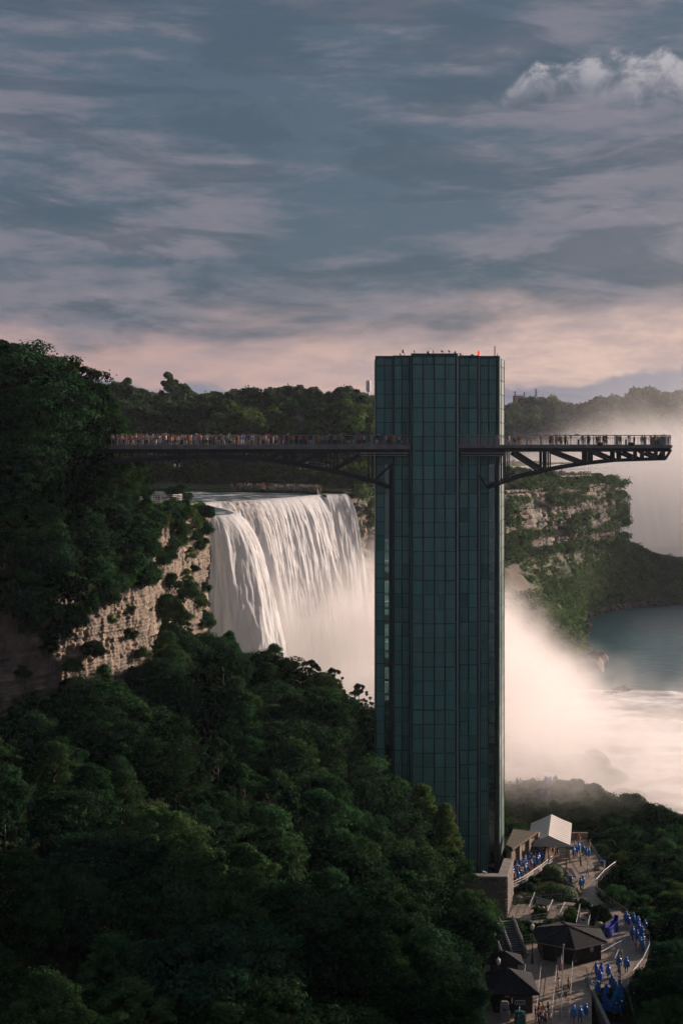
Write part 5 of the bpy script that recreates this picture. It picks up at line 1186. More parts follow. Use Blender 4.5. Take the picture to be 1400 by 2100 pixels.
for i in range(NU+1):
    for j in range(NV+1): idx[(i,j)] = len(fl.v); fl.v.append(tuple(fpt(i/NU, j/NV)))
for i in range(NU):
    for j in range(NV):
        fl.f.append((idx[(i,j)],idx[(i,j+1)],idx[(i+1,j+1)],idx[(i+1,j)])); fl.m.append(2 if (i < NU*.42 and j < 7) else (0 if j%2 == 0 else 1))
fo = fl.build('flag', [M['flag_red'],M['flag_white'],M['flag_blue']], e, smooth=True)
sm_ = MB()
for i in range(5):
    for j in range(6):
        q = fpt((i+.5+(.0 if j%2 else .3))/NU*2, (j+.6)/NV); sm_.lathe(q+Vector((0,-.03,0)),[(.005,-.02),(.022,0),(.005,.02)],5)
tag(sm_.build('star', M['flag_white'], e), kind='stuff')
# blue collection bin, bench rock, blue bin by the path, litter bins
p = G(1253,1920); e = empty('collection_bin', p, 'open-topped blue plastic collection trough beside the path for used ponchos', 'bin')
def bentwall(pts, z0, z1, th, name):
    m_ = MB()
    for a, c in zip(pts[:-1], pts[1:]):
        a, c = Vector((*a,0)), Vector((*c,0)); t = (c-a).normalized(); nn = Vector((t.y,-t.x,0))*th; m_.prism([(q.x,q.y) for q in (a, c, c+nn, a+nn)][::-1], z0, z1)
    m_.build(name, M['blue_bin'], e)
q = [G(1240,1922), G(1250,1923), G(1266,1908), G(1266,1896), G(1255,1895), G(1258,1906), G(1240,1922)]
q = [(v_.x, v_.y) for v_ in (G(1240,1921),G(1249,1923),G(1266,1909),G(1267,1897),G(1259,1895),G(1257,1905),G(1240,1921))]
bentwall(q, ZP, ZP+1.15, .07, 'wall'); m_ = MB(); m_.prism(q[:-1], ZP+.15, ZP+.35); m_.build('floor', M['blue_bin'], e)
for k in range(7):
    a = Vector((*q[1],0)).lerp(Vector((*q[2],0)), (k+.5)/7); m_ = MB(); m_.beam((a.x+.04,a.y-.04,ZP+.1),(a.x+.04,a.y-.04,ZP+1.1),.09); m_.build('rib', M['blue_bin'], e)
m_ = MB(); m_.lathe((0,0,0),[(.5,0),(.62,.1),(.5,.5),(.25,.62),(.02,.66)],9,sx=1.3,sy=.8); o = m_.build('boulder', M['ruin']); o.location = G(1229,1920); tag(o,'pale sunlit boulder just left of the blue collection trough','boulder')
def bin_at(px, py, m1, m2, label):
    p = G(px, py); e = empty('litter_bin', p, label, 'bin'); m_ = MB(); m_.lathe(p,[(.32,0),(.34,.1),(.36,.85),(.38,.9)],12); m_.build('body', M[m1], e); m_ = MB(); m_.lathe(p+Vector((0,0,.9)),[(.42,0),(.42,.12),(.3,.2),(.04,.24)],12); m_.build('lid', M[m2], e)
bin_at(1235,1781,'conc_dark','blue_bin','grey litter bin with a blue lid beside the path below the tent'); bin_at(1042,1985,'ruin','green_bin','brown litter bin with a dark lid at the foot of the stairs')
for k, (px, py, sx_, sz_) in enumerate(((1226,1783,.9,.5),(1246,1792,1.1,.5),(1160,1790,.6,.35),(1165,1798,.7,.4),(1150,1806,.6,.35),(1158,1808,.8,.45),(1170,1813,.7,.4),(1175,1822,.8,.5),(1143,1803,.5,.3),(1187,1835,.5,.5),(1100,1865,.8,.4),(1107,1872,.7,.35),(1112,1866,.6,.4),(1170,1896,.6,.35),(1175,1903,.7,.4),(1228,1899,.8,.45),(1222,1905,.7,.4),(1063,1842,.7,.3),(1072,1836,.6,.3))):
    m_ = MB(); m_.lathe((0,0,0),[(sx_*.8,-.1),(sx_,sz_*.2),(sx_*.75,sz_*.75),(sx_*.3,sz_),(.02,sz_*1.05)],7,sx=1,sy=.8)
    m_.v = [(x+R.uniform(-.09,.09), y+R.uniform(-.09,.09), z+R.uniform(-.06,.06)) for x, y, z in m_.v]; o = m_.build('rock', M['boulder'] if k%3 else M['ruin']); o.location = G(px, py); o.rotation_euler.z = R.uniform(0,6)
    tag(o, 'rock '+('beside the path near the blue-lidded bin' if k < 2 else 'between the two round hedges and the path' if k < 10 else 'in the planting between the ramps')+', %s of its cluster' % ORD[k if k < 2 else k-2 if k < 10 else k-10], 'rock', 'rocks edging the planting beds')
# hedges
def hedge(px, py, wx, wy, h, label):
    p = G(px, py); rg = np.random.RandomState(int(px)); n = 9000; d = unit(n, rg); d[:, 2] = np.abs(d[:, 2])
    k = (np.abs(d)**2.6).sum(1)**(-1/2.6); C = d*k[:, None]*np.array([wx, wy, h]); C *= (1-.10*rg.rand(n)[:, None]); C[:, 2] += .05*fbm(C[:,0]*2, C[:,1]*2, 3.)
    V, Q, T_ = leaves(C, d, .13, rg, np.clip(.5+rg.normal(0,.15,n),0,1)); e = empty('hedge', p+Vector((0,wy*.4,0)), label, 'hedge', 'clipped hedges by the queue', rz=-.25)
    mobj('foliage', npmesh('foliage', V, Q, M['hedge'], False, T_), e); m_ = MB(); m_.lathe((0,0,0),[(.9,-.1),(1,.45*h),(.7,.75*h),(.1,.9*h)],14,sx=wx*.9,sy=wy*.9); mobj('stem', m_.mesh('stem', M['leaf_dark']), e)
hedge(1134,1800,1.55,1.8,1.5,'clipped green hedge nearer the tent, beside the blue queue'); hedge(1152,1845,2.25,2.0,1.5,'larger clipped green hedge above the zigzag ramps')
for px, py, s, k_, w in ((1095,1815,.35,'shrub','left of the larger hedge'),(1080,1828,.35,'shrub_b','above the ramps near the lit wall end'),(1105,1880,.35,'shrub','between widest and middle ramps'),(1172,1882,.4,'shrub_l','between middle ramp and the ramp behind the large kiosk'),(1165,1893,.35,'shrub','behind the large kiosk roof'),(1228,1886,.45,'shrub_b','left of the blue collection trough'),(1060,1925,.5,'shrub_b','just right of the double stairs'),(1080,1912,.45,'shrub','behind the lamp lantern'),(1100,1918,.4,'shrub_b','left of the large kiosk roof'),(1125,1905,.35,'shrub','under the lower ramp rail'),(1195,1862,.35,'shrub','at the top of the ramp behind the large kiosk'),(1045,1912,.5,'shrub_b','at the head of the double stairs')):
    plant(k_, G(px,py), s, 'low shrub '+w, 'low shrubs among the ramps')

# white tent
tf, tb = G(1124.5,1765), None; yf = tf.y; zb_ = ZP
X0, X1 = TXp(1082,yf), TXp(1167,yf); Lt = 12.0; sh = 2.2; ze, zr_ = ZP+2.25, ZP+3.65
te = empty('tent', ((X0+X1)/2, yf+6, ZP), 'large white gabled tent over the queue beside the stone arches', 'tent')
def tv(x, k, z): return Vector((x+sh*k, yf+Lt*k, z))
xm = (X0+X1)/2
for sgn, xe in ((-1, X0-.1), (1, X1+.1)):
    for k in range(4):
        a0, a1 = k/4, (k+1)/4; m_ = MB(); pts = []
        for a in (a0, a1):
            for j in range(5):
                f_ = j/4; sag = -.05*math.sin(math.pi*f_)-.03*math.sin(math.pi*((a-a0)/(a1-a0)) if a1>a0 else 0); pts.append(tv(xm+(xe-xm)*f_, a, zr_+(ze-zr_)*f_+sag))
        fs = [(j, j+1, 5+j+1, 5+j) for j in range(4)]; fs = [f[::-1] for f in fs] if sgn < 0 else fs; m_.add(pts, fs); m_.build('roof_panel', M['tent'], te)
    m_ = MB(); m_.add([tv(xe,0,ze),tv(xe,1,ze),tv(xe,1,ze-.3),tv(xe,0,ze-.3)], [(0,1,2,3)]); m_.build('valance', M['tent'], te)
for k in (0, 1): m_ = MB(); m_.add([tv(X0-.1,k,ze),tv(X1+.1,k,ze),tv(xm,k,zr_),tv(X0-.1,k,ze-.25),tv(X1+.1,k,ze-.25)], [(0,1,2),(0,3,4,1)]); m_.build('gable', M['tent_gable_shade'], te)
for x in (X0, xm, X1):
    for k in (0, .5, 1):
        m_ = MB(); q = tv(x,k,0); m_.box(q.x-.06,q.x+.06,q.y-.06+.1,q.y+.06+.1,ZP,ze-.02 if x!=xm else zr_-.1); m_.build('pole', M['steel_grey'], te)
m_ = MB(); m_.beam(tv(xm,0,zr_+.02), tv(xm,1,zr_+.02), .1, .06); m_.build('ridge_seam', M['tent'], te)
for k in range(0, 13):
    m_ = MB()
    for xe in (X0-.1, X1+.1):
        a = tv(xm, k/12, zr_+.01); c = tv(xe, k/12, ze+.01); m_.beam(a, a.lerp(c,.5)-Vector((0,0,.035)), .05, .03); m_.beam(a.lerp(c,.5)-Vector((0,0,.035)), c, .05, .03)
    m_.build('roof_seam', M['tent_gable_shade'], te)
s0 = G(1166,1768); m_ = MB(); m_.box(TXp(1158,s0.y-.3),TXp(1174.5,s0.y-.3),s0.y-.35,s0.y-.25,ZP+1.85,ZP+2.35); o = m_.build('hanging_sign', M['sign_green']); tag(o,'dark green sign board hanging at the right front corner of the white tent','sign')
m_ = MB(); m_.box(0,.09,0,.09,0,2.0); o=m_.build('sign_post', M['steel_grey']); o.location=(TXp(1166.5,s0.y-.15),s0.y-.15,ZP); tag(o,'thin post under the green sign board by the white tent','post')
b = MB(); 
for k in range(8): b.box(TXp(1146,s0.y+1.5),TXp(1166,s0.y+1.5),s0.y+1.5,s0.y+1.6,ZP+.1+.24*k,ZP+.30+.24*k)
tag(b.build('screen_wall', M['conc_dark']),'grey slatted screen wall under the right side of the tent','wall')
b = MB(); p0, p1 = G(1170,1722), G(1206,1724); b.box(p0.x,p1.x,p0.y,p0.y+.4,ZP,ZP+1.0); tag(b.build('low_wall', M['ruin']),'low dark stone wall at the far end of the path, right of the tent','wall')

# stone arches
ra = empty('stone_ruin', (24.5, 205, ZP), 'old stone building with arched openings and a mossy flat roof beside the queue', 'stone building')
fa, fc = Vector((24.0, 200.4, 0)), Vector((28.3, 208.2, 0)); t = (fc-fa).normalized(); nn = Vector((t.y, -t.x, 0)); Lf = (fc-fa).length; Hh = 3.75
ops = [(.9, 1.7, 1.9), (3.0, 5.3, 2.5), (7.4, 9.2, 2.35)]
def fq(s, z, d=0): q = fa+t*s+nn*d; return Vector((q.x, q.y, ZP+z))
m_ = MB()
def blk(s0_, s1_, z0_, z1_, d=0.0, dep=.7): m_.add([fq(s0_,z0_,d),fq(s1_,z0_,d),fq(s1_,z0_,d-dep),fq(s0_,z0_,d-dep),fq(s0_,z1_,d),fq(s1_,z1_,d),fq(s1_,z1_,d-dep),fq(s0_,z1_,d-dep)], [(0,3,2,1),(4,5,6,7),(0,1,5,4),(1,2,6,5),(2,3,7,6),(3,0,4,7)])
prev = 0
for a, c, hh in ops:
    blk(prev, a, -.3, Hh); n_ = 8; r_ = (c-a)/2
    for k in range(n_):
        s0_ = a+(c-a)*k/n_; s1_ = a+(c-a)*(k+1)/n_; sm = (s0_+s1_)/2; zz_ = hh-r_*.5+ r_*.5*math.sqrt(max(0,1-((sm-(a+c)/2)/r_)**2)); blk(s0_, s1_, zz_, Hh)
    prev = c
blk(prev, Lf, -.3, Hh); m_.build('facade', M['ruin'], ra)
# individually laid blocks standing proud of the facade
stm = MB(); stm.box(-.3,.3,-.06,.06,-.13,.13); stme = stm.mesh('stone', M['ruin'])
rz_ = math.atan2(t.y, t.x); nst = 0
for row in range(13):
    s = R.uniform(0,.3)
    while s < Lf-.3:
        w_ = R.uniform(.45,.8); z = .15+row*.285
        if not any(a-.12 < s+w_ and s < c+.12 and z < hh+.05 for a, c, hh in ops) and R.random() < .85:
            q = fq(s+w_/2, z, .0); o = mobj('stone', stme, ra, q-ra.location); o.rotation_euler.z = rz_; o.scale = (w_/.63, R.uniform(.7,1.5), .98); nst += 1
        s += w_+.03
for pl_ in (2.6, 6.3, 9.9):
    m_ = MB(); blk(pl_-.35, pl_+.35, -.3, Hh+.15, .45, .5); m_.build('buttress', M['ruin'], ra)
m_ = MB(); c4 = [fq(-.3,Hh,.35), fq(Lf+.2,Hh,.35), fq(Lf+.2,Hh,.35)+Vector((-3.2,1.8,0)), fq(-.3,Hh,.35)+Vector((-.7,1.6,0))]
top4 = [q+Vector((0,0,.4)) for q in c4]; m_.add(c4+top4, [(0,1,2,3)[::-1],(4,5,6,7),(0,1,5,4),(1,2,6,5),(2,3,7,6),(3,0,4,7)]); m_.build('roof_slab', M['moss'], ra)
m_ = MB()
for k in range(16): q = fq(.3+k*.62, Hh-.18, .12); m_.box(q.x-.09,q.x+.09,q.y-.12,q.y+.12,q.z-.1,q.z+.1)
tag(m_.build('dentil', M['ruin'], ra), kind='stuff')
for a, c, hh in ops[1:2]: m_ = MB(); m_.beam(fq(a+.3,0,-.5), fq(a+.3,hh-.1,-.5), .1); m_.build('gate_post', M['steel_grey'], ra)

# stone retaining wall in front of the tower foot
rw = empty('stone_wall', (18, 183.4, ZP), 'rough stone retaining wall at the foot of the tower with a sunlit right end', 'stone wall')
WX0, WX1 = TXp(925,183), TXp(1038,183); WT = (915-1797)*183/F; WB = ZP-1
m_ = MB(); m_.prism([(WX0,183.06),(WX1-.05,183.06),(WX1+1.6,190.5),(WX1+.6,190.9),(WX1-.9,184),(WX0,184)], WB, WT-.18); m_.build('core', M['mortar'], rw)
stm = MB(); stm.box(-.5,.5,-.16,.12,-.5,.5); stm.v = [(x*(.97 if y < 0 else 1), y, z*(.96 if y < 0 else 1)) for x, y, z in stm.v]; stme = stm.mesh('stone', M['stone']); z = WT-.2-.36; cnt = 0
while z > WB+1.2 and cnt < 240:
    hh = R.uniform(.30,.40); x = WX0+R.uniform(0,.3)
    while x < WX1-.1:
        w_ = min(R.uniform(.4,.85), WX1-x)
        if w_ > .15: o = mobj('stone', stme, rw, Vector((x+w_/2, 183-R.uniform(0,.05), z+hh/2))-rw.location); o.scale = (w_-.06, R.uniform(.7,1.6), hh-.055); cnt += 1
        x += w_
    z -= hh
z = WT-.2-.36; t_ = Vector((1.65,7.4,0)).normalized()
while z > WB+1.2:
    s = R.uniform(0,.2); hh = R.uniform(.3,.4)
    while s < 7.2:
        w_ = R.uniform(.5,1.0); q = Vector((WX1,183,z+hh/2))+t_*(s+w_/2); o = mobj('stone', stme, rw, q-rw.location); o.rotation_euler.z = math.atan2(t_.y,t_.x); o.scale = (w_-.03,1,hh-.03); s += w_; cnt += 1
        if cnt > 295: break
    z -= hh
    if cnt > 295: break
m_ = MB(); m_.prism([(WX0,182.75),(WX1+.1,182.75),(WX1+1.8,190.5),(WX1+.6,190.9),(WX1-.9,184.1),(WX0,184.1)], WT-.18, WT); m_.build('coping', M['concrete'], rw)
m_ = MB(); m_.lathe((0,0,0),[(.1,0),(.1,.3),(.24,.34),(.26,.5),(.2,.64),(.03,.7)],10); o = m_.build('globe_lamp', M['white_metal']); o.location=(TXp(946,183.3),183.4,WT); tag(o,'small white globe lamp on the stone wall under the tower','lamp')
m_ = MB(); m_.box(-.05,.05,-.05,.05,0,.35); m_.beam((-.25,0,.45),(.3,-.1,.28),.18); o = m_.build('security_camera', M['white_metal']); o.location=(TXp(993,183.3),183.4,WT); tag(o,'small white camera on the stone wall near its sunlit end','camera')

# boulders in the mist and at the foot of the rapids
def rocky(px, py, Y, wx, h, label, m='boulder', group=None, sy=.9, flat=False, zoff=0):
    p = P(px, py, Y); rg = np.random.RandomState(int(px*7+py)); k = 44; a = np.linspace(0, 2*np.pi, k, endpoint=False); prof = [(1.05,-.25),(1,.05),(.97,.25),(.93,.4),(.87,.55),(.8,.7),(.72,.82),(.62,.9),(.45,.97),(.3,1.0),(.02,1.02)] if not flat else [(1.03,-.25),(1,.2),(.97,.6),(.93,.85),(.85,.97),(.4,1.0),(.02,1.0)]
    V = []; 
    for r_, z_ in prof:
        rr_ = r_*(0.72+.55*fbm(np.cos(a)*1.5+px, np.sin(a)*1.5+z_*1.3, 3., 4))+.14*(vnoise(np.cos(a)*5+px, np.sin(a)*5+z_*6, 5.)-.5); V.append(np.stack([wx*rr_*np.cos(a), wx*sy*rr_*np.sin(a), h*z_*(0.78+.45*vnoise(np.cos(a)*2.6+px, np.sin(a)*2.6, 9.))], 1))
    V = np.concatenate(V); Q = [(i*k+j, i*k+(j+1)%k, (i+1)*k+(j+1)%k, (i+1)*k+j) for i in range(len(prof)-1) for j in range(k)]
    me = npmesh('boulder', V, np.array(Q), M[m]); o = mobj('boulder', me, None, (p.x, Y, p.z-h+zoff)); tag(o, label, 'boulder', group); return o
gR = 'boulders along the river shore'
rocky(1090,1604,256,3.0,4.2,'large grey boulder behind the tent with ponchos walking past',group='boulders behind the tent'); rocky(1170,1622,258,3.4,3.0,'rounded overgrown boulder right of the grey boulder behind the tent',group='boulders behind the tent'); rocky(1235,1626,256,3.4,2.4,'low overgrown boulder at the right of the misty rise',group='boulders behind the tent')
rocky(1045,1535,318,9,7.0,'rounded misty rock mass just right of the tower',group=gR); rocky(1110,1556,310,9,6,'long low misty rock between the rounded mass and the flat block',group=gR)
rocky(1200,1553,300,6.0,6.5,'flat-topped misty rock block above the white rapids',flat=True,group=gR); rocky(1160,1565,304,6,5,'misty rock shoulder left of the flat-topped block',group=gR); rocky(1250,1582,294,4.4,4,'smaller misty rock right of the flat-topped block',group=gR); rocky(1292,1622,282,5,2.6,'low misty rock sloping into the rapids',group=gR); rocky(1345,1648,276,4.5,2.0,'last low misty rock at the edge of the rapids',group=gR)
rocky(1277,1411,402,4.2,4.0,'dark rock standing in the white water at the head of the rapids',group=gR); rocky(1252,1420,398,3,2.4,'smaller dark rock left of the one heading the rapids',group=gR); rocky(1310,1432,394,2.4,1.6,'low wet rock right of the one heading the rapids',group=gR)
for k, (px, py, Y, wx, h) in enumerate(((1312,1449,384,7,1.7),(1370,1455,380,9,1.5),(1260,1482,366,6,1.6),(1300,1487,364,7,1.7),(1240,1510,352,5,1.4),(1362,1512,350,7,1.3),(1335,1545,334,8,1.2),(1250,1545,334,6,1.3))):
    rocky(px, py, Y, wx, h, 'low wet rock breaking the foam of the rapids, %s from the top' % ORD[k], group='wet rocks in the rapids', sy=.5)
rocky(1225,1338,430,3.2,2.0,'warm-lit rock at the shore where mist meets the green river',m='boulder',group=gR,sy=1.3); rocky(1203,1345,424,5,3.6,'rock beside the warm-lit one at the misty shore',group=gR)
for k in range(66):
    i = int(70+2.5*k+R.uniform(0,2)); p = SC[i, 67]; s = R.uniform(.8, 2.4)
    m_ = MB(); m_.lathe((0,0,0),[(s*.8,-.6),(s,.1*s),(s*.7,.5*s),(s*.25,.75*s),(.03,.78*s)],7,sx=1,sy=.7); m_.v = [(x+R.uniform(-.25,.25)*s,y+R.uniform(-.25,.25)*s,z+R.uniform(-.15,.15)*s) for x,y,z in m_.v]
    o = m_.build('boulder', M['boulder'] if k%3 else M['ruin']); o.location = (p[0]+R.uniform(-3,3), p[1]+R.uniform(-3,2), p[2]+R.uniform(.2,1.4)); tag(o, 'boulder on the far shore below the island cliff, %s along from the mist' % ORD[k], 'boulder', 'boulders along the far shore')
# misty trail on the slope
tr = [(1250,1675),(1228,1668),(1236,1690),(1222,1708)]

# ------------------------------------------------------------------ island: house, platform, railings
p = P(611, 880, 470); e = empty('stone_house', (p.x, 470, p.z-6), 'small square stone house with a pyramid roof among the island trees', 'house')
hw = 18*470/F; m_ = MB(); m_.box(p.x-hw, p.x+hw, 470, 476, p.z-8, P(0,866,470).z); m_.build('wall', M['pale_wall'], e)
ze_ = P(0,866.5,470).z; za = P(0,848,470).z; m_ = MB(); m_.add([(p.x-hw-.6,469.4,ze_),(p.x+hw+.6,469.4,ze_),(p.x+hw+.6,476.6,ze_),(p.x-hw-.6,476.6,ze_),(p.x,473,za)],[(0,1,4),(1,2,4),(2,3,4),(3,0,4),(3,2,1,0)]); m_.build('roof', M['roof_brown'], e)
m_ = MB(); m_.beam((p.x,473,za-.1),(p.x,473,za+1.5),.12); m_.build('finial', M['roof_brown'], e)
m_ = MB(); m_.box(p.x+hw-.02,p.x+hw+.04,472,473.4,p.z-1,p.z+1); m_.build('window', M['black'], e)
# platform at the brink
pl0, pl1 = P(470,1008,425), P(656,1008,400); e = empty('lookout_platform', P(560,1012,412), 'crowded lookout terrace with hedge and fence at the brink of the white falls', 'lookout terrace')
A, B_ = Vector((pl0.x,424,ZC+.3)), Vector((TXp(655,399),399.5,ZC+.3))
m_ = MB(); m_.prism([(A.x,A.y),(B_.x,B_.y),(B_.x+.5,408),(12,428),(A.x,436)], ZC-1.2, ZC+.75); m_.build('terrace', M['soil'], e)
m_ = MB(); a, c = A.lerp(B_, .76), B_
for k in range(9): q = a.lerp(c, k/8); m_.box(q.x-.25,q.x+.25,q.y-.15,q.y+.15,ZC+.7,ZC+2.05)
m_.beam(a+Vector((0,0,1.7)), c+Vector((0,0,1.7)), .12); tag(m_.build('fence_board', M['ruin'], e), kind='stuff')
m_ = MB(); m_.beam(a+Vector((0,-.1,.35)), c+Vector((0,-.1,.35)), .35, .3); m_.build('kerb', M['ruin'], e)
m_ = MB(); m_.beam(A+Vector((0,0,1.6)), a+Vector((0,0,1.6)), .08); m_.beam(A+Vector((0,0,1.1)), a+Vector((0,0,1.1)), .06)
for k in range(34): q = A.lerp(a, k/33); m_.beam(q+Vector((0,0,.3)), q+Vector((0,0,1.6)), .07)
m_.build('fence', M['steel_grey'], e)
rg = np.random.RandomState(9); C = []; Rr = []
for k in range(260):
    f_ = rg.rand(); q = A.lerp(B_, f_); C.append((q.x+rg.uniform(-.3,.6), q.y-.9+rg.uniform(-.5,.3), ZC+.1+rg.uniform(0,.3))); Rr.append(rg.uniform(.45,.75))
for k in range(60): C.append((TXp(rg.uniform(640,658),397), 396.5+rg.uniform(-1,2), ZC-1.0+rg.uniform(-1.5,1.3))); Rr.append(rg.uniform(.6,1.1))
scrub('brink_hedge', np.array(C), None, np.array(Rr), 60, .32, M['leaf_far'], 12)
rocky(650,1012,396,1.8,9,'dark rock pillar dividing the wide falls from the narrow one', m='boulder', sy=1.4)
# pale railing on the headland and its grass
hp = [(-36.5,262),(-31.5,264),(-30.2,268),(-31,271.5)]; e = empty('curved_railing', (-33,266,-10.6), 'white curved pipe railing of the lookout on the grassy headland', 'railing')
for z_ in (.5,.85,1.2,1.5):
    m_ = MB(); m_.path([Vector((x,y,-10.6+z_)) for x,y in hp], .05); m_.build('rail', M['white_metal'], e)
for k in range(12):
    f_ = k/11*2.999; i = int(f_); q = Vector(hp[i]).lerp(Vector(hp[i+1]), f_-i); m_ = MB(); m_.path([Vector((q.x,q.y,-10.7)),Vector((q.x+.12,q.y-.05,-9.7)),Vector((q.x,q.y,-9.05))], .045); m_.build('rib', M['white_metal'], e)
m_ = MB(); m_.prism([(-44,255),(-29.2,259),(-26.9,270),(-29,274),(-46,276)], -11.6, -10.65); tag(m_.build('headland_lawn', M['grass']), kind='structure')
# island cliff lookout and lamp posts right of the tower
e = empty('cliff_railing', (90,575,-11), 'pale fence and crowd terrace on top of the island cliff under the deck truss', 'fence')
a, c = P(1086,972,560), P(1211,967,600); m_ = MB(); m_.beam(a, c, .12); m_.beam(a-Vector((0,0,.7)), c-Vector((0,0,.7)), .1)
for k in range(30): q = a.lerp(c, k/29); m_.beam(q-Vector((0,0,1.6)), q, .14)
m_.build('fence_rail', M['ruin'], e); m_ = MB(); m_.beam(a-Vector((0,0,1.5)), c-Vector((0,0,1.5)), .5, .6); m_.build('kerb', M['concrete'], e)
for px, py in ((1051,944),(1060,952),(1151,950)):
    p = P(px, py, 590); m_ = MB(); m_.beam((0,0,-5),(0,0,0),.22); m_.beam((0,0,0),(.9,0,0),.25); o = m_.build('lamp_post', M['black']); o.location = p; tag(o, 'small dark lamp post on the island cliff top '+('left of the pair beside the tower' if px==1051 else 'right of the pair beside the tower' if px==1060 else 'above the crowd terrace'), 'lamp post')
# red-roofed shelter bits behind the brink
p = P(572,972,440); m_ = MB(); m_.box(p.x-4,p.x+9,440,443,p.z-2,p.z-.6); m_.beam((p.x-4,440,p.z-.2),(p.x+9,440,p.z-.2),.12); m_.beam((p.x-2,441,p.z-.6),(p.x-2,441,p.z+2.2),.2); m_.box(p.x-3,p.x-1,440.5,441.5,p.z+1.2,p.z+2.0); tag(m_.build('stair_landing', M['conc_dark']), 'pale stepped landing with a few people among the waterside trees', 'landing')

# far industry
p = P(755,780,1500); e = empty('water_tower', (p.x,1500,0), 'slim white water tower on the horizon left of the tall green tower', 'water tower')
m_ = MB(); m_.tube((p.x,1500,-10),(p.x,1500,P(0,800,1500).z),.8,.8,10); m_.build('stem', M['white_metal'], e); m_ = MB(); m_.lathe((p.x,1500,P(0,804,1500).z),[(.8,0),(2.4,1.5),(2.5,10.5),(2.1,12),(.3,12.9)],14); m_.build('tank', M['white_metal'], e)
p = P(1063,812,1500); e = empty('storage_tank', (p.x,1500,0), 'round brick-red industrial tank on the horizon right of the tower', 'tank')
m_ = MB(); m_.lathe((p.x,1500,-10),[(6.2,0),(6.2,P(0,814,1500).z+10),(5.9,P(0,812,1500).z+10)],20); m_.build('wall', M['brick'], e); m_ = MB(); m_.lathe((p.x,1500,P(0,813.5,1500).z),[(6.4,0),(6.4,.8),(1,1.6)],20); m_.build('roof', M['roof_brown'], e)
m_ = MB(); x = P(1074,0,1500).x; m_.tube((x,1498,-10),(x,1498,P(0,804,1500).z),1.0,.8,10); tag(m_.build('chimney', M['roof_brown']), 'thin dark chimney right of the round red tank', 'chimney')
def pylon(px, py, Y, lab):
    p = P(px, py, Y); e = empty('pylon', (p.x,Y,0), lab, 'pylon'); h = p.z+10; m_ = MB(); w = 2.3
    for sx in (-1,1):
        for sy in (-1,1): m_.beam((p.x+sx*w,Y+sy*w,-10),(p.x+sx*.4,Y+sy*.4,p.z),.32)
    for k in range(7):
        z0_ = -10+h*k/7; z1_ = -10+h*(k+1)/7; q0 = w-(w-.4)*k/7; q1 = w-(w-.4)*(k+1)/7; m_.beam((p.x-q0,Y-q0,z0_),(p.x+q1,Y-q1,z1_),.22); m_.beam((p.x+q0,Y-q0,z0_),(p.x-q1,Y-q1,z1_),.22)
    m_.build('lattice', M['steel'], e); m_ = MB()
    for z_ in (1,4,7): m_.beam((p.x-2.4,Y,p.z-z_),(p.x+2.4,Y,p.z-z_),.25)
    m_.build('cross_arm', M['steel'], e)
pylon(1055.5,802,1480,'lattice pylon just left of the round red tank'); pylon(1098.5,797,1450,'tall lattice pylon right of the round red tank'); pylon(1240,822,1700,'faint far pylon above the misty trees'); pylon(1361,806,1600,'faint pylon at the far right above the misty trees')
m_ = MB()
for k in range(3):
    a = P(1098.5,801+3*k,1450); c = P(1361,813+3*k,1600); d_ = P(1000,803+3*k,1430)
    for u0, u1 in ((a, c), (d_, a)):
        for j in range(12):
            f0, f1 = j/12, (j+1)/12; q0, q1 = u0.lerp(u1,f0), u0.lerp(u1,f1); q0.z -= 16*f0*(1-f0); q1.z -= 16*f1*(1-f1); m_.beam(q0, q1, .14)
tag(m_.build('power_line', M['steel']), 'thin power lines strung between the far pylons', 'power line')
# concrete yard seen from its side: low bank and hills far off
# ------------------------------------------------------------------ people
skin_m = [mat('skin_%s' % n, c, .6) for n, c in (('light',(0.45,0.27,0.19)),('tan',(0.32,0.18,0.11)),('brown',(0.14,0.075,0.045)))]
cloth = {'white':(0.62,0.60,0.58),'red':(0.45,0.045,0.03),'orange':(0.50,0.14,0.04),'pink':(0.50,0.22,0.22),'black':(0.018,0.018,0.020),'grey':(0.16,0.16,0.17),'navy':(0.02,0.035,0.09),'blue':(0.03,0.12,0.40),'teal':(0.03,0.20,0.20),'tan':(0.36,0.25,0.16),'maroon':(0.20,0.03,0.04),'green':(0.06,0.14,0.06),'yellow':(0.50,0.34,0.05)}
cloth_m = {k: mat('cloth_'+k, v, .85) for k, v in cloth.items()}
hair_m = {'black': mat('hair_black', (0.012,0.010,0.010), .5), 'brown': mat('hair_brown', (0.06,0.035,0.02), .5), 'blond': mat('hair_blond', (0.30,0.19,0.09), .5)}
M['poncho'] = mat('poncho_blue', (0.015,0.13,0.44), .35, (0.03,0.20,0.55), 3, rand=.3, tr=.25, spec=.6)
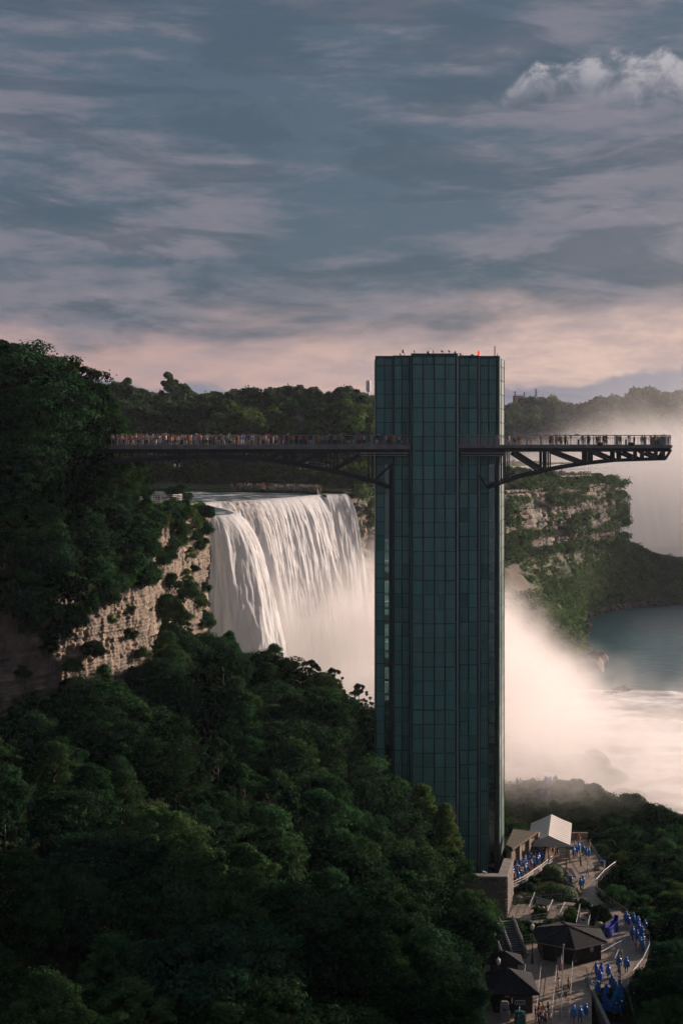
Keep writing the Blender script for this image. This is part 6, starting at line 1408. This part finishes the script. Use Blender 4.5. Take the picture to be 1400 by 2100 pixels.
def body_mesh(name, pose, seed=0):
    me = bpy.data.meshes.new('armature_'+name); rr_ = random.Random(seed)
    V = {'pelvis':(0,0,.95,.13),'spine':(0,.01,1.15,.125),'chest':(0,0,1.33,.135),'neck':(0,.0,1.50,.055),'head':(0,-.02,1.61,.10),'crown':(0,-.015,1.70,.07)}
    E = [('pelvis','spine'),('spine','chest'),('chest','neck'),('neck','head'),('head','crown')]
    st_ = {'stand':(0,0),'walk':(.16,-.2),'lean':(.05,0),'phone':(.03,-.03),'hips':(.04,0),'step':(.22,-.1)}[pose]
    for sx, nm, dy in ((-1,'l',st_[0]),(1,'r',st_[1])):
        V['hip'+nm] = (sx*.10,0,.88,.10); V['knee'+nm] = (sx*.11,-dy*.6-.02,.48,.062); V['ankle'+nm] = (sx*.11,-dy*.9+.02,.08,.042); V['toe'+nm] = (sx*.125,-dy*.9-.14,.035,.038)
        E += [('pelvis','hip'+nm),('hip'+nm,'knee'+nm),('knee'+nm,'ankle'+nm),('ankle'+nm,'toe'+nm)]
        V['sh'+nm] = (sx*.19,0,1.41,.062)
        if pose == 'lean': el, wr, ha = (sx*.27,-.14,1.20), (sx*.20,-.36,1.12), (sx*.17,-.44,1.11)
        elif pose == 'phone': el, wr, ha = (sx*.27,-.18,1.25), (sx*.10,-.36,1.48), (sx*.07,-.40,1.55)
        elif pose == 'hips': el, wr, ha = (sx*.34,.06,1.18), (sx*.2,-.04,1.0), (sx*.15,-.1,.98)
        elif pose == 'walk': el, wr, ha = (sx*.25,sx*.12,1.14), (sx*.25,sx*.08-.14,.93), (sx*.24,sx*.08-.2,.86)
        elif pose == 'step' and sx > 0: el, wr, ha = (sx*.27,.02,1.15), (sx*.36,-.22,1.05), (sx*.40,-.30,1.03)
        else: el, wr, ha = (sx*.25,.02,1.13), (sx*.26,-.05,.90), (sx*.26,-.07,.80)
        V['el'+nm] = (*el,.046); V['wr'+nm] = (*wr,.034); V['ha'+nm] = (*ha,.036)
        E += [('chest','sh'+nm),('sh'+nm,'el'+nm),('el'+nm,'wr'+nm),('wr'+nm,'ha'+nm)]
    if pose == 'lean':
        for k in ('spine','chest','neck','head','crown'): V[k] = (V[k][0], V[k][1]-(V[k][2]-.95)*.18, V[k][2]-.02, V[k][3])
    ks = list(V); me.from_pydata([V[k][:3] for k in ks], [(ks.index(a), ks.index(c)) for a, c in E], [])
    o = bpy.data.objects.new('tmp', me); COL.objects.link(o); sk = o.modifiers.new('s','SKIN'); sk.use_smooth_shade = True; ss = o.modifiers.new('u','SUBSURF'); ss.levels = 1; ss.render_levels = 1
    for i, k in enumerate(ks): me.skin_vertices[0].data[i].radius = (V[k][3], V[k][3]*(.72 if k in ('pelvis','spine','chest') else 1)); me.skin_vertices[0].data[i].use_root = (k == 'pelvis')
    dg = bpy.context.evaluated_depsgraph_get(); out = bpy.data.meshes.new_from_object(o.evaluated_get(dg)); out.name = name
    bpy.data.objects.remove(o); bpy.data.meshes.remove(me)
    out.materials.clear()
    for m_ in (skin_m[0], cloth_m['white'], cloth_m['navy'], hair_m['black']): out.materials.append(m_)
    for p in out.polygons:
        c = p.center; leg = c.z < .95
        if c.z < .09: mi = 3
        elif leg and abs(c.x) < .22 and not (pose != 'hips' and abs(c.x) > .2): mi = 2 if (seed % 2 == 0 or c.z > .5) else 0
        elif c.z > 1.52: mi = 3 if (c.y > .02 or c.z > 1.70) else 0
        elif c.z > 1.475 and abs(c.x) < .08: mi = 0
        elif abs(c.x) > .215 and c.z < 1.22: mi = 0
        elif leg and abs(c.x) >= .2: mi = 0
        elif c.y < -.25 and c.z > .85: mi = 0
        else: mi = 1
        p.material_index = mi
    return out
BOD = [body_mesh('body', p_, s_) for p_, s_ in (('stand',0),('lean',2),('walk',4),('phone',1),('hips',0),('step',3),('stand',1),('lean',3))]
def poncho_mesh(seed, walk=0.0):
    rg = np.random.RandomState(seed); n = 22; a = np.linspace(0, 2*np.pi, n, endpoint=False); V = []
    rings = [(1.845,.02,.0),(1.82,.085,0),(1.74,.135,0),(1.63,.145,0),(1.55,.13,0),(1.49,.19,.0),(1.43,.27,.01),(1.28,.30,.03),(1.12,.31,.04),(.95,.32,.05),(.74,.34,.07)]
    ph = rg.uniform(0, 6, 3)
    for z, r, f in rings:
        rr_ = r+f*(np.sin(a*5+ph[0])*.5+np.sin(a*8+ph[1])*.35+np.sin(a*3+ph[2])*.4)
        depth = .72 if z < 1.5 else 1.0; zz = z+.03*np.sin(a*2+ph[1])*(z < .9)
        V.append(np.stack([rr_*np.cos(a), rr_*np.sin(a)*depth-.01-walk*(1.5-z)*.15*(z < 1.5), zz+0*a], 1))
    Q = []
    for i in range(len(rings)-1):
        for j in range(n):
            ang = a[j]+np.pi/n
            if i in (2, 3) and abs(((ang+np.pi/2+np.pi) % (2*np.pi))-np.pi) < .75: continue   # face opening
            Q.append((i*n+j, i*n+(j+1)%n, (i+1)*n+(j+1)%n, (i+1)*n+j))
    return npmesh('poncho', np.concatenate(V), np.array(Q)[:, ::-1], M['poncho'], True)
PON = [poncho_mesh(s, .3*(s % 3)) for s in range(5)]
hat = MB(); hat.lathe((0,-.02,1.66),[(.19,0),(.19,.015),(.115,.03),(.11,.09),(.07,.13),(.01,.14)],12); HAT = [hat.mesh('hat', cloth_m['white'], True)]
HAIR = MB(); HAIR.lathe((0,.035,1.50),[(.05,-.12),(.095,-.02),(.115,.1),(.105,.19),(.06,.235),(.01,.245)],10); HAIRM = HAIR.mesh('hair', hair_m['black'], True)
BAG = MB(); BAG.lathe((0,.2,1.05),[(.08,0),(.14,.03),(.15,.25),(.12,.38),(.03,.42)],8,sx=1,sy=.7); BAGM = BAG.mesh('backpack', cloth_m['black'], True)
npers = 0
def slotmats(o, ms):
    for i, m_ in enumerate(ms): o.material_slots[i].link = 'OBJECT'; o.material_slots[i].material = m_
def person(loc, rz, kind, label, group, h=1.0, top=None, bot=None, b_=None):
    global npers; npers += 1
    if kind == 'poncho': bm2 = R.choice([BOD[2], BOD[6], BOD[0], BOD[5]])
    else: bm2 = BOD[b_] if b_ is not None else R.choice(BOD)
    o = mobj('person', bm2, None, loc); o.rotation_euler.z = rz; s = h*R.uniform(.94, 1.05); o.scale = (s*1.04, s*1.04, s)
    tag(o, label, 'person', group); slotmats(o, (R.choice(skin_m), cloth_m[top or 'white'], cloth_m[bot or 'navy'], hair_m[R.choice(['black','black','brown','blond'])]))
    if kind == 'poncho': mobj('poncho', R.choice(PON), o)
    else:
        q = R.random()
        if q < .13: hh = mobj('hat', HAT[0], o); hh.material_slots[0].link = 'OBJECT'; hh.material_slots[0].material = cloth_m[R.choice(['white','white','red','navy','tan'])]
        elif q < .6: hh = mobj('hair', HAIRM, o); hh.material_slots[0].link = 'OBJECT'; hh.material_slots[0].material = hair_m[R.choice(['black','brown','black','blond'])]
        if R.random() < .12: bb = mobj('backpack', BAGM, o); bb.material_slots[0].link = 'OBJECT'; bb.material_slots[0].material = cloth_m[R.choice(['black','grey','navy'])]
    return o
zd = zp(916.2)
tops_ = ['white','white','red','red','orange','orange','pink','black','black','grey','navy','blue','tan','maroon','yellow','teal','white','tan']
bays = [(-2,'left of the first wide post')]+[(k, t_) for k, t_ in enumerate(['between first and second wide posts','between second and third wide posts','between third and fourth wide posts','between fourth and fifth wide posts','past the last wide post'])]
def bay(px):
    for lim, t_ in ((288,bays[0][1]),(405,bays[1][1]),(523,bays[2][1]),(642,bays[3][1]),(761,bays[4][1])):
        if px < lim: return t_
    return bays[5][1]
# packed walkway
n1 = 118
for k in range(n1):
    px = 232+(838-232)*(k+R.uniform(-.35,.35))/n1; row = k%3; Y = [YF+.45, YF+1.5, YF+2.7][row]+R.uniform(-.2,.3); top = R.choice(tops_) if px < 480 else R.choice(tops_+['black','maroon','navy','grey','black'])
    if px < 420 and R.random() < .35: top = R.choice(['orange','red','white','tan'])
    bot = R.choice(['navy','black','grey','tan','navy','white']); x = TXp(px, Y)
    person((x, Y, zd), R.choice([0,0,3.1,1.5,-1.5])+R.uniform(-.6,.6), 'p', 'person in %s top, %s row of walkway crowd, %s' % (top, ['front','middle','back'][row], bay(px)), 'people packed along the walkway', top=top, bot=bot, h=1.05)
# deck right of the tower (px, top, bottom, pose)
for k, (px, top, bot, pz_) in enumerate(((1041,'black','tan',6),(1044,'white','navy',0),(1055,'black','navy',4),(1062,'navy','tan',1),(1064,'maroon','tan',6),(1127,'tan','black',1),(1131,'black','grey',0),(1134,'maroon','tan',4),(1141,'grey','white',0),(1147,'orange','tan',6),(1150,'tan','black',1),(1159,'black','navy',0),(1161,'navy','black',2),(1193,'grey','white',0),(1196,'black','grey',6),(1205,'black','black',4),(1207,'black','navy',0),(1217,'tan','white',6),(1223,'black','grey',1),(1227,'black','pink',4),(1236,'black','white',3),(1239,'navy','grey',0),(1243,'black','black',5),(1268,'tan','white',2),(1272,'black','tan',0),(1300,'maroon','tan',6),(1316,'grey','white',0),(1322,'navy','grey',5),(1333,'white','tan',6),(1341,'orange','tan',0),(1344,'tan','black',4),(1349,'black','navy',0),(1357,'black','black',1),(1361,'tan','navy',6))):
    Y = YF+R.uniform(.5, 4.8)
    loc_ = 'near the red post' if px < 1075 else 'first group from the tower' if px < 1165 else 'gathered mid-deck' if px < 1250 else 'alone by the long rail' if px < 1310 else 'near the rounded deck end'
    person((TXp(px,Y), Y, zd), R.uniform(0,6.28), 'p', 'person in %s top and %s trousers on deck, %s' % (top, bot, loc_), 'people on the cantilevered deck', top=top, bot=bot, b_=pz_)
# queue beside the arches
qn = 0
for k in range(58):
    f_ = (k+.5)/58; row = k%4; px = 1050+f_*66; py0 = 1820-f_*50; py = py0-2.5-row*5.2+R.uniform(-1,1)
    p = G(px+R.uniform(-2,2)-row*.8, py); col = 'poncho' if R.random() < (.75 if f_ < .55 else .4) else 'p'; top = R.choice(['red','orange','pink','white','black','tan','yellow'])
    person(p, R.uniform(0,6.28), col, ('person in a blue poncho' if col == 'poncho' else 'person in a %s top' % top)+(' at the wall end of the queue' if f_ < .3 else ' mid-queue by the arches' if f_ < .7 else ' queueing just outside the tent')+(', railing side' if row == 0 else ', arch side' if row == 3 else ', inner row' if row == 1 else ', second inner row'), 'people queueing beside the stone arches', top=top, bot=R.choice(['navy','black','tan']))
for k in range(22):
    px, py = R.uniform(1088,1144), R.uniform(1738,1762); top = R.choice(['red','white','orange','black','pink','blue'])
    person(G(px,py), R.uniform(0,6.28), 'p', 'person in a %s top under the white tent' % top, 'people under the white tent', top=top, bot='black')
# individuals on the paths (feet px, py)
W_ = [(1176,1762,'poncho','blue poncho in the left huddle right of the tent'),(1181,1758,'poncho','blue poncho at the back of the left huddle right of the tent'),(1178,1750,'p:pink','pink top behind the left huddle right of the tent'),(1186,1752,'poncho','blue poncho on the right of the left huddle by the tent'),
 (1195,1756,'poncho','blue poncho in the right huddle beside the far railing'),(1202,1763,'poncho','blue poncho in front of the right huddle beside the far railing'),(1207,1761,'poncho','rightmost blue poncho of the huddle beside the far railing'),(1187,1733,'p:orange','orange top alone beyond the huddles at the far end of the path'),(1209,1745,'p:orange','orange top beside the far railing'),
 (1190,1778,'p:green','dark green jacket walking alone below the huddles'),(1205,1798,'p:white','white shirt and bare legs bending on the wet path'),(1190,1826,'poncho','blue poncho, left one of the pair on the path bend'),(1195,1824,'poncho','blue poncho, right one of the pair on the path bend'),(1171,1818,'poncho','blue poncho seated height at the rocks by the hedge'),(1162,1792,'p:tan','tan top beside the dark mat'),
 (1284,1900,'poncho','blue poncho first at the top of the line on the curve'),(1288,1906,'poncho','blue poncho second in the line on the curve'),(1299,1902,'poncho','blue poncho by the rail near the top of the line'),(1297,1930,'poncho','blue poncho on the inner side of the line'),(1308,1908,'poncho','blue poncho leaning on the rail mid line'),(1309,1922,'poncho','blue poncho in the middle of the line on the curve'),(1306,1936,'poncho','blue poncho with dark trousers in the line'),(1322,1916,'poncho','blue poncho at the outer rail beside the yellow bag'),(1316,1930,'poncho','blue poncho just inside the outer rail'),(1318,1946,'poncho','blue poncho low in the line'),(1313,1952,'poncho','blue poncho near the end of the line'),(1319,1958,'poncho','blue poncho last in the line on the curve'),(1306,1956,'p:pink','pink top standing inside the end of the line'),
 (1273,1981,'p:grey','grey shirt and white cap standing alone, arm raised, above the steps'),(1284,1997,'poncho','blue poncho standing right of the man in grey above the steps'),(1269,1993,'poncho','blue poncho behind the man in grey above the steps'),(1270,2007,'p:grey','grey top at the head of the lower steps'),
 (1222,2005,'poncho','blue poncho, left of three walking abreast above the steps'),(1233,2008,'poncho','blue poncho, middle of three walking abreast above the steps'),(1247,2010,'poncho','blue poncho, right of three walking abreast above the steps'),
 (1145,2034,'p:white','white top left of the flagpole'),(1165,2036,'p:black','black jacket right of the flagpole, pushing a pram'),(1160,2052,'p:black','child in black in front of the flagpole'),
 (1176,2098,'poncho','blue poncho and white cap, left of three at the bottom edge'),(1189,2097,'poncho','blue poncho, middle of three at the bottom edge'),(1201,2092,'poncho','blue poncho, right of three at the bottom edge')]
for px, py, kd, lab in W_:
    top = kd.split(':')[1] if ':' in kd else 'grey'
    h = .68 if 'child' in lab else .8 if 'seated' in lab else 1.0
    person(G(px, py), R.uniform(0, 6.28), kd.split(':')[0], 'person in '+lab if kd == 'poncho' else 'person in '+lab if 'child' not in lab else lab, 'people on the lower plaza', h=h, top=top, bot='black' if top in ('black','grey','green') else 'tan')
sset = [(1229,2022),(1226,2046),(1254,2030),(1258,2040),(1270,2028),(1243,2050),(1272,2050),(1264,2058),(1239,2066),(1274,2068),(1259,2074),(1238,2088),(1262,2092),(1273,2088),(1249,2086)]
for k, (px, py) in enumerate(sset):
    wh = k == 4
    person(foot_on_steps(px, py), R.uniform(-.6,.6)+3.14, 'p' if wh else 'poncho', 'person in a white shirt on the lower steps' if wh else 'person in a blue poncho on the lower steps, %s from the top' % ORD[k], 'people climbing the lower steps', top='white', bot='black')
for k, (px, py) in enumerate(((1098,2094),(1106,2090),(1113,2094),(1119,2097),(1104,2100),(1124,2090),(1111,2103),(1118,2105))):
    top = ['black','yellow','orange','tan','red','black','white','pink'][k]; person(G(px,py), R.uniform(0,6.3), 'p', 'person in a %s top in the small group beside the green barrel' % top, 'people beside the green barrel', top=top, bot='navy')
for k, (px, py, Y) in enumerate(((1033,1590,288),(1039,1588,288),(1036,1592,286),(1060,1640,256),(1067,1641,254),(1118,1635,256),(1123,1637,256),(1128,1640,256),(1136,1636,256),(1140,1638,255),(1112,1662,246),(1116,1672,244),(1110,1674,244),(1124,1668,244),(1120,1650,252))):
    x = TXp(px, Y); z = gh(x, Y)
    person((x, Y, z), R.uniform(0,6.3), 'poncho' if k != 4 else 'p', 'person in a blue poncho '+('on the misty rise beside the tower, ' if k < 3 else 'below the large boulder, ' if k < 5 else 'on the misty trail above the tent, ')+ORD[k if k < 3 else k-3 if k < 5 else k-5]+' of them' if k != 4 else 'person in white below the large boulder', 'people in the mist behind the tent', top='white')
for k, px in enumerate((316,321,326,333,338)):
    person((TXp(px,268.5),268.5,-10.65), R.uniform(0,6.3), 'p', 'person in a %s top behind the white curved railing' % ['grey','red','black','orange','white'][k], 'people on the headland lookout', top=['grey','red','black','orange','white'][k], h=.95)
# the umbrella-yellow bag and the pram
m_ = MB(); m_.lathe((0,0,0),[(.05,0),(.2,.08),(.22,.5),(.12,.75),(.03,.8)],9,sx=1,sy=.5); o = m_.build('bag', cloth_m['yellow']); q = G(1328,1922); o.location = q+Vector((0,0,.3)); o.rotation_euler = (0,-.5,0); tag(o,'bright yellow bag hanging by the outer rail at the poncho line','bag')
q = G(1154,2040); e = empty('pram', q, 'small dark pram between the two adults at the flagpole', 'pram')
m_ = MB(); m_.lathe(q+Vector((0,0,.45)),[(.1,0),(.22,.1),(.25,.35),(.2,.4)],10,sx=.8,sy=1.3); m_.build('seat', M['black'], e); m_ = MB(); m_.beam(q+Vector((.15,-.3,.1)), q+Vector((.15,.35,1.0)), .035); m_.beam(q+Vector((-.15,-.3,.1)), q+Vector((-.15,.35,1.0)), .035); m_.beam(q+Vector((.15,.35,1.0)), q+Vector((-.15,.35,1.0)), .035); m_.build('frame', M['steel_grey'], e)
for dx_, dy_ in ((-.2,-.3),(.2,-.3),(-.2,.25),(.2,.25)): m_ = MB(); m_.tube(q+Vector((dx_-.02,dy_,.12)), q+Vector((dx_+.02,dy_,.12)), .12, n=12); m_.build('wheel', M['black'], e)
# distant crowds beyond the 300 nearest people: one mesh each
def crowd(name, pts, seed):
    rr_ = random.Random(seed); mm = [cloth_m[k] for k in ('white','red','orange','black','grey','blue','tan','pink')]+[skin_m[1], hair_m['black']]; b = MB()
    for p in pts:
        p = Vector(p); h = rr_.uniform(1.5,1.8); ci = rr_.randrange(8); li = rr_.choice([3,4,6,3])
        for sx in (-.09,.09): b.lathe(p+Vector((sx,0,0)),[(.05,0),(.07,.4*h*.6),(.09,.5*h)],6,mi=li)
        b.lathe(p,[(.12,.48*h),(.15,.6*h),(.19,.78*h),(.14,.83*h),(.06,.86*h)],8,mi=ci,sx=1.1,sy=.75)
        for sx in (-.22,.22): b.tube(p+Vector((sx*.9,0,.8*h)), p+Vector((sx*1.2,-.05,.5*h)), .045,.035,n=5,mi=8 if rr_.random()<.5 else ci)
        b.lathe(p+Vector((0,0,.85*h)),[(.05,0),(.09,.04*h),(.10,.08*h),(.07,.13*h),(.02,.15*h)],7,mi=8 if rr_.random()<.5 else 9)
    return tag(b.build(name, mm), kind='stuff')
pts = []
for k in range(95):
    f_ = R.random()**.7; q = A.lerp(B_, f_)+Vector((R.uniform(-.2,.6), R.uniform(.5,5.5), .45)); pts.append(q)
for k in range(8): q = P(572+R.uniform(-3,32), 972, 440.8); pts.append((q.x, 441+R.random(), q.z-.6))
crowd('terrace_crowd', pts, 3)
a, c = P(1086,972,560), P(1211,967,600); crowd('cliff_crowd', [a.lerp(c, R.random())+Vector((R.uniform(-.5,.5), R.uniform(.3,3), -1.3)) for k in range(60)], 4)

# ------------------------------------------------------------------ mist and air
def mist(name, x0, x1, y0, y1, z0, z1, fn, col=(0.985,0.95,0.928), aniso=0.2, verts=None):
    m = bpy.data.materials.new(name); m.use_nodes = True; t = NT(m.node_tree); o = t.n('ShaderNodeOutputMaterial'); vs = t.n('ShaderNodeVolumePrincipled')
    pos = t.n('ShaderNodeNewGeometry').outputs['Position']; x, y, z = t.xyz(pos)
    d = fn(t, pos, x, y, z); t.put(vs.inputs['Density'], d); vs.inputs['Color'].default_value = (*col, 1); vs.inputs['Anisotropy'].default_value = aniso
    t.t.links.new(vs.outputs[0], o.inputs['Volume'])
    b = MB(); b.box(x0, x1, y0, y1, z0, z1); ob = b.build(name, m); tag(ob, kind='stuff'); return ob
def fall_mist(t, pos, x, y, z):
    n = t.noise(pos, 0.040, 5, 0.58); nf = t.m('SUBTRACT', n, 0.5)
    zt = t.m('SUBTRACT', -37.0, t.m('MULTIPLY', t.m('MAXIMUM', 0.0, t.m('SUBTRACT', x, 34.0)), 0.92))
    zt = t.m('ADD', zt, t.m('MULTIPLY', t.ramp01(x, -8, 14), 6.0))
    zt = t.m('SUBTRACT', zt, t.ramp01(y, 318, 282, True, 0, 9))
    zt = t.m('MAXIMUM', zt, t.m('SUBTRACT', t.ramp01(y, 225, 262, True, -64.0, -55.5), t.ramp01(y, 290, 335, True, 0.0, 11.0)))
    zt = t.m('MAXIMUM', zt, t.ramp01(x, 50, 90, True, -61.5, -64.5))
    zt = t.m('ADD', zt, t.m('MULTIPLY', nf, 40.0)); zt = t.m('ADD', zt, t.m('MULTIPLY', t.m('SUBTRACT', t.noise(pos, 0.11, 4, 0.6), 0.5), 12.0))
    body = t.ramp01(z, t.m('ADD', zt, 7.0), t.m('SUBTRACT', zt, 15.0))
    low = t.ramp01(z, -58.0, -70.0, True, 0.35, 1.0)
    e = t.m('MULTIPLY', t.ramp01(y, 225, 268), t.ramp01(y, 418, 396)); e = t.m('MULTIPLY', e, t.ramp01(x, 118, 78)); e = t.m('MULTIPLY', e, t.ramp01(x, -34, -26))
    dens = t.m('MULTIPLY', body, t.m('ADD', t.ramp01(x, 44, 90, True, 0.032, 0.013), t.m('MULTIPLY', t.ramp01(y, 318, 280), t.ramp01(x, 20, 40, True, 0.0, 0.016))))
    n2 = t.noise(pos, 0.085, 6, 0.66, 0.8)
    dens = t.m('MULTIPLY', t.m('MULTIPLY', dens, t.ramp01(n, 0.34, 0.62, True, 0.35, 1.35)), t.ramp01(n2, 0.36, 0.64, True, 0.2, 1.7))
    return t.m('MULTIPLY', dens, e)
mist('fall_mist', -36, 120, 224, 420, -70.6, -18, fall_mist)
def far_mist(t, pos, x, y, z):
    n = t.noise(pos, 0.016, 5, 0.6); nf = t.m('SUBTRACT', n, 0.5)
    zt = t.ramp01(x, 112, 190, True, -8.0, 10.0); zt = t.m('ADD', zt, t.m('MULTIPLY', nf, 55.0))
    body = t.ramp01(z, t.m('ADD', zt, 14.0), t.m('SUBTRACT', zt, 16.0))
    wis = t.m('MULTIPLY', t.ramp01(z, 62, 20), t.m('MULTIPLY', t.ramp01(n, 0.46, 0.66), t.ramp01(x, 110, 210, True, 0.0, 0.13)))
    dens = t.m('ADD', t.m('MULTIPLY', body, t.ramp01(x, 66, 122, True, 0.003, 0.009)), t.m('MULTIPLY', wis, 0.03))
    e = t.m('MULTIPLY', t.ramp01(y, 662, 700), t.ramp01(y, 980, 900)); e = t.m('MULTIPLY', e, t.ramp01(x, 60, 95))
    return t.m('MULTIPLY', dens, e)
mist('far_mist', 60, 470, 660, 980, -70.4, 64, far_mist)
HAZE = 0.00005
def haze(t, pos, x, y, z): return HAZE
mist('haze', -1510, 1510, -30, 2620, -72, 70, haze, col=(0.80,0.86,1.0), aniso=0.3)
